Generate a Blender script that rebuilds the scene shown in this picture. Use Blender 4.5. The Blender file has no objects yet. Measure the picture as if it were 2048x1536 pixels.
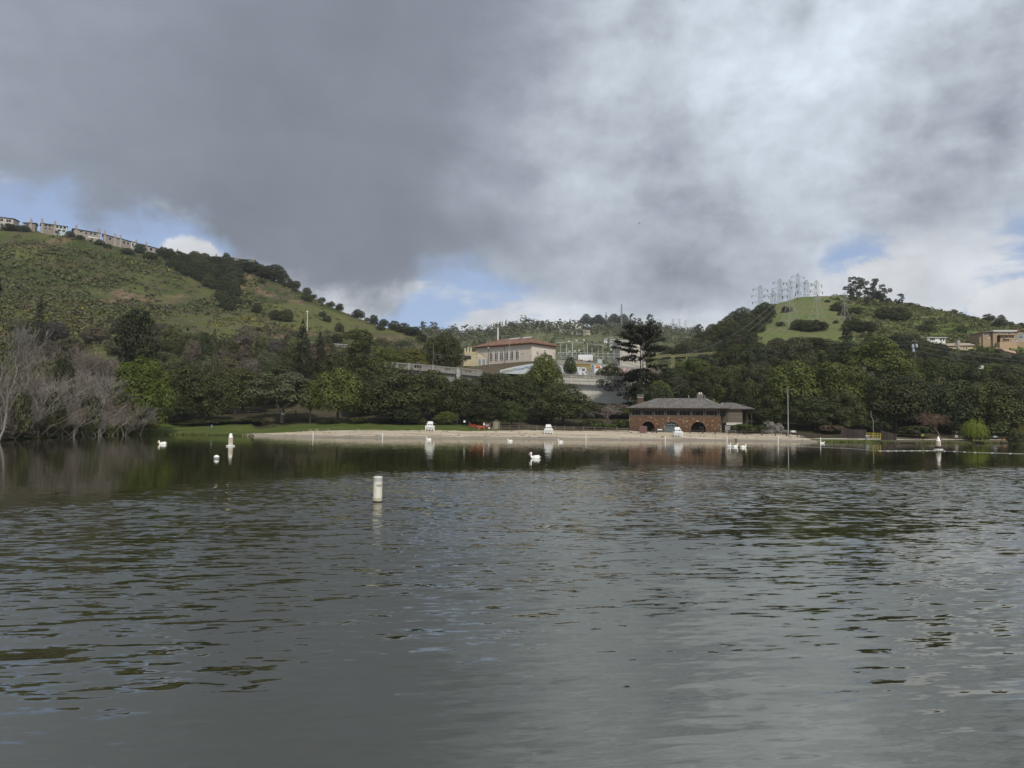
import bpy, math, random
import numpy as np
from mathutils import Vector, Matrix
from mathutils.bvhtree import BVHTree

SC = bpy.context.scene
COL = SC.collection
RAD = math.radians
F = 1500.0
CAM = Vector((0, 0, 3.5))
ROT = Matrix.Rotation(RAD(90 + 3.09), 3, 'X') @ Matrix.Rotation(RAD(0.6), 3, 'Z')

# ---------------------------------------------------------------- camera
cd = bpy.data.cameras.new('camera')
cam = bpy.data.objects.new('camera', cd)
COL.objects.link(cam)
cd.sensor_width = 36.0
cd.lens = F / 2048 * 36.0
cd.clip_start, cd.clip_end = 0.1, 20000
cam.matrix_world = Matrix.Translation(CAM) @ ROT.to_4x4()
SC.camera = cam


def ray(px, py):
    return ROT @ Vector(((px - 1024) / F, (768 - py) / F, -1.0))


def W(px, py, d):
    """point of the photo's pixel (px, py) at distance d along +Y"""
    r = ray(px, py)
    return CAM + r * (d / r.y)


def WZ(px, py, z=0.0):
    r = ray(px, py)
    return CAM + r * ((z - CAM.z) / r.z)


def azel(px, py):
    r = ray(px, py).normalized()
    return math.atan2(r.x, r.y), math.asin(r.z)


# ---------------------------------------------------------------- sun, sky, exposure
SUN_DIR = Vector((0.24, -0.66, 0.70)).normalized()
SC.view_settings.view_transform = 'Standard'
SC.view_settings.look = 'None'
SC.view_settings.exposure = 0.0
SC.view_settings.gamma = 1.0
SC.view_settings.use_curve_mapping = False
sl = bpy.data.lights.new('sun', 'SUN')
sl.energy = 3.1
sl.angle = RAD(4.0)
sl.color = (1.0, 0.95, 0.87)
so = bpy.data.objects.new('sun', sl)
so.rotation_euler = (-SUN_DIR).to_track_quat('-Z', 'Y').to_euler()
so.location = (0, 0, 300)
COL.objects.link(so)
SC.cycles.max_bounces = 6
SC.cycles.diffuse_bounces = 3
SC.cycles.glossy_bounces = 3
SC.cycles.transmission_bounces = 2
SC.cycles.transparent_max_bounces = 4
SC.cycles.volume_bounces = 0
SC.cycles.sample_clamp_indirect = 4.0
SC.cycles.use_denoising = True

world = bpy.data.worlds.new('World')
SC.world = world
world.use_nodes = True


class NG:
    """small helper to write node trees as expressions"""

    def __init__(self, tree):
        self.t = tree
        tree.nodes.clear()

    def n(self, kind, **kw):
        nd = self.t.nodes.new(kind)
        for k, v in kw.items():
            setattr(nd, k, v)
        return nd

    def put(self, sock, v):
        if v is None:
            return
        if hasattr(v, 'is_linked') or isinstance(v, bpy.types.NodeSocket):
            self.t.links.new(v, sock)
        else:
            if hasattr(sock.default_value, '__len__') and not hasattr(v, '__len__'):
                v = [v] * len(sock.default_value)
            if hasattr(v, '__len__') and len(sock.default_value) == 4 and len(v) == 3:
                v = list(v) + [1]
            sock.default_value = v

    def m(self, op, a, b=None, c=None, clamp=False):
        nd = self.n('ShaderNodeMath', operation=op, use_clamp=clamp)
        for i, v in enumerate((a, b, c)):
            self.put(nd.inputs[i], v)
        return nd.outputs[0]

    def v(self, op, a, b=None, scale=None):
        nd = self.n('ShaderNodeVectorMath', operation=op)
        self.put(nd.inputs[0], a)
        self.put(nd.inputs[1], b)
        if scale is not None:
            self.put(nd.inputs[3], scale)
        return nd.outputs[1] if op in ('LENGTH', 'DOT_PRODUCT', 'DISTANCE') else nd.outputs[0]

    def sep(self, v):
        nd = self.n('ShaderNodeSeparateXYZ')
        self.put(nd.inputs[0], v)
        return nd.outputs

    def comb(self, x, y, z):
        nd = self.n('ShaderNodeCombineXYZ')
        for i, q in enumerate((x, y, z)):
            self.put(nd.inputs[i], q)
        return nd.outputs[0]

    def noise(self, vec, scale, detail=4, rough=0.55, dist=0.0, color=False):
        nd = self.n('ShaderNodeTexNoise')
        self.put(nd.inputs['Vector'], vec)
        nd.inputs['Scale'].default_value = scale
        nd.inputs['Detail'].default_value = detail
        nd.inputs['Roughness'].default_value = rough
        nd.inputs['Distortion'].default_value = dist
        return nd.outputs['Color' if color else 'Fac']

    def ramp(self, fac, stops, interp='LINEAR'):
        nd = self.n('ShaderNodeValToRGB')
        cr = nd.color_ramp
        cr.interpolation = interp
        while len(cr.elements) < len(stops):
            cr.elements.new(0.5)
        for e, (p, c) in zip(cr.elements, stops):
            e.position = p
            e.color = (c, c, c, 1) if not hasattr(c, '__len__') else tuple(c) + (1,)
        self.put(nd.inputs[0], fac)
        return nd.outputs[0]

    def mix(self, fac, a, b):
        nd = self.n('ShaderNodeMix', data_type='RGBA')
        self.put(nd.inputs[0], fac)
        self.put(nd.inputs[6], a)
        self.put(nd.inputs[7], b)
        return nd.outputs[2]

    def fmix(self, fac, a, b):
        nd = self.n('ShaderNodeMix', data_type='FLOAT')
        self.put(nd.inputs[0], fac)
        self.put(nd.inputs[2], a)
        self.put(nd.inputs[3], b)
        return nd.outputs[0]

    def smooth(self, x, a, b):
        nd = self.n('ShaderNodeMapRange', interpolation_type='SMOOTHSTEP')
        self.put(nd.inputs[0], x)
        nd.inputs[1].default_value, nd.inputs[2].default_value = a, b
        return nd.outputs[0]

    def curve(self, x, pts, x0, x1, y0, y1):
        """piecewise linear curve through pts (x, y)"""
        nd = self.n('ShaderNodeFloatCurve')
        cv = nd.mapping.curves[0]
        pts = sorted(pts)
        q = [((x - x0) / (x1 - x0), (y - y0) / (y1 - y0)) for x, y in pts]
        while len(cv.points) < len(q):
            cv.points.new(0.5, 0.5)
        for p, (a, b) in zip(cv.points, q):
            p.location = (a, b)
            p.handle_type = 'AUTO_CLAMPED'
        nd.mapping.update()
        u = self.m('DIVIDE', self.m('SUBTRACT', x, x0), x1 - x0)
        self.put(nd.inputs['Value'], u)
        return self.m('MULTIPLY_ADD', nd.outputs[0], y1 - y0, y0)


def build_sky():
    g = NG(world.node_tree)
    tc = g.n('ShaderNodeTexCoord').outputs['Generated']
    d = g.v('NORMALIZE', tc)
    x, y, z = g.sep(d)
    az = g.m('ARCTAN2', x, y)
    el = g.m('ARCSINE', z)
    zz = g.m('ADD', g.m('MAXIMUM', z, 0.0), 0.16)
    P = g.comb(g.m('DIVIDE', x, zz), g.m('DIVIDE', y, zz), 0.0)
    sky = g.n('ShaderNodeTexSky', sky_type='NISHITA')
    sky.sun_disc = False
    sky.sun_elevation = math.asin(SUN_DIR.z)
    sky.sun_rotation = math.atan2(SUN_DIR.x, SUN_DIR.y)
    sky.altitude = 100
    sky.air_density, sky.dust_density, sky.ozone_density = 1.0, 0.6, 1.5
    blue = sky.outputs[0]
    big = g.noise(P, 0.9, 3, 0.5)
    mid = g.noise(P, 2.6, 6, 0.6, 0.3)
    fine = g.noise(g.v('ADD', P, (7.3, 2.1, 4.0)), 5.5, 6, 0.62, 0.4)
    bl1 = g.noise(g.v('MULTIPLY', g.v('ADD', d, (5.0, 2.0, 1.0)), (1.0, 1.0, 1.5)), 3.4, 9, 0.55, 0.18)
    bl2 = g.noise(g.v('MULTIPLY', g.v('ADD', d, (1.0, 7.0, 3.0)), (1.0, 1.0, 1.4)), 8.0, 9, 0.56, 0.12)
    fin = g.noise(d, 24.0, 6, 0.6, 0.3)
    angl = g.noise(g.v('ADD', d, (3.0, 1.0, 2.0)), 9.0, 7, 0.6, 0.25)
    ang2 = g.noise(g.v('MULTIPLY', d, (1.0, 1.0, 2.2)), 5.0, 6, 0.58, 0.2)
    wob = g.m('ADD', g.m('ADD', g.m('MULTIPLY', g.m('SUBTRACT', angl, 0.5), 0.11), g.m('MULTIPLY', g.m('SUBTRACT', fin, 0.5), 0.04)),
              g.m('MULTIPLY', g.m('SUBTRACT', ang2, 0.5), 0.10))

    def ae(pts, ends):
        q = [(azel(a, b)[0], azel(a, b)[1]) for a, b in pts]
        return q + ends

    # lower edge of the cloud deck, as elevation over azimuth
    edge = g.curve(az, ae([(0, 372), (150, 392), (300, 432), (450, 490), (560, 556), (680, 600), (800, 588),
                           (860, 545), (950, 552), (1050, 585), (1150, 618), (1300, 655), (1450, 655), (1560, 640),
                           (1625, 600), (1690, 480), (1850, 455), (2048, 440)],
                          [(-3.14, 0.06), (-2.2, 0.08), (-1.2, 0.30), (1.2, 0.26), (2.2, 0.08), (3.14, 0.06)]),
                   -math.pi, math.pi, 0.0, 0.7)
    over = g.m('ADD', g.m('SUBTRACT', el, edge), wob)
    deck = g.smooth(over, -0.03, 0.03)
    # brightness of the deck, high part and low part, along wavering bearings
    azw = g.m('ADD', az, g.m('MULTIPLY', g.m('SUBTRACT', big, 0.5), 0.30))
    azw = g.m('ADD', azw, g.m('MULTIPLY', g.m('SUBTRACT', ang2, 0.5), 0.26))
    azw = g.m('SUBTRACT', azw, g.m('MULTIPLY', g.m('SUBTRACT', g.m('MINIMUM', el, 0.7), 0.25), 0.30))
    hi = g.curve(azw, [(-3.14, .52), (-1.6, .46), (-0.75, .36), (-0.52, .30), (-0.3, .255), (-0.15, .27), (-.03, .37), (0.10, .56),
                       (0.22, .66), (0.36, .72), (0.5, .75), (0.62, .70), (1.2, .66), (2.2, .56), (3.14, .52)],
                 -math.pi, math.pi, 0.0, 1.0)
    lo = g.curve(azw, [(-3.14, .52), (-1.6, .46), (-0.75, .32), (-0.5, .27), (-0.3, .24), (-0.17, .235), (-0.06, .30), (0.04, .40),
                       (0.12, .46), (0.2, .46), (0.33, .45), (0.42, .44), (0.5, .36), (0.62, .34), (1.2, .48), (2.2, .52), (3.14, .52)],
                 -math.pi, math.pi, 0.0, 1.0)
    elw = g.m('ADD', el, g.m('MULTIPLY', g.m('SUBTRACT', mid, 0.5), 0.35))
    base = g.fmix(g.smooth(elw, 0.16, 0.48), lo, hi)
    top = g.smooth(el, 0.5, 1.0)
    base = g.fmix(top, base, 0.44)
    # texture of the deck, stronger where it is thin and bright
    tx = g.m('ADD', g.m('MULTIPLY', g.m('SUBTRACT', bl1, 0.5), 1.55), g.m('MULTIPLY', g.m('SUBTRACT', bl2, 0.5), 1.45))
    tx = g.m('ADD', tx, g.m('MULTIPLY', g.m('SUBTRACT', fin, 0.5), 0.55))
    amp = g.m('MULTIPLY_ADD', g.smooth(base, 0.27, 0.48), 0.60, 0.20)
    deckv = g.m('MULTIPLY', base, g.m('MULTIPLY_ADD', tx, amp, 1.0))
    # bright thin rim where the deck breaks up
    rim = g.m('MULTIPLY', g.smooth(over, 0.06, -0.02), g.smooth(az, -0.22, 0.0))
    deckv = g.m('MULTIPLY_ADD', g.m('MULTIPLY', rim, g.smooth(angl, 0.4, 0.62)), 0.26, deckv)
    deckv = g.m('MAXIMUM', g.m('MINIMUM', deckv, 0.92), 0.12)
    warm = g.mix(g.smooth(deckv, 0.2, 0.6), (0.875, 0.985, 1.20), (0.90, 1.0, 1.13))
    deckc = g.v('MULTIPLY', warm, g.comb(deckv, deckv, deckv))
    # low white clouds under the deck
    lowf = g.m('ADD', g.noise(g.v('MULTIPLY', d, (1.0, 1.0, 2.4)), 7.5, 7, 0.56, 0.15),
               g.m('MULTIPLY', g.smooth(el, 0.34, 0.08), 0.10))
    lowf = g.m('ADD', lowf, g.curve(az, [(-3.14, .0), (-.7, -.10), (-.45, -.12), (-.34, -.04), (-.25, .10), (-.17, .06), (-.12, -.09), (-.04, -.03),
                                         (.03, .05), (.12, .16), (.2, .12), (.3, .10), (.37, .10), (.43, .0), (.5, .07), (.6, .02), (3.14, 0)],
                                    -math.pi, math.pi, -0.3, 0.3))
    low = g.smooth(lowf, 0.50, 0.66)

    def puff(px, py, wx, wy):
        a0, e0 = azel(px, py)
        u = g.m('DIVIDE', g.m('SUBTRACT', az, a0), wx / F)
        w = g.m('DIVIDE', g.m('SUBTRACT', el, e0), wy / F)
        r = g.m('SQRT', g.m('ADD', g.m('MULTIPLY', u, u), g.m('MULTIPLY', w, w)))
        r = g.m('ADD', r, g.m('ADD', g.m('MULTIPLY', g.m('SUBTRACT', angl, 0.5), 2.2), g.m('MULTIPLY', g.m('SUBTRACT', fin, 0.5), 1.2)))
        return g.smooth(r, 1.0, 0.62)

    pf = puff(385, 520, 62, 36)
    pf = g.m('MAXIMUM', pf, puff(1790, 555, 95, 42))
    pf = g.m('MAXIMUM', pf, puff(1995, 610, 85, 44))
    low = g.m('MAXIMUM', g.m('MULTIPLY', low, 0.9), pf)
    lowv = g.m('MULTIPLY_ADD', g.m('SUBTRACT', bl2, 0.5), 0.8, 0.70)
    lowc = g.v('MULTIPLY', (0.97, 1.0, 1.04), g.comb(lowv, lowv, lowv))
    S = 0.1
    skyc = g.v('MULTIPLY', blue, (0.80 * S, 0.80 * S, 0.92 * S))
    pale = g.mix(0.55, skyc, (0.44, 0.56, 0.80))
    c = g.mix(low, pale, lowc)
    c = g.mix(deck, c, deckc)
    # the land's own tone below the horizon
    c = g.mix(g.smooth(el, -0.02, -0.12), c, (0.06, 0.065, 0.06))
    c = g.v('SCALE', c, scale=1 / S)
    bg = g.n('ShaderNodeBackground')
    g.put(bg.inputs[0], c)
    bg.inputs[1].default_value = S
    out = g.n('ShaderNodeOutputWorld')
    g.t.links.new(bg.outputs[0], out.inputs[0])


build_sky()

# ---------------------------------------------------------------- materials
_M = {}


def mat(name, color=(.5, .5, .5), rough=0.7, spec=0.3, noise=0.0, nscale=2.0, color2=None, metallic=0.0, emit=None, bump=0.0,
        island=0.0, objrand=0.0):
    """a plain procedural surface: base colour broken up by noise, by mesh island and by object"""
    if name in _M:
        return _M[name]
    m = bpy.data.materials.new(name)
    m.use_nodes = True
    g = NG(m.node_tree)
    bs = g.n('ShaderNodeBsdfPrincipled')
    out = g.n('ShaderNodeOutputMaterial')
    g.t.links.new(bs.outputs[0], out.inputs[0])
    bs.inputs['Roughness'].default_value = rough
    bs.inputs['Specular IOR Level'].default_value = spec
    bs.inputs['Metallic'].default_value = metallic
    c = tuple(color)
    c2 = color2 or tuple(min(1, q * 0.55) for q in color)
    src = c
    geo = g.n('ShaderNodeNewGeometry')
    if noise or color2:
        tc = g.n('ShaderNodeTexCoord').outputs['Object']
        nf = g.noise(tc, nscale, 6, 0.65)
        f = g.smooth(nf, 0.35, 0.68)
        f = g.m('MULTIPLY', f, noise or 1.0)
        src = g.mix(f, c, c2)
        if bump:
            b = g.n('ShaderNodeBump')
            b.inputs['Distance'].default_value = bump
            b.inputs['Strength'].default_value = 0.6
            g.put(b.inputs['Height'], nf)
            g.t.links.new(b.outputs[0], bs.inputs['Normal'])
    k = None
    if island:
        k = g.m('MULTIPLY_ADD', g.m('SUBTRACT', geo.outputs['Random Per Island'], 0.5), island * 2, 1.0)
    if objrand:
        oi = g.n('ShaderNodeObjectInfo').outputs['Random']
        q = g.m('MULTIPLY_ADD', g.m('SUBTRACT', oi, 0.5), objrand * 2, 1.0)
        k = q if k is None else g.m('MULTIPLY', k, q)
    if k is not None:
        src = g.v('MULTIPLY', src, g.comb(k, k, k))
    g.put(bs.inputs['Base Color'], src)
    _M[name] = m
    return m


def leafmat(name, dark, light, trans=0.25, objrand=0.34, spot=None, spotf=0.0):
    """foliage: each leaf clump gets its own tone between two real leaf colours"""
    if name in _M:
        return _M[name]
    m = bpy.data.materials.new(name)
    m.use_nodes = True
    g = NG(m.node_tree)
    geo = g.n('ShaderNodeNewGeometry')
    r = geo.outputs['Random Per Island']
    oi = g.n('ShaderNodeObjectInfo')
    tc = g.n('ShaderNodeTexCoord').outputs['Object']
    nf = g.noise(tc, 5.0, 3, 0.6)
    f = g.m('ADD', g.m('MULTIPLY', r, 0.25), g.m('MULTIPLY', g.smooth(nf, 0.3, 0.7), 0.75))
    c = g.mix(f, dark, light)
    if spot:
        c = g.mix(g.m('MULTIPLY', g.m('GREATER_THAN', g.m('FRACT', g.m('MULTIPLY', r, 37.7)), 1 - spotf), 1.0), c, spot)
    k = g.m('MULTIPLY_ADD', g.m('SUBTRACT', oi.outputs['Random'], 0.5), objrand * 2, 1.0)
    hue = g.m('FRACT', g.m('MULTIPLY', oi.outputs['Random'], 17.3))
    tint = g.mix(hue, (1.10, 1.0, 0.85), (0.92, 1.0, 1.12))
    c = g.v('MULTIPLY', c, tint)
    c = g.v('MULTIPLY', c, g.comb(k, k, k))
    bs = g.n('ShaderNodeBsdfPrincipled')
    g.put(bs.inputs['Base Color'], c)
    bs.inputs['Roughness'].default_value = 0.62
    bs.inputs['Specular IOR Level'].default_value = 0.22
    tr = g.n('ShaderNodeBsdfTranslucent')
    g.put(tr.inputs[0], g.v('MULTIPLY', c, (1.2, 1.25, 0.6)))
    mx = g.n('ShaderNodeMixShader')
    mx.inputs[0].default_value = trans
    g.t.links.new(bs.outputs[0], mx.inputs[1])
    g.t.links.new(tr.outputs[0], mx.inputs[2])
    out = g.n('ShaderNodeOutputMaterial')
    g.t.links.new(mx.outputs[0], out.inputs[0])
    _M[name] = m
    return m


# ---------------------------------------------------------------- mesh helpers
class MB:
    """collects simple shapes into one mesh"""

    def __init__(self):
        self.v, self.f, self.mi = [], [], []

    def add(self, vs, fs, mi=0):
        o = len(self.v)
        self.v += [tuple(q) for q in vs]
        self.f += [tuple(i + o for i in f) for f in fs]
        self.mi += [mi] * len(fs)
        return self

    def box(self, x0, x1, y0, y1, z0, z1, mi=0, m=None):
        vs = [(x, y, z) for z in (z0, z1) for y in (y0, y1) for x in (x0, x1)]
        if m is not None:
            vs = [tuple(m @ Vector(q)) for q in vs]
        return self.add(vs, [(0, 2, 3, 1), (4, 5, 7, 6), (0, 1, 5, 4), (2, 6, 7, 3), (0, 4, 6, 2), (1, 3, 7, 5)], mi)

    def bar(self, p, q, w, h=None, mi=0):
        """square bar between two points"""
        return self.tube([p, q], [w * .7071, (h or w) * .7071], 4, mi)

    def tube(self, pts, rad, n=6, mi=0, cap=True):
        pts = [Vector(p) for p in pts]
        if not hasattr(rad, '__len__'):
            rad = [rad] * len(pts)
        vs, fs = [], []
        up = None
        for i, p in enumerate(pts):
            a = pts[max(i - 1, 0)]
            b = pts[min(i + 1, len(pts) - 1)]
            t = (b - a)
            t = t.normalized() if t.length > 1e-9 else Vector((0, 0, 1))
            if up is None:
                up = Vector((0, 0, 1)) if abs(t.z) < 0.9 else Vector((0, 1, 0))
            s = t.cross(up)
            if s.length < 1e-6:
                s = t.cross(Vector((1, 0.3, 0)))
            s.normalize()
            u = s.cross(t)
            off = math.pi / n
            for k in range(n):
                an = 2 * math.pi * k / n + off
                vs.append(p + (s * math.cos(an) + u * math.sin(an)) * rad[i])
        for i in range(len(pts) - 1):
            for k in range(n):
                k2 = (k + 1) % n
                fs.append((i * n + k, i * n + k2, (i + 1) * n + k2, (i + 1) * n + k))
        if cap:
            fs.append(tuple(range(n))[::-1])
            fs.append(tuple(range((len(pts) - 1) * n, len(pts) * n)))
        return self.add(vs, fs, mi)

    def lathe(self, prof, n=16, mi=0, at=(0, 0, 0)):
        vs, fs = [], []
        for r, z in prof:
            for k in range(n):
                a = 2 * math.pi * k / n
                vs.append((at[0] + r * math.cos(a), at[1] + r * math.sin(a), at[2] + z))
        for i in range(len(prof) - 1):
            for k in range(n):
                k2 = (k + 1) % n
                fs.append((i * n + k, i * n + k2, (i + 1) * n + k2, (i + 1) * n + k))
        fs.append(tuple(range(n))[::-1])
        fs.append(tuple(range((len(prof) - 1) * n, len(prof) * n)))
        return self.add(vs, fs, mi)

    def poly(self, pts, mi=0):
        return self.add(pts, [tuple(range(len(pts)))], mi)

    def prism(self, pts2, y0, y1, mi=0):
        """polygon in XZ pushed from y0 to y1"""
        n = len(pts2)
        vs = [(x, y0, z) for x, z in pts2] + [(x, y1, z) for x, z in pts2]
        fs = [tuple(range(n)), tuple(range(n, 2 * n))[::-1]]
        fs += [(i, i + n, (i + 1) % n + n, (i + 1) % n) for i in range(n)]
        return self.add(vs, fs, mi)

    def mesh(self, name, mats, smooth=False):
        me = bpy.data.meshes.new(name)
        me.from_pydata(self.v, [], self.f)
        for q in (mats if isinstance(mats, (list, tuple)) else [mats]):
            me.materials.append(q)
        if any(self.mi):
            me.polygons.foreach_set('material_index', self.mi)
        if smooth:
            me.polygons.foreach_set('use_smooth', [True] * len(me.polygons))
        me.update()
        return me


def npmesh(name, V, Fq, material, smooth=False):
    V = np.asarray(V, np.float32)
    Fq = np.asarray(Fq, np.int32)
    me = bpy.data.meshes.new(name)
    k = Fq.shape[1]
    me.vertices.add(len(V))
    me.vertices.foreach_set('co', V.ravel())
    me.loops.add(Fq.size)
    me.loops.foreach_set('vertex_index', Fq.ravel())
    me.polygons.add(len(Fq))
    me.polygons.foreach_set('loop_start', np.arange(0, Fq.size, k, dtype=np.int32))
    me.polygons.foreach_set('loop_total', np.full(len(Fq), k, np.int32))
    if smooth:
        me.polygons.foreach_set('use_smooth', np.ones(len(Fq), bool))
    me.materials.append(material)
    me.update(calc_edges=True)
    me.validate()
    return me


def link(name, me, parent=None, loc=None, rotz=None, kind=None):
    o = bpy.data.objects.new(name, me)
    COL.objects.link(o)
    if parent is not None:
        o.parent = parent
    if loc is not None:
        o.location = loc
    if rotz is not None:
        o.rotation_euler = (0, 0, rotz)
    if kind:
        o['kind'] = kind
    return o


def tag(o, label, cat, group=None):
    o['label'] = label
    o['category'] = cat
    if group:
        o['group'] = group
    return o


def thing(name, label, cat, loc=(0, 0, 0), rotz=0.0, group=None):
    o = bpy.data.objects.new(name, None)
    COL.objects.link(o)
    o.empty_display_size = 0.3
    o.location = loc
    o.rotation_euler = (0, 0, rotz)
    return tag(o, label, cat, group)


def part(name, mb, m, parent, smooth=False, kind=None):
    return link(name, mb.mesh(name, m, smooth), parent, kind=kind)


def dup(o, loc=None, rotz=None, label=None, scale=None):
    def cp(a, par):
        c = a.copy()
        COL.objects.link(c)
        if par is not None:
            c.parent = par
        for ch in a.children:
            cp(ch, c)
        return c
    r = cp(o, None)
    if loc is not None:
        r.location = loc
    if rotz is not None:
        r.rotation_euler = (0, 0, rotz)
    if label:
        r['label'] = label
    if scale is not None:
        r.scale = scale if hasattr(scale, '__len__') else (scale,) * 3
    return r


ip = lambda x, pts: np.interp(x, [p[0] for p in pts], [p[1] for p in pts])
# ---------------------------------------------------------------- water and land
LAKE = [(-72, -60), (-73, 20), (-76, 60), (-80, 100), (-85, 125), (-89.6, 147), (-96, 168), (-96, 182), (-88, 192), (-74, 190), (-62, 181),
        (-45, 176), (-30, 175), (-10, 180), (0, 182), (20, 184), (40, 185), (57, 186), (75, 184), (98, 181), (112, 186), (125, 192),
        (136, 193), (150, 186), (158, 160), (156, 80), (150, -60)]


def vnoise(x, y, s, seed=0):
    """cheap smooth value noise for numpy arrays"""
    rs = np.random.RandomState(seed)
    T = rs.rand(256, 256)
    x = np.asarray(x) * s + 1000.3
    y = np.asarray(y) * s + 1000.7
    xi, yi = np.floor(x).astype(int), np.floor(y).astype(int)
    u, v = x - xi, y - yi
    u, v = u * u * (3 - 2 * u), v * v * (3 - 2 * v)
    g = lambda a, b: T[(xi + a) % 256, (yi + b) % 256]
    return (g(0, 0) * (1 - u) + g(1, 0) * u) * (1 - v) + (g(0, 1) * (1 - u) + g(1, 1) * u) * v


def fbm(x, y, s, seed=0, o=4):
    return sum(vnoise(x, y, s * 2 ** i, seed + i) / 2 ** i for i in range(o)) / sum(1 / 2 ** i for i in range(o))


def lake_sd(X, Y):
    """signed distance to the shoreline, positive on land"""
    P = np.array(LAKE)
    Q = np.roll(P, -1, 0)
    dmin = np.full(X.shape, 1e9)
    ins = np.zeros(X.shape, bool)
    for (ax, ay), (bx, by) in zip(P, Q):
        ex, ey = bx - ax, by - ay
        t = np.clip(((X - ax) * ex + (Y - ay) * ey) / (ex * ex + ey * ey), 0, 1)
        dmin = np.minimum(dmin, np.hypot(X - ax - t * ex, Y - ay - t * ey))
        c = (ay > Y) != (by > Y)
        xi = ax + (Y - ay) / np.where(by == ay, 1e-9, by - ay) * ex
        ins ^= c & (X < xi)
    return np.where(ins, -dmin, dmin)


def land_z(X, Y, sd):
    beach = np.interp(X, [-64, -52, 72, 80], [0, 1, 1, 0])
    left = np.interp(X, [-78, -66], [1, 0])
    right = np.interp(X, [72, 82], [0, 1])
    zb = np.interp(sd, [-40, 0, 19, 24, 45, 60, 90], [-3, 0, 1.9, 2.2, 4.2, 7.5, 14])
    zl = np.interp(sd, [-40, 0, 0.7, 12, 30, 60, 90], [-3, -0.15, .45, 1.6, 4, 8, 14])
    zr = np.interp(sd, [-40, 0, 0.8, 8, 20, 40, 80], [-3, -0.1, .40, .75, 1.6, 5, 14])
    z = zb * beach + np.where(left > 0.5, zl, zr) * (1 - beach)
    z = z + (fbm(X, Y, 0.12, 5) - 0.5) * np.clip(sd * 0.03, 0, 0.8)
    far = np.clip((sd - 60) / 300, 0, 1)
    z = np.where((Y > 150), z, np.minimum(z, 9))
    return z - far * 10


def ground_axis(lo, hi, fine_lo, fine_hi, st):
    a = np.arange(fine_lo, fine_hi + st, st)
    b, s = [], st
    p = a[-1]
    while p < hi:
        s *= 1.35
        p += s
        b.append(p)
    c, s = [], st
    p = a[0]
    while p > lo:
        s *= 1.35
        p -= s
        c.append(p)
    return np.array(c[::-1] + list(a) + b)


TERR = []          # (verts, faces) of everything that carries trees and things


def grid_faces(nx, ny):
    i = np.arange(nx * ny).reshape(ny, nx)
    return np.stack([i[:-1, :-1], i[:-1, 1:], i[1:, 1:], i[1:, :-1]], -1).reshape(-1, 4)


def soil_material(name, a, b, c, s1=0.25, s2=2.0, fine=14.0, stripes=False):
    m = bpy.data.materials.new(name)
    m.use_nodes = True
    g = NG(m.node_tree)
    p = g.n('ShaderNodeNewGeometry').outputs['Position']
    q = g.v('MULTIPLY', p, (1, 1.6, 1)) if not stripes else g.v('MULTIPLY', p, (0.35, 1.8, 1))
    n1 = g.noise(q, s1, 5, 0.6)
    n2 = g.noise(q, s2, 5, 0.65)
    n3 = g.noise(p, fine, 3, 0.6)
    col = g.mix(g.smooth(n1, 0.38, 0.64), a, b)
    col = g.mix(g.m('MULTIPLY', g.smooth(n2, 0.52, 0.7), 0.75), col, c)
    col = g.mix(g.m('MULTIPLY', g.smooth(n3, 0.45, 0.75), 0.35), col, g.v('SCALE', col, scale=0.55))
    bs = g.n('ShaderNodeBsdfPrincipled')
    g.put(bs.inputs['Base Color'], col)
    bs.inputs['Roughness'].default_value = 0.9
    bs.inputs['Specular IOR Level'].default_value = 0.12
    b_ = g.n('ShaderNodeBump')
    b_.inputs['Distance'].default_value = 0.15
    g.put(b_.inputs['Height'], n2)
    g.t.links.new(b_.outputs[0], bs.inputs['Normal'])
    out = g.n('ShaderNodeOutputMaterial')
    g.t.links.new(bs.outputs[0], out.inputs[0])
    return m


M_SAND = soil_material('sand', (0.50, 0.43, 0.325), (0.35, 0.29, 0.215), (0.60, 0.53, 0.41), 0.22, 0.9, 6.0, True)
M_WET = soil_material('wet_sand', (0.29, 0.25, 0.20), (0.22, 0.19, 0.15), (0.36, 0.31, 0.25), 0.2, 0.9, 9.0, True)
M_LAWN = soil_material('lawn', (0.060, 0.086, 0.017), (0.090, 0.112, 0.028), (0.115, 0.105, 0.045), 0.09, 0.7, 7.0)
M_SOIL = soil_material('soil', (0.05, 0.045, 0.025), (0.075, 0.06, 0.035), (0.04, 0.055, 0.02), 0.12, 0.6, 5.0)
M_PATH = soil_material('path_gravel', (0.46, 0.42, 0.36), (0.40, 0.36, 0.31), (0.5, 0.46, 0.40), 0.3, 1.5, 9.0)
M_BANK = soil_material('bank', (0.13, 0.10, 0.065), (0.09, 0.08, 0.045), (0.10, 0.12, 0.05), 0.3, 1.2, 8.0)


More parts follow.
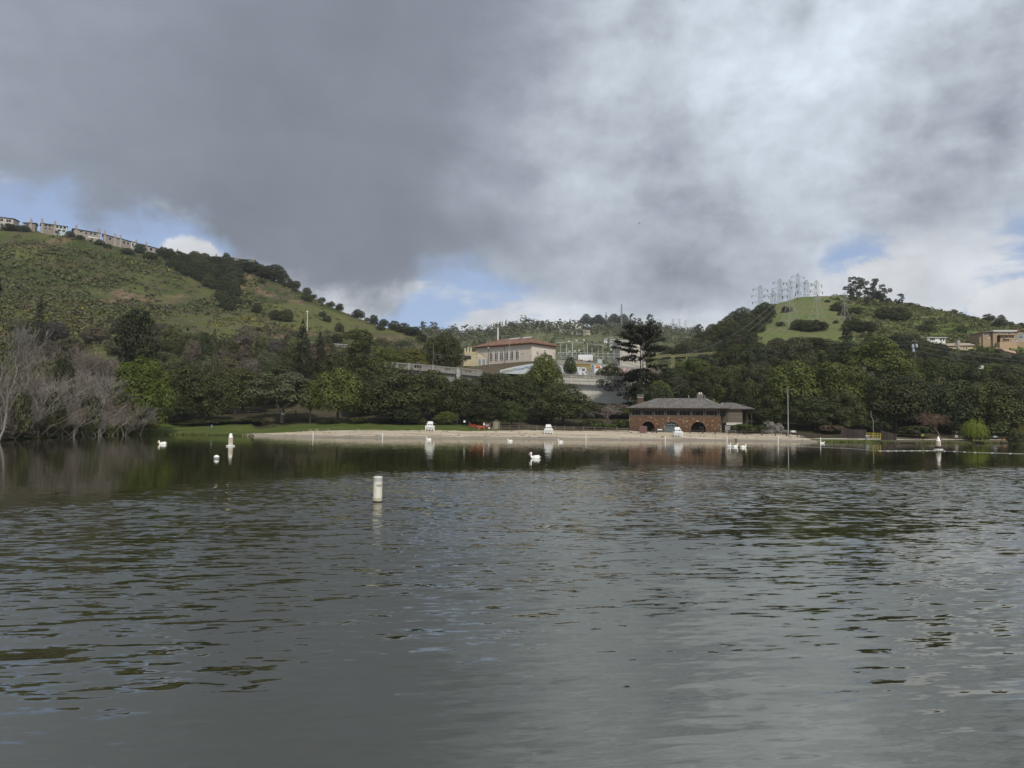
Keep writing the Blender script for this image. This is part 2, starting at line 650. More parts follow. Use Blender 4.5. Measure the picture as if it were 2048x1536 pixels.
def build_ground():
    xs = ground_axis(-1150, 1150, -130, 175, 1.3)
    ys = ground_axis(-95, 1450, 110, 262, 1.2)
    X, Y = np.meshgrid(xs, ys)
    sd = lake_sd(X, Y)
    Z = land_z(X, Y, sd)
    V = np.stack([X, Y, Z], -1).reshape(-1, 3)
    Fq = grid_faces(len(xs), len(ys))
    TERR.append((V, Fq))
    C = V[Fq].mean(1)
    s = lake_sd(C[:, 0], C[:, 1])
    wob = (fbm(C[:, 0], C[:, 1], 0.15, 9) - 0.5)
    cx = C[:, 0]
    btop = np.interp(cx, [-64, -58, -50, -40, 0, 30, 74], [5, 9, 14, 16, 19, 20, 17])
    onb = (cx > -66 + wob * 3) & (cx < 76 + wob * 6) & (C[:, 1] > 150)
    wet = onb & (s > -9) & (s < 4.2 + wob * 5)
    sand = onb & ~wet & (s >= 3) & (s < btop + wob * 1.5)
    # lawn behind the left part of the beach, the left bank, and the strip on the right
    lawn = (s > 0) & ~sand & ~wet & (((cx > -110) & (cx < -4 + wob * 6) & (s < np.interp(cx, [-70, -55], [19, 37]) + wob * 10 - 8 * (cx > -12)) & (C[:, 1] > 172)) |
                                     ((cx > 72) & (cx < 94 + wob * 3) & (s < 5.5) & (C[:, 1] > 150)))
    path = (cx > 72) & (cx < 175) & (s > 6.2 + 1.2 * np.clip((cx - 92) / 20, 0, 1)) & (s < 9.6) & (C[:, 1] > 150)
    bank = (cx > 92) & (cx < 170) & (s > -2) & ~path & (s < 14) & (C[:, 1] > 150)
    left = np.ones(len(C), bool)
    for nm, k, mt in (('path', path, M_PATH), ('sand_beach', sand, M_SAND), ('wet_beach', wet, M_WET), ('lawn', lawn, M_LAWN), ('shore_bank', bank, M_BANK), ('ground', left.copy(), M_SOIL)):
        k = k & left
        left &= ~k
        ff = Fq[k]
        u, inv = np.unique(ff, return_inverse=True)
        link(nm, npmesh(nm, V[u], inv.reshape(-1, 4), mt, True), kind='structure')


build_ground()


def water_material():
    m = bpy.data.materials.new('lake_water')
    m.use_nodes = True
    g = NG(m.node_tree)
    p = g.n('ShaderNodeNewGeometry').outputs['Position']
    x, y, z = g.sep(p)
    # where the breeze ruffles the lake: border of the calm zone under the far shore
    left = g.m('MAXIMUM', g.m('SUBTRACT', g.m('MULTIPLY', x, -1.0), 8.0), 0.0)
    border = g.m('MULTIPLY_ADD', x, 0.32, 47.0)
    border = g.m('SUBTRACT', border, g.m('MULTIPLY', g.m('MULTIPLY', left, left), 0.13))
    border = g.m('MAXIMUM', border, 21.0)
    big = g.noise(g.v('MULTIPLY', p, (0.02, 0.05, 0)), 1.0, 3, 0.5)
    border = g.m('ADD', border, g.m('MULTIPLY', g.m('SUBTRACT', big, 0.5), 16.0))
    far = g.smooth(g.m('SUBTRACT', y, border), -9.0, 20.0)            # 1 in the calm far water
    near = g.smooth(y, 17.0, 8.5)                                    # 1 in the quiet water at the front
    patch = g.smooth(g.noise(g.v('MULTIPLY', p, (0.05, 0.09, 0)), 1.0, 3, 0.5), 0.36, 0.62)
    # slopes of three wave sizes, crests running mostly along x
    rot = g.n('ShaderNodeVectorRotate', rotation_type='Z_AXIS')
    g.put(rot.inputs['Vector'], p)
    rot.inputs['Angle'].default_value = RAD(-9)
    q = rot.outputs[0]

    def slopes(sx, sy, det, dist=0.0, ofs=0.0):
        c = g.noise(g.v('ADD', g.v('MULTIPLY', q, (sx, sy, 0)), (ofs, ofs * .7, 0)), 1.0, det, 0.5, dist, color=True)
        return g.v('SUBTRACT', c, (0.5, 0.5, 0.5))
    s1 = slopes(0.32, 1.3, 2, 0.3, 3.0)
    s2 = slopes(1.1, 4.8, 2, 0.25, 11.0)
    s3 = slopes(3.2, 9.5, 2, 0.1, 23.0)
    s4 = slopes(1.9, 1.7, 2, 0.2, 37.0)
    mid = g.m('MULTIPLY', g.m('SUBTRACT', 1.0, far), g.m('SUBTRACT', 1.0, g.m('MULTIPLY', near, 0.92)))
    mid = g.m('MULTIPLY', mid, g.m('MULTIPLY_ADD', patch, 0.55, 0.45))
    u, w = g.m('DIVIDE', g.m('SUBTRACT', x, 10.0), 6.5), g.m('DIVIDE', g.m('SUBTRACT', y, 27.0), 9.0)
    lull = g.m('POWER', 2.718, g.m('MULTIPLY', g.m('ADD', g.m('MULTIPLY', u, u), g.m('MULTIPLY', w, w)), -1.0))     # a lull in the breeze
    mid = g.m('MULTIPLY', mid, g.m('MULTIPLY_ADD', lull, -0.72, 1.0))
    open_ = g.m('MULTIPLY', mid, g.smooth(y, 15.0, 34.0))
    a1 = g.m('MULTIPLY', g.m('SUBTRACT', 1.0, far), 0.16)
    a1 = g.m('MULTIPLY_ADD', far, 0.012, a1)
    a2 = g.m('MULTIPLY_ADD', mid, 0.62, g.m('MULTIPLY_ADD', near, 0.22, 0.032))
    a3 = g.m('MULTIPLY_ADD', mid, 0.40, g.m('MULTIPLY_ADD', near, 0.08, 0.032))
    a4 = g.m('MULTIPLY_ADD', open_, 0.62, 0.012)
    tot = g.v('ADD', g.v('SCALE', s4, scale=a4), g.v('SCALE', s1, scale=a1))
    tot = g.v('ADD', tot, g.v('ADD', g.v('SCALE', s2, scale=a2), g.v('SCALE', s3, scale=a3)))
    tx, ty, tz = g.sep(tot)
    ty = g.m('SUBTRACT', ty, g.m('MULTIPLY', mid, 0.06))       # seen at a low angle, the wave faces turned to the viewer show most
    nrm = g.v('NORMALIZE', g.comb(g.m('MULTIPLY', tx, 0.55), ty, 1.0))
    bs = g.n('ShaderNodeBsdfPrincipled')
    n1 = g.noise(g.v('MULTIPLY', p, (0.03, 0.05, 0)), 1.0, 3, 0.5)
    g.put(bs.inputs['Base Color'], g.mix(n1, (0.012, 0.012, 0.003), (0.016, 0.016, 0.005)))
    bs.inputs['Roughness'].default_value = 0.035
    bs.inputs['IOR'].default_value = 3.3
    bs.inputs['Specular IOR Level'].default_value = 0.5
    bs.inputs['Specular Tint'].default_value = (1.0, 0.985, 0.86, 1)
    g.put(bs.inputs['Normal'], nrm)
    out = g.n('ShaderNodeOutputMaterial')
    g.t.links.new(bs.outputs[0], out.inputs[0])
    return m


def build_water():
    mb = MB()
    mb.poly([(-110, -58, 0), (170, -58, 0), (170, 205, 0), (-110, 205, 0)])
    link('lake_water', mb.mesh('lake_water', water_material()), kind='structure')


build_water()


def shore_bits():
    """litter and drift lines on the sand, and grass along the waterline"""
    rs = np.random.RandomState(6)
    n = 1100
    x = rs.uniform(-58, 76, n)
    y = rs.uniform(176, 206, n)
    s = lake_sd(x, y)
    k = (s > 2.0) & (s < 18) & (fbm(x * .3, y, .55, 61) > rs.uniform(.40, .62, n))
    x, y, s = x[k], y[k], s[k]
    z = land_z(x, y, s) + .03
    L, w, a = rs.uniform(.10, .55, len(x)), rs.uniform(.05, .13, len(x)), rs.normal(0, .35, len(x))
    dx, dy = np.cos(a) * L, np.sin(a) * L
    P = np.stack([x, y, z], 1)
    D, E = np.stack([dx, dy, 0 * x], 1), np.stack([-np.sin(a) * w, np.cos(a) * w, w * .7], 1)
    V = np.stack([P - D, P - E, P + D, P + E + np.array([0, 0, .05])], 1).reshape(-1, 3)
    o = link('drift_litter', npmesh('drift_litter', V, np.arange(len(V)).reshape(-1, 4), mat('litter', (.22, .175, .125), .95, .1, island=.7)), kind='stuff')
    tag(o, 'dark drift litter scattered in lines over the sand', 'litter')
    pts = []
    for (ax, ay), (bx, by) in zip(LAKE, LAKE[1:]):
        if max(ay, by) > 120 and (max(ax, bx) < -60 or min(ax, bx) > 70):
            m = int(math.hypot(bx - ax, by - ay) * 26)
            t = rs.rand(m)
            pts.append(np.stack([ax + (bx - ax) * t, ay + (by - ay) * t + rs.normal(.2, .35, m)], 1))
    P2 = np.concatenate(pts)
    h = rs.uniform(.08, .34, len(P2))
    zz = np.maximum(land_z(P2[:, 0], P2[:, 1], lake_sd(P2[:, 0], P2[:, 1])), -.05)
    B = np.stack([P2[:, 0], P2[:, 1], zz], 1)
    lean = rs.normal(0, .12, (len(P2), 2))
    wd = np.stack([rs.uniform(.04, .12, len(P2)), 0 * h, 0 * h], 1)
    T = B + np.stack([lean[:, 0], lean[:, 1], h], 1)
    V = np.stack([B - wd, B + wd, T + wd * .3, T - wd * .3], 1).reshape(-1, 3)
    o = link('shore_grass', npmesh('shore_grass', V, np.arange(len(V)).reshape(-1, 4), mat('shore_grass', (.060, .066, .020), .9, .1, island=.6)), kind='stuff')
    tag(o, 'ragged grass and reeds along the waterline', 'grass')


shore_bits()

# ---------------------------------------------------------------- hills


def hill_material(name, cols, dry, scar=0.0, sc=1.0):
    m = bpy.data.materials.new(name)
    m.use_nodes = True
    g = NG(m.node_tree)
    p = g.n('ShaderNodeNewGeometry').outputs['Position']
    n1 = g.noise(p, 0.012 * sc, 4, 0.55, 0.4)
    n2 = g.noise(p, 0.06 * sc, 5, 0.65)
    n3 = g.noise(p, 0.35 * sc, 5, 0.7)
    c = g.mix(g.smooth(n1, 0.40, 0.60), cols[0], cols[1])
    c = g.mix(g.m('MULTIPLY', g.smooth(n2, 0.46, 0.66), 0.8), c, cols[2])
    c = g.mix(g.m('MULTIPLY', g.smooth(n3, 0.5, 0.72), 0.6), c, g.v('SCALE', c, scale=0.5))
    if scar:
        s = g.m('MULTIPLY', g.smooth(g.noise(g.v('MULTIPLY', p, (1.0, 0.5, 1.0)), 0.022, 5, 0.62, 0.6), 0.55, 0.66), scar)
        c = g.mix(s, c, g.mix(g.smooth(n3, 0.4, 0.65), dry, (0.22, 0.16, 0.11)))
    bs = g.n('ShaderNodeBsdfPrincipled')
    g.put(bs.inputs['Base Color'], c)
    bs.inputs['Roughness'].default_value = 0.95
    bs.inputs['Specular IOR Level'].default_value = 0.08
    b_ = g.n('ShaderNodeBump')
    b_.inputs['Distance'].default_value = 1.0
    b_.inputs['Strength'].default_value = 0.7
    g.put(b_.inputs['Height'], g.m('ADD', n3, n2))
    g.t.links.new(b_.outputs[0], bs.inputs['Normal'])
    out = g.n('ShaderNodeOutputMaterial')
    g.t.links.new(bs.outputs[0], out.inputs[0])
    return m


LOFT = {}


def loft(name, pxs, rows, seg, material, amp=2.0, seed=1, back=(160, 45)):
    """a hill as a sheet through rows of (distance curve, pixel-height curve), foot first, plus its far side"""
    R = []
    for dpts, ypts in rows:
        R.append(np.array([W(p, float(ip(p, ypts)), float(ip(p, dpts)))[:] for p in pxs]))
    sk = R[0].copy()
    sk[:, 2] -= 12
    sk[:, 1] -= 2
    R.insert(0, sk)
    last = R[-1].copy()
    last[:, 1] += back[0]
    last[:, 0] *= (R[-1][:, 1] + back[0]) / R[-1][:, 1]
    last[:, 2] -= back[1]
    R.append(last)
    seg = [2] + list(seg) + [8]
    pts = []
    for i in range(len(R) - 1):
        for k in range(seg[i]):
            t = k / seg[i]
            pts.append(R[i] * (1 - t) + R[i + 1] * t)
    pts.append(R[-1])
    V = np.array(pts)
    ny, nx = V.shape[:2]
    # round off the fold lines a little
    for _ in range(2):
        Z = V[:, :, 2].copy()
        Z[1:-1] = (V[:-2, :, 2] + 2 * V[1:-1, :, 2] + V[2:, :, 2]) / 4
        V[:, :, 2] = Z
    V[:, :, 2] += (fbm(V[:, :, 0], V[:, :, 1], 0.02, seed) - 0.5) * amp * 2 + (fbm(V[:, :, 0], V[:, :, 1], 0.09, seed + 7) - 0.5) * amp * 0.5
    Vf = V.reshape(-1, 3)
    Fq = grid_faces(nx, ny)
    TERR.append((Vf, Fq))
    LOFT[name] = (V, len(TERR) - 1)
    return link(name, npmesh(name, Vf, Fq, material, True), kind='structure')


M_LHILL = hill_material('left_hill_grass', ((0.050, 0.064, 0.022), (0.105, 0.112, 0.036), (0.100, 0.080, 0.052)), (0.135, 0.085, 0.055), 0.95)
M_RHILL = hill_material('right_hill_grass', ((0.096, 0.145, 0.036), (0.125, 0.140, 0.052), (0.165, 0.145, 0.078)), (0.2, 0.15, 0.1), 0.2)
M_FHILL = hill_material('far_hill_grass', ((0.09, 0.105, 0.045), (0.12, 0.13, 0.06), (0.15, 0.14, 0.08)), (0.2, 0.15, 0.1), 0.0, 0.6)
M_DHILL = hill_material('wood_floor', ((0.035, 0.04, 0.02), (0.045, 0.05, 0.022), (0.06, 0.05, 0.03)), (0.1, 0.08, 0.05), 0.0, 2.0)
M_EMB = hill_material('embankment_soil', ((0.085, 0.085, 0.04), (0.12, 0.095, 0.065), (0.10, 0.075, 0.05)), (0.2, 0.15, 0.1), 0.3, 3.0)

PX = list(np.arange(-420, 2520, 12.0))
sub = lambda a, b: [p for p in PX if a <= p <= b]
L_RIDGE = [(-420, 392), (0, 450), (60, 457), (135, 465), (200, 478), (270, 497), (330, 508), (400, 518), (450, 522), (510, 533), (560, 562), (600, 580),
           (640, 602), (700, 626), (760, 648), (830, 672), (900, 705), (960, 735)]
loft('left_hill', sub(-420, 960),
     [([(0, 262)], [(-420, 800), (960, 800)]),
      ([(-420, 300), (0, 330), (960, 390)], [(-420, 680), (0, 700), (350, 690), (700, 694), (960, 745)]),
      ([(-420, 420), (400, 500), (960, 440)], [(-420, 540), (0, 570), (200, 590), (400, 622), (560, 652), (700, 672), (960, 742)]),
      ([(-420, 520), (0, 560), (300, 600), (500, 640), (700, 590), (960, 470)], L_RIDGE)],
     (16, 20, 26), M_LHILL, 3.0, 3)
R_RIDGE = [(1240, 735), (1320, 708), (1380, 684), (1430, 655), (1480, 634), (1530, 612), (1560, 602), (1600, 590), (1640, 587), (1680, 588), (1720, 592), (1760, 598),
           (1800, 606), (1850, 614), (1920, 627), (1980, 641), (2048, 652), (2520, 690)]
loft('right_hill', sub(1240, 2520),
     [([(0, 318)], [(1240, 770), (1500, 745), (1800, 740), (2520, 735)]),
      ([(1240, 380), (1600, 400), (2520, 370)], [(1240, 752), (1400, 712), (1480, 674), (1560, 668), (1680, 668), (1800, 676), (2048, 690), (2520, 705)]),
      ([(1240, 520), (1600, 560), (2048, 520), (2520, 500)], R_RIDGE)],
     (16, 30), M_RHILL, 2.0, 11)
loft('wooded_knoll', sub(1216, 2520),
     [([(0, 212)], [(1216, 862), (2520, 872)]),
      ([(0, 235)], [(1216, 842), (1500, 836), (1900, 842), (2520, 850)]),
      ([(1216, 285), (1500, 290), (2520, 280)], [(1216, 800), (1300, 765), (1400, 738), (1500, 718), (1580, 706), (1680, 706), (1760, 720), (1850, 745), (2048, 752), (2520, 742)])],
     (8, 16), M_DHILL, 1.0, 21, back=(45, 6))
loft('far_hill', sub(640, 1700),
     [([(0, 560)], [(640, 735), (1700, 735)]),
      ([(0, 800)], [(640, 720), (900, 705), (1700, 690)]),
      ([(640, 1250), (1000, 1050), (1180, 1150), (1700, 1300)],
       [(640, 650), (700, 668), (780, 668), (830, 664), (880, 662), (960, 664), (1000, 652), (1060, 648), (1110, 655), (1140, 656), (1180, 654), (1230, 652), (1280, 652), (1330, 662), (1370, 668), (1430, 672), (1700, 660)])],
     (8, 26), M_FHILL, 5.0, 31, back=(400, 90))
loft('embankment', sub(676, 1468),
     [([(0, 262)], [(676, 790), (940, 795), (1120, 802), (1260, 808), (1468, 800)]),
      ([(0, 298)], [(676, 755), (740, 745), (930, 748), (1050, 738), (1120, 752), (1300, 758), (1468, 760)]),
      ([(0, 318)], [(676, 740), (900, 740), (940, 733), (980, 729), (1060, 722), (1130, 724), (1300, 742), (1468, 745)]),
      ([(0, 400)], [(676, 745), (940, 730), (1060, 722), (1200, 726), (1468, 742)])],
     (8, 6, 10), M_EMB, 0.5, 41, back=(160, 25))

BVHS = []
for V_, F_ in TERR:
    BVHS.append(BVHTree.FromPolygons([tuple(q) for q in V_.tolist()], [tuple(q) for q in F_.tolist()]))


def drop(x, y, which=None):
    """height of the highest land at (x, y)"""
    best = -5.0
    for i, b in enumerate(BVHS):
        if which is not None and i not in which:
            continue
        h = b.ray_cast(Vector((x, y, 900)), Vector((0, 0, -1)))
        if h[0] is not None:
            best = max(best, h[0].z)
    return best


def G(px, py, which=None):
    """first land the photo's pixel looks at"""
    r = ray(px, py).normalized()
    best, bd = None, 1e9
    for i, b in enumerate(BVHS):
        if which is not None and i not in which:
            continue
        h = b.ray_cast(CAM, r)
        if h[0] is not None and h[3] < bd:
            best, bd = h[0], h[3]
    return best


def GS(px, py, which=None):
    """like G, but steps down the picture until land is met"""
    for k in range(60):
        p = G(px, py + k, which)
        if p is not None:
            return p
    return W(px, py, 600)


def pxm(p):
    """metres per photo pixel at a point"""
    return p.y / F


# highway cut across the left hillside
def build_highway():
    mb = MB()
    pts = []
    for px in range(330, 724, 6):
        q = G(px, float(ip(px, [(330, 690), (450, 686), (560, 687), (640, 690), (724, 696)])), [LOFT['left_hill'][1]])
        if q is not None:
            pts.append(q)
    for a, b in zip(pts[:-1], pts[1:]):
        za, zb = a.z + .35, b.z + .35
        mb.add([(a.x, a.y - 1.0, za), (b.x, b.y - 1.0, zb), (b.x, b.y + 7, zb + .15), (a.x, a.y + 7, za + .15),
                (a.x, a.y - 1.0, za - 2.2), (b.x, b.y - 1.0, zb - 2.2)],
               [(0, 1, 2, 3), (4, 5, 1, 0)])
    link('road', mb.mesh('road', mat('asphalt_bench', (0.20, 0.19, 0.175), noise=0.6, nscale=0.3, color2=(0.24, 0.17, 0.11))), kind='structure')
    t = thing('guard_rail', 'pale grey guard rail along the road cut across the left hillside', 'guard rail', tuple(pts[0]))
    o = pts[0]
    r = MB()
    for a, b in zip(pts[:-1], pts[1:]):
        r.bar(Vector((a.x, a.y - .8, a.z + 1.05)) - o, Vector((b.x, b.y - .8, b.z + 1.05)) - o, .34)
    part('rail', r, mat('galvanised', (0.42, 0.42, 0.41), 0.5, noise=.5, nscale=.2), t)
    pm = MB().box(-.1, .1, -.1, .1, 0, 1.0).mesh('post', mat('rail_post', (0.25, 0.22, 0.19)))
    for a in pts[::1]:
        c = link('post', pm, t)
        c.location = Vector((a.x, a.y - .72, a.z + .3)) - o


build_highway()
# ---------------------------------------------------------------- trees
RS = np.random.RandomState


def unit(n, rs):
    v = rs.normal(size=(n, 3))
    return v / np.linalg.norm(v, axis=1, keepdims=True)


def leaf_faces(P, N, size, rs, asp=0.72):
    """one small diamond-shaped leaf clump per point, facing roughly along N"""
    n = len(P)
    N = N / np.maximum(np.linalg.norm(N, axis=1, keepdims=True), 1e-9)
    t = np.cross(N, unit(n, rs))
    t /= np.maximum(np.linalg.norm(t, axis=1, keepdims=True), 1e-9)
    b = np.cross(N, t)
    s = (np.asarray(size) * rs.uniform(0.65, 1.35, n))[:, None]
    V = np.stack([P + t * s, P + b * s * asp + N * s * .25, P - t * s, P - b * s * asp + N * s * .25], 1).reshape(-1, 3)
    return V, np.arange(4 * n).reshape(n, 4)


def lobes_crown(name, C, R, n, leaf, seed, m, up=0.32, jit=0.34, low=-0.6):
    """leaf clumps over the shells of overlapping lobes (centres C, radii R (k,3))"""
    rs = RS(seed)
    C, R = np.asarray(C, float), np.asarray(R, float)
    if R.ndim == 1:
        R = np.repeat(R[:, None], 3, 1) * np.array([1, 1, .82])
    w = (R[:, 0] * R[:, 2])
    idx = rs.choice(len(C), n, p=w / w.sum())
    d = unit(n, rs)
    d[:, 2] = np.where(d[:, 2] < low, -d[:, 2], d[:, 2])
    rad = rs.uniform(0.72, 1.06, n)[:, None]
    P = C[idx] + d * R[idx] * rad
    # keep few of the leaves that sit deep inside other lobes
    q = ((P[:, None, :] - C[None]) / R[None])
    dd = np.sqrt((q ** 2).sum(2))
    deep = (dd < 0.66).any(1)
    keep = ~deep | (rs.rand(n) < 0.12)
    P, d = P[keep], d[keep]
    N = d + unit(len(P), rs) * jit + np.array([0, 0, up])
    V, Fq = leaf_faces(P, N, leaf, rs)
    return npmesh(name, V, Fq, m)


def dome(seed, k, lobe, z0, z1, r=0.5, low=-0.25, fill=6, taper=0.0):
    """lobe centres over an uneven dome; unit width and unit height"""
    rs = RS(seed)
    zc, hz = z0 + (z1 - z0) * 0.42, (z1 - z0)
    C, R = [], []
    i = 0
    while len(C) < k and i < 4000:
        i += 1
        d = unit(1, rs)[0]
        if d[2] < low:
            continue
        lr = rs.uniform(*lobe)
        sc = rs.uniform(0.86, 1.08)
        zz = d[2]
        wid = (1 - taper * max(0, zz)) * (r - lr * .85)
        c = np.array([d[0] * wid * sc, d[1] * wid * sc, zc + zz * ((hz * .58 if zz > 0 else hz * .42) - lr * .75) * sc])
        if C and min(np.linalg.norm(c - q) for q in C) < lr * 0.75:
            continue
        C.append(c)
        R.append(lr)
    for _ in range(fill):
        d = unit(1, rs)[0] * rs.uniform(0, .5)
        C.append(np.array([d[0] * r * .7, d[1] * r * .7, zc + d[2] * hz * .4]))
        R.append(lobe[1] * .95)
    return C, R


def conifer_crown(name, n_br, prof, z0, z1, leaf, seed, m, droop=0.25, width=0.3, per=26, upsweep=0.0):
    rs = RS(seed)
    Ps, Ns = [], []
    for i in range(n_br):
        t = rs.rand() ** 0.85
        z = z0 + (z1 - z0) * t
        L = prof(t) * rs.uniform(0.7, 1.08)
        a = rs.uniform(0, 2 * math.pi)
        k = max(5, int(per * L / 0.3))
        s = rs.uniform(0.12, 1.0, k)
        side = rs.normal(size=k) * width * L * (0.25 + s * .75) * .5
        x = math.cos(a) * L * s - math.sin(a) * side
        y = math.sin(a) * L * s + math.cos(a) * side
        zz = z - droop * L * s ** 1.6 + upsweep * L * s ** 2 + rs.normal(size=k) * leaf * .7
        Ps.append(np.stack([x, y, zz], 1))
        nn = unit(k, rs) * .7 + np.array([math.cos(a) * .35, math.sin(a) * .35, .8])
        Ns.append(nn)
    P, N = np.concatenate(Ps), np.concatenate(Ns)
    V, Fq = leaf_faces(P, N, leaf, rs, .55)
    return npmesh(name, V, Fq, m)


def limbs(seed, h0, tips, r0, wob=0.03, fork=0.25, n=6):
    """a trunk and limbs reaching to given tips, unit tree"""
    rs = random.Random(seed)
    mb = MB()
    top = Vector((rs.uniform(-.02, .02), rs.uniform(-.02, .02), h0))
    mb.tube([(0, 0, -0.06), (0, 0, .015), (top.x * .5, top.y * .5, h0 * .5), top], [r0 * 1.5, r0 * 1.1, r0 * .9, r0 * .8], n)
    for tp in tips:
        tp = Vector(tp)
        a = Vector((top.x * .8, top.y * .8, h0 * rs.uniform(.8, 1.0)))
        mid = a.lerp(tp, .5) + Vector((rs.uniform(-wob, wob), rs.uniform(-wob, wob), rs.uniform(0, wob * 1.5)))
        mb.tube([a, mid, tp], [r0 * .62, r0 * .42, r0 * .12], 5, cap=False)
    return mb


BARK = mat('bark', (0.085, 0.068, 0.052), 0.95, .1, noise=.8, nscale=6, objrand=.25)
BARK_PALE = mat('pale_bark', (0.24, 0.21, 0.18), 0.9, .1, noise=.7, nscale=5, objrand=.2)
TWIG_B = mat('brown_twigs', (0.165, 0.140, 0.115), 0.95, .1, island=.6, objrand=.25)
TWIG = mat('twigs', (0.20, 0.182, 0.164), 0.95, .1, island=.6, objrand=.25)
TWIG_RED = mat('red_twigs', (0.165, 0.105, 0.082), 0.95, .1, island=.3, objrand=.15)

LM = dict(
    oak=leafmat('oak_leaves', (0.028, 0.034, 0.010), (0.072, 0.080, 0.026), .1),
    olive=leafmat('olive_leaves', (0.060, 0.064, 0.031), (0.120, 0.120, 0.062), .12),
    green=leafmat('green_leaves', (0.046, 0.062, 0.014), (0.105, 0.125, 0.032), .15),
    bright=leafmat('bright_leaves', (0.064, 0.094, 0.015), (0.138, 0.172, 0.034), .3, .08),
    yellow=leafmat('yellow_leaves', (0.085, 0.098, 0.022), (0.18, 0.178, 0.05), .3, .1),
    pine=leafmat('pine_needles', (0.013, 0.018, 0.007), (0.036, 0.043, 0.016), .12),
    redwood=leafmat('redwood_needles', (0.019, 0.021, 0.011), (0.042, 0.041, 0.020), .12, .08),
    euc=leafmat('eucalyptus_leaves', (0.050, 0.058, 0.036), (0.100, 0.108, 0.070)),
    willow=leafmat('willow_leaves', (0.14, 0.19, 0.035), (0.25, 0.31, 0.07), .35, .08),
    scrub=leafmat('scrub_leaves', (0.050, 0.060, 0.024), (0.128, 0.136, 0.058), .2, .25),
    gorse=leafmat('gorse_leaves', (0.060, 0.066, 0.022), (0.125, 0.122, 0.036), .2, .15, (0.32, 0.26, 0.02), .22),
    brush=leafmat('dry_brush', (0.066, 0.057, 0.042), (0.145, 0.122, 0.092), .15, .25),
    pink=leafmat('blossom_twigs', (0.17, 0.135, 0.125), (0.30, 0.25, 0.24), .2, .1),
    russet=leafmat('russet_twigs', (0.13, 0.065, 0.03), (0.22, 0.12, 0.06), .2, .1),
)

CR = {}
oak_specs = [(11, 24, (.13, .21), .10), (12, 28, (.12, .20), .06), (13, 22, (.15, .23), .14), (14, 30, (.11, .19), .04), (15, 26, (.13, .2), .02)]
CR['oak'] = []
for i, (s, k, lb, z0) in enumerate(oak_specs):
    C, R = dome(s, k + 10, lb, z0 - .06, 1.0, low=-.85)
    CR['oak'].append(lobes_crown('round_crown', C, R, 15000, .0165, s, LM['oak']))
CR['tall'] = []
for s in (21, 22, 23):
    C, R = dome(s, 26, (.14, .24), .10, 1.0, taper=.35)
    CR['tall'].append(lobes_crown('tall_crown', C, R, 11000, .019, s, LM['oak']))
CR['flat'] = []
for s in (31, 32):
    C, R = dome(s, 40, (.10, .17), .16, 1.0, low=-.45, fill=3)
    CR['flat'].append(lobes_crown('spreading_crown', C, R, 11000, .016, s, LM['olive'], low=-.3))
CR['bush'] = []
for s in (41, 42, 43):
    C, R = dome(s, 16, (.17, .27), -.05, 1.0, low=-.1, fill=3)
    CR['bush'].append(lobes_crown('bush_crown', C, R, 1500, .045, s, LM['oak']))
CR['fir'] = [conifer_crown('fir_crown', 150, lambda t: .5 * (1 - t) ** .75 + .03, .06, 1.0, .018, s, LM['pine'], .28) for s in (51, 52)]
CR['pine'] = []
for s in (61, 62):
    rs = RS(s)
    C, R = [], []
    for i in range(34):
        t = rs.rand()
        z = .12 + .80 * t
        rr = (.40 * (1 - t) ** .6 + .06) * rs.uniform(.55, 1.1)
        a = rs.uniform(0, 6.28)
        C.append((math.cos(a) * rr, math.sin(a) * rr, z))
        R.append(rs.uniform(.085, .15))
    C.append((0, 0, .93)); R.append(.07)
    for z in (.25, .4, .55, .7):
        C.append((0, 0, z)); R.append(.17 * (1.1 - z) + .05)
    R3 = np.array(R)[:, None] * np.array([1.15, 1.15, .55])
    CR['pine'].append(lobes_crown('pine_crown', C, R3, 7500, .016, s, LM['pine'], jit=.9))
CR['cypress'] = []
rs = RS(71)
C = [(rs.normal() * .10 * (1 - t * .6), rs.normal() * .10 * (1 - t * .6), .03 + .93 * t) for t in np.linspace(0, 1, 40)]
R3 = np.array([(.34 * (1 - t) ** .8 + .10, .34 * (1 - t) ** .8 + .10, .055) for t in np.linspace(0, 1, 40)])
CR['cypress'].append(lobes_crown('narrow_crown', C, R3, 3500, .03, 71, LM['olive'], jit=.8))
CR['euc'] = []
for s in (81, 82, 83):
    rs = RS(s)
    C, R = [], []
    for i in range(24):
        t = rs.rand()
        z = .22 + .70 * t
        rr = rs.uniform(.08, .40) * (1 - .45 * abs(t - .45))
        a = rs.uniform(0, 6.28)
        C.append((math.cos(a) * rr, math.sin(a) * rr, z))
        R.append(rs.uniform(.065, .125))
    CR['euc'].append(lobes_crown('airy_crown', C, np.array(R)[:, None] * np.array([1.1, 1.1, .7]), 3600, .019, s, LM['euc'], jit=1.0))


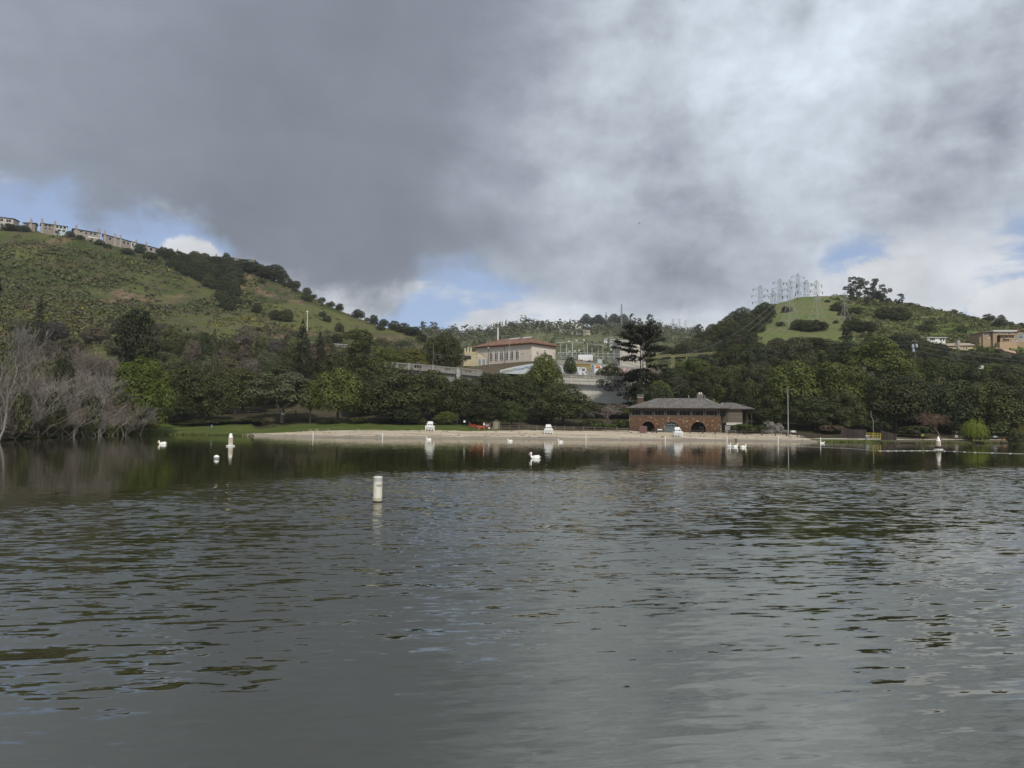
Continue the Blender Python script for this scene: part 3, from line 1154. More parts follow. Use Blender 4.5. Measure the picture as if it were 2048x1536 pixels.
def redwood_crown(seed):
    """tall open crown: flat bushy top, long level boughs with gaps below it, a skirt of drooping boughs at the foot"""
    rs = RS(seed)
    Ps, Ns = [], []

    def bough(z, L, a, rise, tufts, thick, s0=.3):
        for s in np.linspace(s0, 1, tufts):
            k = rs.randint(9, 17)
            c = np.array([math.cos(a) * L * s, math.sin(a) * L * s, z + rise * L * s ** 1.4])
            Ps.append(c + rs.normal(size=(k, 3)) * np.array([.020, .020, thick]) + np.array([0, 0, thick * .6]))
            Ns.append(unit(k, rs) * .8 + np.array([math.cos(a) * .3, math.sin(a) * .3, .8]))
    for i in range(60):
        t = rs.rand()
        bough(.80 + .13 * t, rs.uniform(.22, .50) * (1.0 - .30 * t), rs.uniform(0, 6.283), rs.uniform(.05, .22), 11, .012, .15)
    for i in range(18):
        bough(rs.uniform(.66, .80), rs.uniform(.34, .60), i * 2.4, rs.uniform(.02, .16), 12, .0065)
    for i in range(9):
        bough(rs.uniform(.52, .66), rs.uniform(.25, .62), i * 2.4 + .8, rs.uniform(-.08, .08), 10, .008)
    for i in range(70):
        t = rs.rand()
        bough(.06 + .42 * t, rs.uniform(.2, .60) * (1.1 - t * .5), rs.uniform(0, 6.283), rs.uniform(-.22, .02), 10, .010, .2)
    V, Fq = leaf_faces(np.concatenate(Ps), np.concatenate(Ns), .018, rs, .6)
    return npmesh('open_crown', V, Fq, LM['redwood'])


CR['redwood'] = [redwood_crown(91)]


def willow_crown(seed, m, n=240, L=(.6, 1.08), leaf=.02, top=1.0):
    rs = RS(seed)
    Ps, Ns = [], []
    B = [(rs.uniform(-.26, .26), rs.uniform(-.26, .26), rs.uniform(.16, .30), rs.uniform(.6, 1.0)) for _ in range(9)] + [(0, 0, .3, 1.0)]
    for i in range(n):
        bx, by, br, bt = B[rs.randint(len(B))]
        a0, r0 = rs.uniform(0, 6.283), br * math.sqrt(rs.rand())
        bx, by = bx + r0 * math.cos(a0), by + r0 * math.sin(a0)
        a, r = math.atan2(by, bx), math.hypot(bx, by)
        zt = top * bt * (1 - (r0 / br) ** 2 * .22) * rs.uniform(.86, 1.0)
        ln = rs.uniform(*L) * zt
        k = int(ln * 34) + 4
        s = np.linspace(0, 1, k)
        out = .10 * np.sin(s * 1.7)
        x = math.cos(a) * (r + out) + rs.normal(size=k) * .009
        y = math.sin(a) * (r + out) + rs.normal(size=k) * .009
        Ps.append(np.stack([x, y, zt + .05 * np.sin(s * 3) * (1 - s) - ln * s], 1))
        Ns.append(unit(k, rs) + np.array([math.cos(a), math.sin(a), .2]) * .8)
    V, Fq = leaf_faces(np.concatenate(Ps), np.concatenate(Ns), leaf, rs, .45)
    return npmesh('weeping_crown', V, Fq, m)


CR['willow'] = [willow_crown(101, LM['willow'])]
CR['weep'] = [willow_crown(102, LM['russet'], 200, (.5, .9), .018)]


def bare_tree(seed, spread=0.55, lean=0.0, depth=5, r0=.016, thick=1.0, droop=0.0, split=3):
    """trunk (returned first) and a crown of bare branches, unit height"""
    rs = random.Random(seed)
    tr, cr = MB(), MB()

    def grow(mb, p, d, L, r, lev):
        q = p + d * L * .5 + Vector((rs.uniform(-1, 1), rs.uniform(-1, 1), rs.uniform(-.5, 1))) * L * .07
        e = p + d * L + Vector((0, 0, -droop * L * lev * .12))
        mb.tube([p, q, e], [r, r * .82, r * .62], 5 if lev == 0 else 3, cap=False)
        if lev >= depth:
            return
        for k in range(split if lev else 4):
            base = e if k < 2 else p.lerp(e, rs.uniform(.45, .9))
            ax = Vector((rs.uniform(-1, 1), rs.uniform(-1, 1), rs.uniform(-.25, .6)))
            nd = (d * 1.0 + ax * spread * (1.05 if lev else .8) + Vector((0, 0, .10 - droop * .2 * lev))).normalized()
            grow(cr, base, nd, L * rs.uniform(.62, .86), max(r * .58, .0016 * thick), lev + 1)
    grow(tr, Vector((0, 0, -.02)), Vector((lean, rs.uniform(-.1, .1), 1)).normalized(), .27, r0, 0)
    zmax = max(v[2] for v in cr.v)
    for mb in (tr, cr):
        mb.v = [(x / zmax, y / zmax, z / zmax) for x, y, z in mb.v]
    return tr.mesh('trunk', TWIG), cr.mesh('bare_crown', TWIG)


BARE = [bare_tree(s, sp, ln, 6, .0095, .75) for s, sp, ln in ((1, .72, .25), (2, .8, -.2), (3, .66, .45), (4, .76, .1), (5, .7, -.35))]


def bare_shrub(seed):
    """many thin stems from one root"""
    parts_ = [bare_tree(seed * 10 + k, .8, lean, 4, .007, .8) for k, lean in enumerate((.7, -.6, .1, .4, -.2))]
    a, b = MB(), MB()
    for k, (tr, cr) in enumerate(parts_):
        M = Matrix.Rotation(k * 1.3, 4, 'Z') @ Matrix.Diagonal((1, 1, (1, .8, .9, .7, .95)[k], 1))
        for src, dst in ((tr, a), (cr, b)):
            dst.add([M @ v.co for v in src.vertices], [tuple(p.vertices) for p in src.polygons])
    return a.mesh('trunk', TWIG), b.mesh('bare_crown', TWIG)


SHRUBS = [bare_shrub(s) for s in (3, 4)]
BARE_DOME = [bare_tree(s, .95, ln, 6, .016, .9, .5) for s, ln in ((7, .3), (8, 0.1))]

TRUNKS = dict(
    oak=[limbs(s, .28, [(.25, .1, .6), (-.26, .12, .58), (.05, -.28, .55), (-.1, .2, .75), (.12, .05, .8)], .024).mesh('trunk', BARK) for s in (1, 2)],
    pole=[limbs(3, .9, [(.12, .1, .6), (-.12, .05, .7)], .016).mesh('trunk', BARK)],
    euc=[limbs(5, .35, [(.2, .1, .7), (-.22, .05, .75), (.05, -.2, .82), (-.05, .15, .9)], .014).mesh('trunk', BARK_PALE)],
)
tw = MB()
tw.tube([(-.012, 0, -.03), (-.014, 0, .45), (-.02, 0, .95)], [.016, .0115, .004], 7)
tw.tube([(.018, .0, -.03), (.028, 0, .4), (.024, 0, .93)], [.016, .0115, .004], 7)
for k in range(16):
    a, z = k * 2.4, .43 + k * .021
    tw.tube([(0, 0, z), (math.cos(a) * .28, math.sin(a) * .28, z + .05)], [.004, .0015], 4, cap=False)
TRUNKS['twin'] = [tw.mesh('twin_trunk', BARK)]
ck = MB()
ck.tube([(0, 0, -.05), (.01, 0, .1), (.0, 0, .20), (.03, 0, .27)], [.032, .026, .024, .02], 7)
ck.tube([(.01, 0, .22), (.10, -.05, .27), (.2, -.08, .22), (.29, -.1, .15), (.36, -.1, .145), (.41, -.1, .19), (.47, -.08, .24)], [.02, .017, .016, .015, .013, .011, .008], 6)
ck.tube([(0, 0, .2), (-.10, 0, .28), (-.17, 0, .36), (-.2, 0, .48), (-.16, 0, .56)], [.022, .018, .015, .012, .008], 6)
ck.tube([(.03, 0, .27), (.08, .1, .42), (.04, .12, .6)], [.02, .014, .008], 6)
TRUNKS['crooked'] = [ck.mesh('crooked_trunk', BARK_PALE)]
for k, tk in (('tall', 'oak'), ('bush', None), ('fir', 'pole'), ('pine', 'pole'), ('cypress', None), ('redwood', 'twin'), ('willow', None), ('weep', 'oak')):
    TRUNKS[k] = TRUNKS[tk] if tk else None
TRUNKS['flat'] = TRUNKS['oak']
CROWN_NAME = dict(oak='crown', tall='crown', flat='crown')
TREE_N = [0]


def tree(name, shape, leaf, px, ptop, wpx, label, d=None, pbase=None, group=None, cat='tree', var=None, trunk=None, loc=None, h=None, w=None, sink=0.0):
    """one tree: crown and trunk under an empty at its foot. Stands on the land at distance d under pixel column px,
    or where pixel (px, pbase) meets the land; its top reaches pixel row ptop."""
    i = TREE_N[0]
    TREE_N[0] += 1
    rs = random.Random(1000 + i)
    if loc is None:
        if d is not None:
            p = W(px, ptop, d)
            base = Vector((p.x, d, drop(p.x, d)))
        else:
            base = G(px, pbase)
            if base is None:
                return None
            base = Vector(base)
    else:
        base = Vector(loc)
    if h is None:
        h = max(W(px, ptop, base.y).z - base.z, 0.8)
    if w is None:
        w = wpx * base.y / F
    base.z -= sink
    t = thing(name, label, cat, base, rs.uniform(0, 6.28), group)
    t.scale = (w, w, h)
    ms = CR[shape]
    me = ms[(i if var is None else var) % len(ms)]
    c = link('crown', me, t)
    if leaf:
        c.material_slots[0].link = 'OBJECT'
        c.material_slots[0].material = LM[leaf]
    tr = TRUNKS.get(trunk or shape)
    if tr:
        q = link('trunk', tr[i % len(tr)], t)
        q.scale = (1, 1, 1)
    return t


def bare(px, ptop, label, d, hw=1.0, kind=BARE, m=None, group=None, var=None, rot=None, name='bare_tree'):
    i = TREE_N[0]
    TREE_N[0] += 1
    rs = random.Random(2000 + i)
    p = W(px, ptop, d)
    base = Vector((p.x, d, drop(p.x, d)))
    h = max(p.z - base.z, 1.5)
    t = thing(name, label, 'tree', base, rs.uniform(0, 6.28) if rot is None else rot, group)
    t.scale = (h * hw, h * hw, h)
    a, b = kind[(i if var is None else var) % len(kind)]
    for nm, me in (('trunk', a), ('crown', b)):
        c = link(nm, me, t)
        if m:
            c.material_slots[0].link = 'OBJECT'
            c.material_slots[0].material = m
    return t


# --- along the far shore, from left to right: (shape, leaf, px, top, width, distance, label)
BELT = [
    ('pine', 'pine', 282, 612, 128, 236, 'big dark pine rising behind the bright green tree on the left shore', 'pine_tree'),
    ('oak', 'bright', 288, 713, 126, 188, 'bright spring-green tree at the end of the bare left thicket', 'green_tree'),
    ('oak', 'oak', 372, 726, 110, 222, 'dark oak just right of the bright green tree', 'oak_tree'),
    ('oak', 'oak', 352, 790, 70, 214, 'low dark oak at the edge of the left lawn beside the bright green tree', 'oak_tree'),
    ('oak', 'oak', 420, 742, 96, 218, 'dark oak in front of the foot of the narrow ivy-covered cypress', 'oak_tree'),
    ('cypress', 'olive', 431, 660, 24, 240, 'narrow ivy-covered cypress standing left of the small white building', 'cypress_tree'),
    ('oak', 'oak', 488, 735, 104, 238, 'dark oak between the cypress and the grey spreading tree', 'oak_tree'),
    ('flat', 'olive', 566, 742, 158, 219, 'grey-green spreading tree with a crooked pale trunk over the lawn', 'spreading_tree'),
    ('tall', 'yellow', 622, 757, 44, 216, 'slender yellow-green tree beside the grey spreading tree', 'slender_tree'),
    ('fir', 'pine', 607, 640, 74, 262, 'dark fir with tiered boughs left of the road wall', 'fir_tree'),
    ('fir', 'pine', 641, 664, 56, 268, 'thinner dark fir beside the tiered fir', 'fir_tree'),
    ('oak', 'oak', 553, 722, 84, 252, 'dark oak behind the grey spreading tree', 'oak_tree'),
    ('oak', 'green', 678, 736, 112, 217, 'round leafy oak at the edge of the lawn beside the slender yellow tree', 'oak_tree'),
    ('pine', 'oak', 718, 656, 112, 272, 'broad dark conifer left of the end of the road wall', 'conifer_tree'),
    ('oak', 'oak', 668, 712, 90, 262, 'dark oak below the tiered fir', 'oak_tree'),
    ('oak', 'green', 775, 690, 80, 285, 'dark green tree above the left end of the road wall', 'oak_tree'),
    ('oak', 'yellow', 822, 694, 76, 292, 'yellow-green tree standing behind the road wall', 'oak_tree'),
    ('oak', 'oak', 888, 667, 92, 296, 'tall black-green oak behind the road wall beside the yellow annex', 'oak_tree'),
    ('oak', 'oak', 738, 745, 110, 236, 'dark oak under the left end of the road wall', 'oak_tree'),
    ('oak', 'oak', 788, 737, 132, 215, 'wide dark oak with a visible trunk at the left part of the lawn', 'oak_tree'),
    ('oak', 'oak', 812, 800, 66, 211, 'low leafy oak hanging over the lawn beside the wide dark oak', 'oak_tree'),
    ('oak', 'oak', 866, 738, 110, 226, 'dark oak behind the leftmost lifeguard stand', 'oak_tree'),
    ('oak', 'oak', 925, 756, 104, 220, 'dark oak behind the orange netting', 'oak_tree'),
    ('oak', 'oak', 985, 742, 118, 231, 'dark oak above the small wooden shed', 'oak_tree'),
    ('oak', 'oak', 962, 790, 84, 214, 'low dark oak behind the maroon board', 'oak_tree'),
    ('oak', 'green', 1024, 800, 62, 214, 'fresh green low tree right behind the small wooden shed', 'oak_tree'),
    ('oak', 'green', 893, 822, 56, 213, 'low green shrubby tree behind the lawn between stand and netting', 'oak_tree'),
    ('tall', 'green', 1090, 706, 78, 262, 'upright olive-green tree below the red-roofed building', 'tall_tree'),
    ('oak', 'oak', 1046, 752, 84, 240, 'dark oak below the left graffiti wall', 'oak_tree'),
    ('tall', 'green', 1141, 712, 28, 292, 'ivy-clad stump tree in front of the graffiti wall', 'tall_tree'),
    ('oak', 'oak', 1127, 764, 116, 219, 'big dark oak in front of the pale concrete wall', 'oak_tree'),
    ('oak', 'olive', 1082, 800, 70, 226, 'dull olive tree between the shed and the big oak by the concrete wall', 'oak_tree'),
    ('oak', 'oak', 1222, 728, 74, 268, 'dark tree hanging over the right end of the concrete wall', 'oak_tree'),
    ('redwood', 'redwood', 1283, 648, 108, 244, 'tall twin-trunked redwood with a flat open crown behind the stone bathhouse', 'redwood_tree'),
    ('oak', 'oak', 1338, 742, 96, 246, 'dark oak right of the twin-trunked redwood', 'oak_tree'),
    ('oak', 'oak', 1303, 765, 80, 234, 'dark tree close behind the left part of the bathhouse roof', 'oak_tree'),
    ('oak', 'green', 1388, 716, 100, 262, 'green oak under the yellow-green lattice gantry', 'oak_tree'),
    ('oak', 'oak', 1438, 735, 92, 250, 'dark oak behind the right chimney of the bathhouse', 'oak_tree'),
    ('oak', 'oak', 1395, 758, 84, 236, 'dark oak close behind the bathhouse roof ridge', 'oak_tree'),
    ('oak', 'olive', 1512, 728, 74, 240, 'dull green tree above the wooden annex of the bathhouse', 'oak_tree'),
    ('oak', 'oak', 1478, 762, 60, 226, 'dark tree just behind the annex roof', 'oak_tree'),
    ('oak', 'oak', 1535, 790, 84, 218, 'dark oak right of the bathhouse annex', 'oak_tree'),
    ('oak', 'green', 1590, 722, 130, 226, 'leafy green oak left of the largest oak on the right shore', 'oak_tree'),
    ('oak', 'green', 1662, 716, 148, 222, 'largest fresh green oak behind the flagpole', 'oak_tree'),
    ('oak', 'green', 1752, 675, 138, 258, 'broad rounded green tree high on the wooded knoll', 'oak_tree'),
    ('oak', 'oak', 1628, 790, 100, 209, 'dark oak standing over the grey rock', 'oak_tree'),
    ('oak', 'oak', 1690, 780, 90, 208, 'dark low oak left of the hillside steps', 'oak_tree'),
    ('oak', 'oak', 1790, 745, 148, 211, 'wide dark oak right of the hillside steps', 'oak_tree'),
    ('oak', 'oak', 1845, 758, 110, 222, 'dark oak behind the two walkers', 'oak_tree'),
    ('oak', 'oak', 1905, 762, 120, 215, 'dark oak behind the reddish bare tree', 'oak_tree'),
    ('oak', 'oak', 1975, 760, 124, 212, 'dark oak behind the pale weeping willow', 'oak_tree'),
    ('oak', 'oak', 2035, 770, 110, 214, 'dark oak by the yellow-green willow at the picture edge', 'oak_tree'),
    ('oak', 'green', 1870, 715, 96, 250, 'mid green oak high behind the wide dark oak', 'oak_tree'),
    ('oak', 'oak', 1938, 725, 96, 246, 'dark oak below the yellow house', 'oak_tree'),
    ('oak', 'oak', 2010, 735, 96, 244, 'dark oak below the tan mansion', 'oak_tree'),
    ('pine', 'pine', 1692, 655, 38, 305, 'dark little pine at the foot of the pylon on the green hill', 'pine_tree'),
    ('oak', 'green', 1600, 673, 80, 292, 'yellow-tipped tree on the skyline of the wooded knoll', 'oak_tree'),
    ('oak', 'olive', 1650, 678, 76, 290, 'dull tree on the skyline of the knoll beside the yellow-tipped one', 'oak_tree'),
    ('willow', 'willow', 1952, 832, 58, 190, 'pale green weeping willow on the right shore', 'willow_tree'),
    ('willow', 'yellow', 2046, 846, 44, 188, 'yellow-green willow at the right edge of the shore', 'willow_tree'),
    ('fir', 'pine', -6, 492, 80, 178, 'tall dark fir at the left edge of the view', 'fir_tree'),
    ('tall', 'green', 18, 664, 66, 150, 'green tree among the bare trees at the left edge', 'green_tree'),
    ('oak', 'oak', 128, 706, 50, 160, 'small dark evergreen inside the bare thicket', 'oak_tree'),
    ('oak', 'olive', 92, 704, 62, 158, 'dull olive evergreen inside the bare thicket', 'oak_tree'),
    ('fir', 'pine', 82, 592, 44, 330, 'grey-green conifer on the lower left hillside', 'conifer_tree'),
]
for sh, lf, px, tp, wd, d, lab, nm in BELT:
    tree(nm, sh, lf, px, tp, wd, lab, d=d, trunk='crooked' if 'crooked' in lab else None)

# --- bare thicket on the left shore
thick = lambda px: 'at the left edge of the view' if px < 25 else 'near the far left bushes' if px < 85 else 'beside the dark low bush' if px < 150 else 'behind the pale grassy bush' if px < 222 else 'next to the bright green tree'
GB = 'bare trees in the thicket on the left shore'
for i, (px, tp, d, hw) in enumerate([(-30, 700, 128, 1.2), (20, 728, 132, 1.3), (52, 748, 138, 1.3), (92, 742, 146, 1.3), (130, 748, 152, 1.3), (172, 738, 160, 1.3),
                                     (208, 728, 172, 1.1), (240, 742, 180, 1.1), (262, 775, 186, 1.2), (-10, 765, 126, 1.4), (36, 705, 165, 1.1), (112, 735, 170, 1.3), (150, 760, 165, 1.4), (70, 762, 150, 1.4)]):
    bare(px, tp, 'leafless tree in the left shore thicket, ' + thick(px), d, hw * 1.1, group=GB + ' ' + thick(px), m=(TWIG, TWIG_B)[i % 3 == 1])
GS_ = 'bare shrubs along the waterline of the left shore'
for i, (px, tp, d) in enumerate([(-20, 800, 124), (8, 806, 126), (30, 796, 130), (55, 804, 136), (78, 796, 141), (100, 806, 145), (126, 800, 149), (150, 806, 155), (176, 800, 161), (200, 806, 168), (226, 802, 175), (250, 812, 182), (64, 780, 150), (140, 782, 160), (212, 782, 178), (15, 780, 140)]):
    bare(px, tp, 'leafless many-stemmed shrub on the left waterline, ' + thick(px), d, 1.5, SHRUBS, (TWIG_B, TWIG)[i % 2], group=GS_ + ' ' + thick(px), name='bare_shrub')
bare(4, 640, 'tall bare tree leaning in from the left edge over the thicket', 118, 1.0, rot=.3)
bare(282, 800, 'leafless tree leaning over the water at the tip of the left thicket', 186, 1.4, rot=-.4, var=2)
GB2 = 'leafless trees behind the left thicket'
for i, (px, tp, d) in enumerate([(95, 690, 205), (140, 684, 212), (182, 696, 215), (215, 712, 222), (60, 706, 200), (120, 715, 195), (245, 716, 226)]):
    bare(px, tp, 'leafless brownish tree on the slope behind the left thicket', d, 1.15, group=GB2, m=TWIG_B)
bare(1882, 822, 'reddish bare tree on the right shore path', 186, 1.15, BARE_DOME, TWIG_RED, rot=2.8)
bare(1214, 806, 'pale blossoming leafless cherry tree left of the stone bathhouse', 214, 1.5, BARE_DOME, LM['pink'])
bare(1172, 815, 'small pale leafless tree under the concrete wall', 216, 1.6, BARE_DOME, TWIG)
tree('weeping_shrub', 'weep', 'russet', 300, 838, 50, 'russet weeping shrub trailing into the water at the left lawn', d=193, cat='shrub')
tree('weeping_shrub', 'weep', 'russet', 274, 800, 28, 'hanging russet shrub beside the bright green tree', d=190, cat='shrub')
for px, tp, w, d, lf, lab in [(140, 846, 56, 158, 'oak', 'dark low bush hanging over the water in the middle of the left shore'), (170, 848, 34, 166, 'green', 'green bush beside the dark low bush on the left shore'),
                              (214, 848, 44, 176, 'yellow', 'pale yellow grassy bush at the waterline of the left shore'), (40, 850, 60, 134, 'brush', 'dry brown bush at the waterline on the far left'),
                              (96, 852, 52, 147, 'brush', 'dry brown bush left of the dark low bush'), (250, 846, 46, 184, 'brush', 'dry brush between the grassy bush and the russet shrub'),
                              (5, 846, 60, 126, 'brush', 'dry bush at the left edge of the waterline'), (188, 834, 46, 172, 'olive', 'olive bush behind the waterline of the left shore'),
                              (64, 838, 60, 142, 'brush', 'taller dry bush behind the waterline on the far left'),
                              (46, 776, 44, 127, 'olive', 'olive evergreen bush in front of the bare trees at the far left'), (112, 770, 40, 142, 'oak', 'dark evergreen bush among the bare trees in the middle of the left thicket'), (182, 780, 44, 156, 'olive', 'olive evergreen bush among the bare trees near the bright green tree'),
                              (1240, 838, 40, 212, 'green', 'green bush against the left end of the bathhouse'), (1185, 838, 52, 213, 'oak', 'dark bush under the small pale leafless tree'),
                              (1205, 846, 60, 208, 'green', 'low green bush behind the rail fence left of the bathhouse'), (1488, 846, 52, 203, 'green', 'green bush on the slope below the annex'),
                              (1520, 850, 46, 205, 'oak', 'dark bush left of the grey rock'), (1660, 848, 60, 204, 'brush', 'dry bush under the dark oak right of the flagpole'),
                              (1830, 850, 80, 200, 'oak', 'dark bush behind the two walkers'), (1930, 848, 46, 200, 'oak', 'dark bush behind the pale weeping willow'),
                              (1990, 846, 70, 204, 'oak', 'dark bush behind the white bench on the right'), (2030, 862, 36, 188, 'oak', 'dark bush below the yellow-green willow'),
                              (1952, 868, 46, 189, 'oak', 'dark bush below the pale weeping willow'), (480, 845, 60, 214, 'brush', 'dry bush at the back of the left lawn'), (430, 842, 60, 212, 'brush', 'greyish bush behind the angler'),
                              (380, 846, 80, 210, 'oak', 'dark bush under the oaks behind the left lawn'), (1745, 840, 70, 206, 'oak', 'dark bush behind the yellow railing')]:
    tree('bush', 'bush', lf, px, tp, w, lab, d=d, cat='bush')
for px, tp, w in [(345, 838, 50), (400, 838, 56), (448, 838, 60), (505, 836, 60), (655, 838, 50), (715, 834, 60), (770, 836, 50), (840, 836, 44)]:
    tree('bush', 'bush', 'oak', px, tp, w, 'dark undergrowth bush along the back edge of the lawn', d=213, cat='bush', group='undergrowth along the back of the lawn')
for px, tp, w in [(1150, 812, 70), (1190, 806, 60), (1225, 808, 60), (1252, 812, 50), (1285, 806, 60)]:
    tree('bush', 'bush', 'oak', px, tp, w, 'dark bush at the foot of the pale concrete wall', d=238, cat='bush', group='bushes at the foot of the concrete wall')

# --- filling woods: countable trees that nothing tells apart
rnd = random.Random(77)


def wood(n, box, leafs, wpx, hpx, label, group, shape='oak', name='oak_tree', dmin=0, dmax=1e9, inside=None, which=None, sink=.5, mind=0.55, lim=None):
    pts, k, tries = [], 0, 0
    while k < n and tries < n * 60:
        tries += 1
        px, py = rnd.uniform(box[0], box[2]), rnd.uniform(box[1], box[3])
        if inside and not inside(px, py):
            continue
        p = G(px, py, which)
        if p is None or not dmin < p.y < dmax:
            continue
        w = rnd.uniform(*wpx)
        if any((px - a) ** 2 + ((py - b) * 2.2) ** 2 < (w * mind) ** 2 for a, b in pts):
            continue
        hp = rnd.uniform(*hpx)
        if lim:
            hp = min(hp, py - float(ip(px, lim)) + rnd.uniform(-3, 3))
            if hp < 16:
                continue
            w = min(w, hp * 1.5)
        pts.append((px, py))
        if callable(label):
            lb, gp = label(px, py)
        else:
            lb, gp = label, group
        tree(name, shape, rnd.choice(leafs), px, py - hp, w, lb, loc=p, group=gp, h=hp * p.y / F, w=w * p.y / F, sink=sink)
        k += 1


KN = [LOFT['wooded_knoll'][1]]
kn_top = [(1216, 815), (1300, 790), (1400, 750), (1500, 722), (1580, 712), (1680, 712), (1760, 724), (1850, 748), (2060, 756)]
def knoll_label(px, py):
    where = ('behind the left part of the bathhouse roof', 'behind the right part of the bathhouse roof', 'above the bathhouse annex', 'above the grey rock and the flagpole', 'above the dark brown board enclosure',
             'above the yellow railing and dock', 'above the two walkers', 'above the reddish bare tree', 'above the pale weeping willow', 'above the white bench at the right')
    i = int(np.searchsorted([1360, 1440, 1510, 1600, 1690, 1770, 1850, 1915, 1975], px))
    row = 'high' if py < ip(px, kn_top) + 26 else ('low' if py > 805 else 'halfway up')
    return 'dark tree %s on the wooded knoll, %s' % (row, where[i]), 'wooded knoll trees %s %s' % (row, where[i])


wood(74, (1310, 712, 2070, 842), ['oak', 'oak', 'oak', 'green', 'olive'], (62, 92), (58, 84), knoll_label,
     'trees covering the wooded knoll', which=KN, inside=lambda x, y: y > ip(x, kn_top),
     lim=[(1310, 745), (1380, 718), (1450, 694), (1500, 684), (1560, 674), (1680, 674), (1740, 682), (1800, 700), (1850, 712), (1950, 724), (2060, 722)])
LH = [LOFT['left_hill'][1]]
def foot_label(px, py):
    k = int(np.searchsorted([345, 425, 475, 540, 600, 650, 720, 790], px))
    where = ('behind the bright green tree', 'right of the big dark pine', 'around the narrow ivy-covered cypress', 'behind the small white building', 'behind the grey spreading tree', 'left of the tiered fir', 'right of the tiered fir', 'behind the broad dark conifer', 'behind the road wall')[k]
    row = 'higher' if py < 735 else 'lower'
    return 'dull tree at the left hill foot, %s, %s row' % (where, row), 'left hill foot trees %s %s' % (row, where)


def gully_label(px, py):
    row = ('close under the ridge houses', 'half way down', 'at the bottom')[int(np.searchsorted([540, 575], py))]
    side = ('on its left side', 'in its middle', 'on its right side')[int(np.searchsorted([385, 440], px))]
    return 'dark oak in the left hill gully, %s, %s' % (row, side), 'gully oaks %s %s' % (row, side)


wood(46, (300, 690, 860, 790), ['olive', 'oak', 'brush', 'scrub'], (44, 70), (50, 74), foot_label, 'trees at the foot of the left hill', which=LH, inside=lambda x, y: y > ip(x, [(300, 705), (700, 722), (860, 730)]))
wood(24, (20, 668, 340, 790), ['brush', 'brush', 'scrub', 'olive'], (40, 62), (34, 52), 'brownish tree on the lower left hillside behind the thicket', 'brownish trees on the lower left hillside', which=LH, name='hillside_tree')
EM = [LOFT['embankment'][1]]
wood(30, (700, 750, 1110, 800), ['oak', 'oak', 'green'], (60, 84), (38, 54), 'dark tree on the bank below the road wall', 'trees on the bank below the road wall', which=EM, lim=[(700, 738), (800, 744), (930, 754), (965, 744), (1110, 736)])
wood(13, (1290, 745, 1468, 800), ['oak', 'green'], (56, 80), (40, 60), 'dark tree below the lattice gantry', 'trees below the lattice gantry', which=EM, lim=[(1290, 745), (1362, 740), (1380, 718), (1468, 714)])

# single trees and bushes on the open hills: (px, foot, height, width)
LT = [(476, 570, 28, 34), (490, 543, 26, 54), (511, 545, 24, 42), (549, 562, 36, 58), (530, 556, 26, 40), (563, 568, 16, 18), (577, 575, 22, 24), (591, 577, 20, 22), (589, 583, 12, 14), (614, 585, 18, 20), (614, 602, 22, 26),
      (628, 591, 12, 13), (644, 597, 15, 17), (664, 605, 15, 16), (659, 609, 12, 18), (679, 614, 18, 18), (716, 630, 20, 30), (734, 634, 12, 13), (747, 647, 23, 20), (767, 648, 20, 24), (788, 656, 24, 26), (806, 664, 22, 34), (826, 672, 22, 36),
      (843, 682, 18, 24), (645, 634, 14, 19), (654, 643, 16, 18), (679, 664, 22, 21), (672, 686, 22, 30), (713, 676, 22, 26), (551, 640, 24, 28), (574, 643, 30, 26), (563, 642, 24, 22), (513, 625, 22, 22), (497, 610, 14, 14), (760, 660, 14, 22), (524, 566, 14, 18),
      (20, 460, 16, 34), (45, 463, 16, 30), (112, 468, 12, 20), (140, 470, 16, 20), (200, 490, 14, 22), (215, 496, 12, 18), (158, 478, 12, 24), (255, 508, 14, 26), (280, 506, 22, 26), (300, 518, 18, 30)]
lh_lab = ['round dark bush standing in the grass of the left hill', 'dark tree along the skyline of the left hill']
for i, (px, py, h, w) in enumerate(LT):
    p = GS(px, py, LH)
    sky_line = py < ip(px, L_RIDGE) + 14
    tree('hill_tree', 'bush' if h < 16 else 'oak', 'oak', px, py - h, w, lh_lab[1] if sky_line else lh_lab[0], loc=p, h=h * p.y / F, w=w * p.y / F,
         group='skyline trees of the left hill' if sky_line else 'bushes in the grass of the left hill', sink=1.0)
poly = [(322, 512), (400, 524), (450, 528), (476, 545), (470, 575), (474, 615), (455, 625), (440, 590), (410, 572), (370, 548), (335, 530)]


def inpoly(px, py, P):
    c = False
    for (ax, ay), (bx, by) in zip(P, P[1:] + P[:1]):
        if (ay > py) != (by > py) and px < ax + (py - ay) / (by - ay) * (bx - ax):
            c = not c
    return c


wood(58, (320, 508, 480, 628), ['oak'], (24, 36), (20, 30), gully_label, 'oaks in the gully of the left hill', which=LH, name='gully_tree', inside=lambda x, y: inpoly(x, y, poly), sink=1.5)
RH = [LOFT['right_hill'][1]]
polyr = [(1330, 722), (1380, 692), (1430, 664), (1480, 642), (1530, 622), (1552, 630), (1530, 655), (1500, 675), (1520, 690), (1450, 705), (1400, 726)]
wood(52, (1330, 615, 1556, 728), ['oak', 'oak', 'olive'], (28, 42), (24, 34), 'dark tree on the left flank of the pylon hill', 'trees on the left flank of the pylon hill', which=RH, name='hill_tree', inside=lambda x, y: inpoly(x, y, polyr), sink=1.5)
RT = [('euc', 1706, 606, 58, 44), ('euc', 1720, 604, 50, 44), ('euc', 1754, 610, 54, 40), ('euc', 1766, 614, 50, 36), ('euc', 1742, 612, 40, 34), ('euc', 1800, 612, 26, 24)]
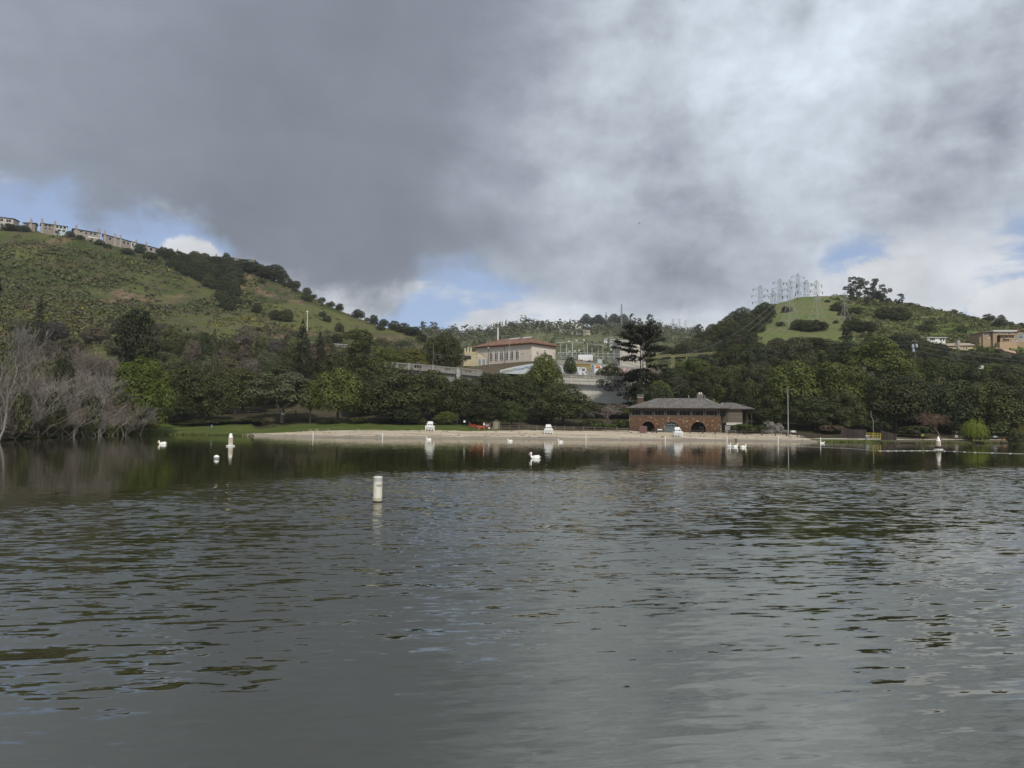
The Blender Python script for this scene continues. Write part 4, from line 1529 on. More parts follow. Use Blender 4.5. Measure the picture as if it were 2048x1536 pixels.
for i, (s, px, py, h, w) in enumerate(RT):
    p = GS(px, max(py, float(ip(px, R_RIDGE)) + 4), RH)
    tree('eucalyptus_tree', s, 'euc', px, py - h, w, ('small airy eucalyptus right of the skyline grove', 'tall airy eucalyptus in the grove on the pylon hill skyline')[h > 30], loc=p, h=h * p.y / F, w=w * p.y / F, trunk='euc',
         group=None if h < 30 else 'eucalyptus grove on the pylon hill')
for i, (px, py, h, w) in enumerate([(1676, 622, 22, 34), (1688, 632, 18, 26), (1710, 628, 18, 30), (1768, 640, 30, 40), (1790, 642, 34, 44), (1808, 640, 28, 34), (1574, 624, 16, 24), (1540, 618, 14, 22), (1600, 660, 26, 40), (1632, 660, 24, 50), (1618, 662, 26, 44),
                                    (1708, 662, 30, 50), (1730, 664, 26, 50), (1672, 646, 10, 14), (1977, 642, 20, 26), (2003, 652, 26, 24), (1997, 655, 20, 22), (2022, 652, 14, 14), (2043, 655, 14, 20), (1908, 620, 12, 18), (1925, 622, 8, 16),
                                    (1850, 620, 10, 18), (1822, 612, 10, 20), (1945, 634, 9, 14), (1560, 652, 14, 20), (1520, 662, 12, 18), (1880, 640, 9, 14), (1860, 650, 14, 24), (1850, 664, 20, 34), (1920, 664, 16, 26), (1700, 640, 12, 20), (1655, 604, 8, 14)]):
    p = GS(px, py, RH)
    tree('hill_tree', 'bush' if h < 15 else 'oak', 'oak', px, py - h, w, 'dark rounded tree or bush on the open slope of the pylon hill', loc=p, h=max(h, w * .52) * p.y / F, w=w * p.y / F, group='bushes on the open slope of the pylon hill', sink=1.2)
wood(44, (1740, 684, 2080, 742), ['oak', 'oak', 'olive', 'pine'], (34, 52), (28, 40), (lambda px, py: ('dark tree below the hillside houses, ' + q, 'trees below the hillside houses ' + q) if (q := ('left of the transformer pole', 'below the white house', 'below the yellow house', 'below the mansion')[int(np.searchsorted([1825, 1893, 1958], px))]) else None), 'trees below the hillside houses', which=RH, name='hill_tree', inside=lambda x, y: y > ip(x, [(1740, 690), (1840, 690), (1900, 704), (1980, 708), (2080, 720)]),
     lim=[(1740, 668), (1840, 664), (1856, 685), (1890, 688), (1902, 699), (1950, 700), (1962, 694), (2000, 697), (2030, 706), (2080, 712)])


# --- scrub and far forest: nobody could count it
def scrub(name, label, cat, which, n, polyf, rad, leafs, seed, tall=0.7, leaf=.34, kq=12):
    rs = RS(seed)
    V, Fq = TERR[which]
    A = V[Fq]
    ar = np.linalg.norm(np.cross(A[:, 1] - A[:, 0], A[:, 3] - A[:, 0]), axis=1)
    idx = rs.choice(len(Fq), n, p=ar / ar.sum())
    u, v = rs.rand(n, 1), rs.rand(n, 1)
    B = A[idx, 0] + (A[idx, 1] - A[idx, 0]) * u + (A[idx, 3] - A[idx, 0]) * v
    r = ROT_T @ (B - np.array(CAM)).T
    PXs, PYs = 1024 + r[0] / -r[2] * F, 768 - r[1] / -r[2] * F
    dens = polyf(PXs, PYs, B)
    k = (PXs > -150) & (PXs < 2200) & (rs.rand(n) < dens)
    B = B[k]
    sz = rs.uniform(*rad, len(B)) * (0.6 + 0.8 * rs.rand(len(B)) ** 2)
    rep = np.repeat(np.arange(len(B)), kq)
    d = unit(len(rep), rs)
    d[:, 2] = abs(d[:, 2])
    P = B[rep] + d * sz[rep][:, None] * np.array([1, 1, tall]) * rs.uniform(.7, 1.1, (len(rep), 1))
    N = d + unit(len(rep), rs) * .6 + np.array([0, 0, .3])
    Vv, Ff = leaf_faces(P, N, sz[rep] * leaf, rs)
    o = link(name, npmesh(name, Vv, Ff, LM[leafs]), kind='stuff')
    return tag(o, label, cat)


ROT_T = np.array(ROT).T
lhill = LOFT['left_hill'][1]
pat = lambda B, s, sd: fbm(B[:, 0], B[:, 1], s, sd, 3)
nose = lambda x, y: np.clip((x - (420 + (y - 520) * .9)) / 50, 0, 1)
scrub('scrub', 'low green-grey scrub covering the open left hill', 'scrub', lhill, 36000, lambda x, y, B: np.clip((pat(B, .022, 5) - .44) * 9, .06, 1) * (1 - .82 * nose(x, y)), (.7, 2.9), 'scrub', 1, .7, .36, 9)
scrub('dry_scrub', 'brownish dry scrub on the lower left hill', 'scrub', lhill, 26000, lambda x, y, B: np.clip((pat(B, .024, 15) - .47) * 9, .05, 1) * np.interp(y, [500, 560, 640], [.1, .5, 1]) * (1 - .85 * nose(x, y)), (.6, 2.5), 'brush', 2, .7, .36, 9)
scrub('flowering_scrub', 'yellow-flowered bushes in patches on the left hill', 'scrub', lhill, 24000, lambda x, y, B: np.where(pat(B, .02, 25) > .53, 1, 0.0) * np.interp(y, [485, 530, 640, 700], [.0, 1, 1, .0]) * np.interp(x, [0, 60, 330, 640], [.5, 1, 1, .1]), (.9, 2.0), 'gorse', 3)
rhill = LOFT['right_hill'][1]
grassy = lambda x, y: np.clip(np.minimum((x - (1545 + (y - 590) * -.3)) / 14, (1668 + (y - 590) * .55 - x) / 14), 0, 1)
scrub('hill_scrub', 'grey-green scrub covering the right flank of the pylon hill', 'scrub', rhill, 26000, lambda x, y, B: np.where(pat(B, .03, 6) > .34, 1.0, .5) * (1 - grassy(x, y)) * np.interp(x, [1440, 1560, 1660, 1700], [.4, .5, .6, 1]), (.9, 2.2), 'scrub', 4)


def forest(name, label, n, polyf, hh, leafs, seed, kq=46, shape=(.42, .42, .6), leaf=.2, dense=1.0):
    return scrub(name, label, 'forest', LOFT['far_hill'][1], n, polyf, hh, leafs, seed, 1.6, leaf, kq)


rid = [(640, 650), (700, 668), (780, 668), (830, 664), (880, 662), (960, 664), (1000, 652), (1060, 648), (1110, 655), (1140, 656), (1180, 654), (1230, 652), (1280, 652), (1330, 662), (1370, 668), (1430, 672), (1700, 660)]
forest('forest', 'hazy far-off woods covering the distant hills in the middle', 4200, lambda x, y, B: np.where((x > 1040) & (x < 1250) & (y > 672), .06, np.where((x > 1080) & (x < 1400) & (y > ip(x, rid) + 16), .35, 1.0)), (4.5, 8.0), 'euc', 5)
forest('hill_brush', 'pale green brush on the sunlit slope of the distant hill', 2600, lambda x, y, B: np.where((x > 1030) & (x < 1420) & (y > 662), 1.0, .0), (2.0, 5.0), 'scrub', 6, 30)
FAR = [('euc', 846, 662, 26, 20), ('euc', 868, 661, 24, 24), ('euc', 905, 664, 18, 20), ('fir', 1140, 658, 24, 12), ('fir', 1150, 657, 22, 10), ('tall', 1172, 656, 32, 26), ('tall', 1198, 654, 30, 30), ('fir', 1212, 654, 34, 12), ('tall', 1228, 653, 30, 28),
       ('tall', 1246, 653, 30, 26), ('euc', 1264, 654, 30, 18), ('euc', 1280, 656, 24, 16), ('euc', 1300, 660, 34, 22), ('euc', 1318, 664, 22, 16), ('euc', 1332, 666, 18, 14), ('euc', 1398, 676, 30, 24), ('tall', 1085, 654, 20, 12), ('euc', 1076, 652, 20, 16), ('euc', 1050, 650, 14, 14), ('euc', 960, 664, 12, 16), ('tall', 1022, 652, 12, 14), ('euc', 1120, 658, 18, 20), ('tall', 1160, 657, 20, 16), ('tall', 1186, 655, 24, 18)]
for s, px, py, h, w in FAR:
    p = GS(px, max(py, float(ip(px, rid)) + 3), [LOFT['far_hill'][1]])
    tree('distant_tree', s, 'euc' if s != 'fir' else 'pine', px, py - h, w, 'hazy tree standing up on the skyline of the distant hill', loc=p, h=h * p.y / F, w=w * p.y / F, group='skyline trees of the distant hill', trunk='euc', sink=1)
# ---------------------------------------------------------------- shared paints
WHITE = mat('white_paint', (0.80, 0.80, 0.78), 0.45, .4, noise=.25, nscale=3, color2=(0.62, 0.61, 0.57))
GLASS = mat('dark_glass', (0.018, 0.015, 0.013), 0.2, .12)
WOODD = mat('dark_wood', (0.075, 0.058, 0.045), 0.8, .2, noise=.7, nscale=4, objrand=.15)
WOODG = mat('weathered_wood', (0.16, 0.135, 0.11), 0.85, .15, noise=.6, nscale=5, objrand=.2)
CONC = mat('concrete', (0.56, 0.54, 0.485), 0.9, .15, noise=.65, nscale=.35, color2=(0.45, 0.43, 0.38))
CONC_G = mat('grey_concrete', (0.33, 0.315, 0.28), 0.9, .15, noise=.7, nscale=.6, color2=(0.21, 0.2, 0.18))
STEEL = mat('galvanised_steel', (0.36, 0.37, 0.36), 0.5, .4, noise=.3, nscale=1)
DARKM = mat('dark_metal', (0.035, 0.036, 0.038), 0.6, .3)


def ground_at(px, py, wh=None):
    p = G(px, py, [0] if wh is None else wh)
    return Vector(p)


# ---------------------------------------------------------------- stone bathhouse
def arch_wall(mb, x0, x1, h, arches, y0, y1, step=.12):
    """wall from x0 to x1 with round-headed openings (cx, half width, top)"""
    xs = set([x0, x1])
    n = int((x1 - x0) / step)
    for i in range(n + 1):
        xs.add(round(x0 + (x1 - x0) * i / n, 3))
    for cx, hw, tp in arches:
        for k in range(17):
            xs.add(round(cx - hw * math.cos(math.pi * k / 16), 3))
    xs = sorted(xs)

    def bot(x, inner):
        for cx, hw, tp in arches:
            if (cx - hw < x < cx + hw) or (inner and cx - hw - 1e-4 <= x <= cx + hw + 1e-4):
                u = (x - cx) / hw
                return tp - hw + hw * math.sqrt(max(0, 1 - u * u))
        return 0.0
    for a, b in zip(xs[:-1], xs[1:]):
        m = (a + b) / 2
        ins = bot(m, False) > 0 or any(cx - hw < m < cx + hw for cx, hw, tp in arches)
        za, zb = (bot(a, True), bot(b, True)) if ins else (0, 0)
        mb.add([(a, y0, za), (b, y0, zb), (b, y0, h), (a, y0, h), (a, y1, za), (b, y1, zb), (b, y1, h), (a, y1, h)],
               [(0, 1, 2, 3), (5, 4, 7, 6), (3, 2, 6, 7), (1, 0, 4, 5)])
    for cx, hw, tp in arches:
        for sx in (-1, 1):
            x = cx + sx * hw
            mb.add([(x, y0, 0), (x, y0, tp - hw), (x, y1, tp - hw), (x, y1, 0)], [(0, 1, 2, 3)])
    for x in (x0, x1):
        mb.add([(x, y0, 0), (x, y0, h), (x, y1, h), (x, y1, 0)], [(0, 1, 2, 3)])


STONE = leafmat('rubble_stone', (0.115, 0.062, 0.038), (0.215, 0.130, 0.082), 0.0, 0.0, (0.33, 0.25, 0.175), .08)
MORTAR = mat('mortar', (0.13, 0.088, 0.058), 0.95, .1)
SHINGLE = mat('grey_shingles', (0.185, 0.172, 0.160), 0.9, .15, island=.38, noise=.4, nscale=1.5)
POSTM = mat('brown_timber', (0.13, 0.105, 0.085), 0.8, .2, noise=.5, nscale=3)


def stones(mb, x0, x1, h, arches, y, rnd, w=(.16, .62), hh=(.15, .34), flip=None):
    z = 0.02
    while z < h - .06:
        rh = min(rnd.uniform(*hh), h - z)
        x = x0 + rnd.uniform(-.2, 0)
        while x < x1:
            rw = rnd.uniform(*w)
            a, b = max(x, x0), min(x + rw - .045, x1)
            zz0, zz1 = z + rnd.uniform(-.03, .03), z + rh - .04 + rnd.uniform(-.05, .03)
            zz1 = min(zz1, h)
            xm, zm = (a + b) / 2, (zz0 + zz1) / 2
            blocked = False
            for cx, hw, tp in arches:
                if abs(xm - cx) < hw + .05 + (b - a) * .25 and (zm < tp - hw or math.hypot(xm - cx, zm - tp + hw) < hw + .22):
                    blocked = True
            if not blocked and b - a > .08:
                d = rnd.uniform(.03, .11)
                j = lambda: rnd.uniform(-.075, .075)
                q = [(a + j(), zz0 + j()), (b + j(), zz0 + j()), (b + j(), zz1 + j()), (a + j(), zz1 + j())]
                V = [(u, y, v) for u, v in q] + [(xm + (u - xm) * .86, y - d, zm + (v - zm) * .82) for u, v in q]
                if flip:
                    V = [flip(*p) for p in V]
                mb.add(V, [(4, 5, 6, 7), (0, 1, 5, 4), (1, 2, 6, 5), (2, 3, 7, 6), (3, 0, 4, 7)])
            x += rw
        z += rh
    for cx, hw, tp in arches:                                       # ring of arch stones
        for k in range(15):
            a0, a1 = math.pi * k / 15 + .02, math.pi * (k + 1) / 15 - .02
            r0, r1 = hw + .01, hw + rnd.uniform(.34, .46)
            q = [(cx + r * math.cos(a), tp - hw + r * math.sin(a)) for r, a in ((r0, a0), (r1, a0), (r1, a1), (r0, a1))]
            d = rnd.uniform(.05, .1)
            V = [(u, y, v) for u, v in q] + [(u, y - d, v) for u, v in q]
            if flip:
                V = [flip(*p) for p in V]
            mb.add(V, [(4, 5, 6, 7), (0, 1, 5, 4), (1, 2, 6, 5), (2, 3, 7, 6), (3, 0, 4, 7)])


def hip_roof(mb, x0, x1, y0, y1, z0, z1, rx0, rx1, t=.16):
    ym = (y0 + y1) / 2
    e = [(x0, y0, z0), (x1, y0, z0), (x1, y1, z0), (x0, y1, z0)]
    r = [(rx0, ym, z1), (rx1, ym, z1)]
    lo = [(x, y, z - t) for x, y, z in e]
    mb.add(e + r + lo, [(0, 1, 5, 4), (2, 3, 4, 5), (1, 2, 5), (3, 0, 4), (0, 6, 7, 1), (1, 7, 8, 2), (2, 8, 9, 3), (3, 9, 6, 0), (9, 8, 7, 6)])
    return e, r


def shingle(mb, A, B, C, D, rows, rnd, w=.42):
    """shingles on the roof plane A-B (eave) to D-C (ridge)"""
    A, B, C, D = map(Vector, (A, B, C, D))
    nrm = (B - A).cross(D - A).normalized()
    if nrm.z < 0:
        nrm = -nrm
    for i in range(rows):
        t0, t1 = i / rows, min((i + 1.12) / rows, 1.0)
        L0, R0, L1, R1 = A.lerp(D, t0), B.lerp(C, t0), A.lerp(D, t1), B.lerp(C, t1)
        L = (R0 - L0).length
        n = max(1, int(L / w))
        cuts = [0] + [min(max((k + rnd.uniform(-.22, .22)) / n, 0), 1) for k in range(1, n)] + [1]
        for u, v in zip(cuts[:-1], cuts[1:]):
            if v - u < 1e-4:
                continue
            lift = .045 + rnd.uniform(0, .035)
            e = (v - u) * .04
            a, b = L0.lerp(R0, u + e) + nrm * lift, L0.lerp(R0, v - e) + nrm * lift
            c, d = L1.lerp(R1, v - e) + nrm * .012, L1.lerp(R1, u + e) + nrm * .012
            mb.add([a, b, c, d, a - nrm * (lift - .004), b - nrm * (lift - .004)], [(0, 1, 2, 3), (4, 5, 1, 0)])


def bathhouse():
    rnd = random.Random(5)
    g = ground_at(1349, 864)
    s = g.y / F
    th = RAD(-13)
    t = thing('bathhouse', 'two-storey stone bathhouse with three arches and a grey hipped roof on the beach', 'bathhouse', (g.x, g.y, g.z - .12), th)
    X = lambda px: (px - 1349) * s / math.cos(th + RAD(3))
    hw, H1, H2 = 12.2 * s / .1333, 31.6 * s, 48.6 * s
    x0, x1 = X(1260.5), X(1436)
    yd = 9.0
    ar = [(X(1298), 12.4 * s, 21.5 * s), (X(1343.7), 13.2 * s, 21.4 * s), (X(1394.4), 14.2 * s, 21.4 * s)]
    mb = MB()
    arch_wall(mb, x0, x1, H1, ar, 0, .55)
    mb.box(x0, x0 + .5, .55, yd, 0, H1).box(x1 - .5, x1, .55, yd, 0, H1).box(x0 + .5, x1 - .5, yd - .4, yd, 0, H1)
    w = part('stone_wall', mb, MORTAR, t)
    st = MB()
    stones(st, x0, x1, H1 - .05, ar, -.004, rnd)
    part('stones', st, STONE, t, kind='stuff')
    st = MB()
    stones(st, .02, yd, H1 - .05, [], 0, rnd, flip=lambda u, y, v: (x1 - y + .004, u, v))
    part('stones', st, STONE, t, kind='stuff')
    # passage behind the arches
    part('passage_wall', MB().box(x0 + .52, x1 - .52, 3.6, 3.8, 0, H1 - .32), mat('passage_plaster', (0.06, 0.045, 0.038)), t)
    part('upper_floor', MB().box(x0 - .05, x1 + .05, -.06, yd, H1, H1 + .18), POSTM, t)
    # gate grille in the middle arch: grey-green boards below, bars above
    cx, hw2, tp = ar[1]
    gt = part('gate', MB().box(cx - hw2 - .25, cx + hw2 + .02, -.16, -.08, 0, 1.25), mat('gate_paint', (0.13, 0.16, 0.165), .6, noise=.3), t)
    for k in range(9):
        x = cx - hw2 + .2 + k * (2 * hw2 - .4) / 8
        zt = tp - hw2 + math.sqrt(max(0, hw2 ** 2 - (x - cx) ** 2)) - .05
        part('bar', MB().box(x - .045, x + .045, .25, .33, .05, zt), mat('gate_bars', (0.27, 0.31, 0.33), .6), t)
    for z in (1.45, 2.1):
        part('crossbar', MB().box(cx - hw2 + .02, cx + hw2 - .02, .22, .30, z, z + .09), mat('gate_bars', ()), t)
    for x in (X(1399), X(1404)):
        part('notice', MB().box(x - .22, x + .22, 3.55, 3.6, 1.1, 1.7), mat('notice_paper', (.55, .53, .48)), t)
    part('lamp', MB().lathe([(.06, 0), (.13, .1), (.1, .24)], 8, at=(ar[2][0] - .3, -.2, tp + .12)), WHITE, t)
    part('wall_sign', MB().box(X(1316), X(1325), -.16, -.12, .55, .9), WHITE, t)
    # timber storey: paired posts, windows between
    posts = [1263.8, 1285.8, 1308.6, 1331.5, 1356, 1381, 1406.5, 1432.5]
    for i, p in enumerate(posts):
        for o in (-1.5, 1.5):
            part('post', MB().box(X(p + o) - .12, X(p + o) + .12, -.05, .19, H1 + .18, H2 - .1), POSTM, t)
    part('eave_beam', MB().box(x0 - .05, x1 + .05, -.03, .24, H2 - .32, H2 - .1), POSTM, t)
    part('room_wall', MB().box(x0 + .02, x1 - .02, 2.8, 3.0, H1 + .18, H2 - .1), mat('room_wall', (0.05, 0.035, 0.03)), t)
    part('side_wall', MB().box(x0, x0 + .15, .3, yd, H1 + .18, H2 - .1), WOODD, t)
    part('side_wall', MB().box(x1 - .15, x1, .3, yd, H1 + .18, H2 - .1), WOODD, t)
    for i in range(7):
        a, b = X(posts[i] + 1.5) + .13, X(posts[i + 1] - 1.5) - .13
        z0, z1 = H1 + .2, H2 - .34
        fr = MB()
        for x in (a + .05, a + (b - a) * .28, a + (b - a) * .72, b - .05):
            fr.box(x - .05, x + .05, .32, .42, z0, z1)
        fr.box(a, b, .33, .41, z0, z0 + .22).box(a, b, .33, .41, z1 - .35, z1 - .02)
        f = part('window', fr, POSTM, t)
        part('pane', MB().box(a + .1, b - .1, .365, .375, z0 + .2, z1 - .3), GLASS, f)
    # roof with shingles in courses
    ex0, ex1, ey0, ey1 = X(1253.5), X(1453), -1.1, yd + 1.1
    RH_ = 20.4 * s
    mb = MB()
    e, r = hip_roof(mb, ex0, ex1, ey0, ey1, H2 + .02, H2 + RH_ * 1.02, X(1315), X(1411))
    rf = part('roof', mb, mat('roof_deck', (.10, .095, .09)), t)
    sh = MB()
    shingle(sh, e[0], e[1], r[1], r[0], 15, rnd)
    shingle(sh, e[3], e[0], r[0], r[0], 15, rnd)
    shingle(sh, e[1], e[2], r[1], r[1], 15, rnd)
    sq = part('shingles', sh, SHINGLE, rf, kind='stuff')
    part('fascia', MB().box(ex0 - .02, ex1 + .02, ey0 - .05, ey0 - .005, H2 - .18, H2 + .06), WOODD, rf)
    # stone chimney, left: piers carry a cap slab
    cxx, cy = X(1280.5), 5.8
    c = part('chimney', MB().box(cxx - .78, cxx + .78, cy - .6, cy + .6, H2, H2 + 22.3 * s), MORTAR, t)
    st = MB()
    zc = H2
    for (u0, u1, yy, fl) in ((cxx - .78, cxx + .78, cy - .6, None),):
        q = MB()
        stones(q, u0, u1, 22 * s, [], yy, rnd, (.25, .5), (.18, .3))
        st.add([(x, y, z + zc) for x, y, z in q.v], q.f)
    part('stones', st, STONE, c, kind='stuff')
    part('ledge', MB().box(cxx - .88, cxx + .88, cy - .7, cy + .7, H2 + 22.3 * s, H2 + 23.2 * s), CONC, c)
    for dx in (-.62, -.2, .2, .62):
        part('pier', MB().box(cxx + dx - .12, cxx + dx + .12, cy - .5, cy + .5, H2 + 23.2 * s, H2 + 27 * s), CONC_G, c)
    part('cap', MB().box(cxx - 1.0, cxx + 1.0, cy - .8, cy + .8, H2 + 27 * s, H2 + 28 * s), CONC_G, c)
    # broad brick chimney, right, and vent pipes
    cxx, cy = X(1399), 6.2
    c = part('chimney', MB().box(cxx - .88, cxx + .88, cy - .55, cy + .55, H2 + 10 * s, H2 + 29 * s), mat('grey_brick', (0.17, 0.155, 0.13), noise=.6, nscale=5), t)
    part('cap', MB().box(cxx - .95, cxx + .95, cy - .62, cy + .62, H2 + 29 * s, H2 + 30 * s), CONC_G, c)
    for dx in (-.25, .3):
        part('flue', MB().lathe([(.2, 0), (.2, .3), (.28, .34), (.1, .46)], 8, at=(cxx + dx, cy, H2 + 30 * s)), WHITE, c)
    for px, hh in ((1376.6, 27), (1408, 26.5), (1425.5, 18.5)):
        part('vent_pipe', MB().lathe([(.08, 0), (.08, 1.4), (.13, 1.42), (.13, 1.55)], 8, at=(X(px), 5.2, H2 + hh * s - 1.5)), STEEL, t)
    # wooden annex on the right, set back, on a concrete base
    ax0, ax1 = X(1437), X(1478)
    ay0, ay1 = 1.6, 8.2
    zb = 13.5 * s
    part('annex_base', MB().box(ax0 + .01, ax1, ay0 + .15, ay1, 0, zb + .3), CONC_G, t)
    part('annex_ledge', MB().box(ax0 + 1.5, ax1 + .05, ay0 - .02, ay1, zb + .3, zb + 1.0), CONC, t)
    part('basement_door', MB().box(ax0 + .25, ax0 + 1.2, ay0 + .08, ay0 + .13, 0, 2.6), GLASS, t)
    part('basement_window', MB().box(ax0 + 2.6, ax0 + 3.5, ay0 + .08, ay0 + .13, .9, 2.4), GLASS, t)
    part('annex_wall', MB().box(ax0 + .01, ax1 - .02, ay0 + .12, ay1 - .1, zb + 1.0, H2 - .12), mat('annex_core', (.075, .062, .052)), t)
    SID = mat('board_siding', (0.145, 0.122, 0.098), .85, .15, noise=.4, nscale=3, objrand=.15)
    nb = 9
    bh = (H2 - .3 - zb - 1.0) / nb
    for k in range(nb):
        z = zb + 1.0 + k * bh
        part('board', MB().add([(ax0 + 2.0, ay0 + .04, z + .02), (ax1, ay0 + .04, z + .02), (ax1, ay0 + .095, z + bh - .01), (ax0 + 2.0, ay0 + .095, z + bh - .01),
                                (ax0 + 2.0, ay0 + .118, z + .02), (ax1, ay0 + .118, z + .02), (ax1, ay0 + .118, z + bh - .01), (ax0 + 2.0, ay0 + .118, z + bh - .01)],
                               [(0, 1, 2, 3), (0, 4, 5, 1), (1, 5, 6, 2), (3, 2, 6, 7), (4, 0, 3, 7)]), SID, t)
    f = part('window', MB().box(ax0 + .3, ax0 + .42, ay0 + .02, ay0 + .1, H1 + .3, H2 - .5).box(ax0 + .8, ax0 + .88, ay0 + .02, ay0 + .1, H1 + .3, H2 - .5).box(ax0 + 1.3, ax0 + 1.42, ay0 + .02, ay0 + .1, H1 + .3, H2 - .5), POSTM, t)
    part('pane', MB().box(ax0 + .42, ax0 + 1.3, ay0 + .09, ay0 + .105, H1 + .3, H2 - .5), GLASS, f)
    px1 = X(1499)
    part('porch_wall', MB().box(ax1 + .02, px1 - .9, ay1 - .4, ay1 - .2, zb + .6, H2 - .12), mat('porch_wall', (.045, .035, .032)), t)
    part('porch_floor', MB().box(ax1 + .02, px1 - .3, ay0 + .3, ay1, zb + .4, zb + .6), WOODD, t)
    for xx in (px1 - .5, ax1 + 1.2):
        part('porch_post', MB().box(xx - .09, xx + .09, ay0 + .4, ay0 + .58, zb + .6, H2 - .14), WOODD, t)
    part('porch_rail', MB().box(ax1 + .05, px1 - .3, ay0 + .42, ay0 + .5, zb + 1.4, zb + 1.5), WOODD, t)
    mb = MB()
    e, r = hip_roof(mb, X(1428), px1 + .25, ay0 - .7, ay1 + .9, H2 - .02, H2 + 12.3 * s, X(1440), X(1463))
    rf2 = part('annex_roof', mb, mat('roof_deck', ()), t)
    sh = MB()
    shingle(sh, e[0], e[1], r[1], r[0], 10, rnd)
    shingle(sh, e[1], e[2], r[1], r[1], 10, rnd)
    part('shingles', sh, SHINGLE, rf2, kind='stuff')
    return g, s, t


BH_G, BH_S, BH = bathhouse()


# ---------------------------------------------------------------- lifeguard stands
def lifeguard_stand(px, py, label, rz):
    g = ground_at(px, py)
    s = .124
    t = thing('lifeguard_stand', label, 'lifeguard stand', (g.x, g.y, g.z - .04), rz, 'lifeguard stands on the beach')
    W2, H = 1.12, 1.42
    for x in (-W2 + .07, -.38, .38, W2 - .07):
        part('leg', MB().box(x - .08, x + .08, -.72, -.58, 0, .46), WHITE, t)
        part('leg', MB().box(x - .08, x + .08, .58, .72, 0, .46), WHITE, t)
    part('deck', MB().box(-W2, W2, -.75, .75, .46, .58), WHITE, t)
    for a, b in ((-W2, -.38), (-.38, .38), (.38, W2)):
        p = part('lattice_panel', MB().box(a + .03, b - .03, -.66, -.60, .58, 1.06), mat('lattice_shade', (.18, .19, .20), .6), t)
        c, z = (a + b) / 2, .82
        w, h = (b - a) / 2 - .10, .21
        for (xa, za), (xb, zb) in (((0, h), (w, 0)), ((w, 0), (0, -h)), ((0, -h), (-w, 0)), ((-w, 0), (0, h))):
            part('slat', MB().bar((c + xa * .72, -.70, z + za * .72), (c + xb * .72, -.70, z + zb * .72), .09), WHITE, p)
        part('centre_board', MB().prism([(c, z + h * .6), (c + w * .55, z), (c, z - h * .6), (c - w * .55, z)], -.69, -.665), WHITE, p)
    for x in (-W2 + .06, -.38, .38, W2 - .06):
        part('stile', MB().box(x - .07, x + .07, -.74, -.60, .58, 1.06), WHITE, t)
    part('front_board', MB().box(-W2, W2, -.76, -.66, 1.06, H), WHITE, t)
    for sx in (-1, 1):
        part('side_board', MB().box(sx * W2 - .05 * (1 + sx), sx * W2 + .05 * (1 - sx), -.655, .75, .6, H), WHITE, t)
        part('armrest', MB().box(sx * .72 - .1, sx * .72 + .1, -.5, .6, 1.98, 2.06), WHITE, t)
        part('arm_post', MB().box(sx * .66 - .08, sx * .66 + .08, -.45, -.3, H, 1.98), WHITE, t)
    part('seat', MB().box(-.75, .75, -.55, .6, H, H + .10), WHITE, t)
    part('middle_post', MB().box(-.07, .07, -.2, -.06, H + .1, 1.84), WHITE, t)
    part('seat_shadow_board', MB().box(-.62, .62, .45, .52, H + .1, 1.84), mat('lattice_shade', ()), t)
    bk = MB().prism([(-.72, 1.80), (.72, 1.80), (.72, 2.16), (.60, 2.52), (-.60, 2.52), (-.72, 2.16)], .30, .44)
    part('backrest', bk, WHITE, t)
    return t


lifeguard_stand(860, 862, 'leftmost white lifeguard stand, in front of the lawn', RAD(-4))
lifeguard_stand(1097, 868, 'middle white lifeguard stand, on the sand before the rail fence', RAD(2))
lifeguard_stand(1355.5, 873.5, 'rightmost white lifeguard stand, in front of the stone arches', RAD(6))


# ---------------------------------------------------------------- rail fences
def rail_fence(pts, label, n, m=WOODD, hgt=1.12, rails=(.45, .92), name='rail_fence'):
    P = []
    for i in range(n + 1):
        u = i / n
        px, py = ip(u, [(k / (len(pts) - 1), p[0]) for k, p in enumerate(pts)]), ip(u, [(k / (len(pts) - 1), p[1]) for k, p in enumerate(pts)])
        P.append(ground_at(px, py))
    t = thing(name, label, 'fence', P[0])
    rr = random.Random(len(label))
    pm = MB().box(-.12, .12, -.11, .11, -.3, hgt).box(-.13, .13, -.12, .12, hgt, hgt + .05).mesh('post', m)
    for p in P:
        c = link('post', pm, t)
        c.location = p - P[0]
        c.rotation_euler = (rr.uniform(-.03, .03), rr.uniform(-.04, .04), rr.uniform(-.2, .2))
    for a, b in zip(P[:-1], P[1:]):
        for z in rails:
            z0, z1 = z + rr.uniform(-.03, .03), z + rr.uniform(-.03, .03)
            q = a - P[0] + Vector((0, -.05, z0))
            e = b - P[0] + Vector((0, -.05, z1))
            r = MB().bar((0, 0, 0), e - q, .13, .15)
            c = part('rail', r, m, t)
            c.location = q
    return t


rail_fence([(1002, 857.5), (1080, 859), (1160, 861), (1256, 864)], 'weathered grey rail fence from the shed to the bathhouse', 13, WOODG)
rail_fence([(1305, 866), (1313, 866.3)], 'short brown rail fence by the left arch of the bathhouse', 1, WOODD)
rail_fence([(1380, 867), (1450, 868.5), (1540, 871.5), (1600, 873.5), (1640, 875)], 'dark brown rail fence from the right arch to beyond the flagpole', 11, WOODD)


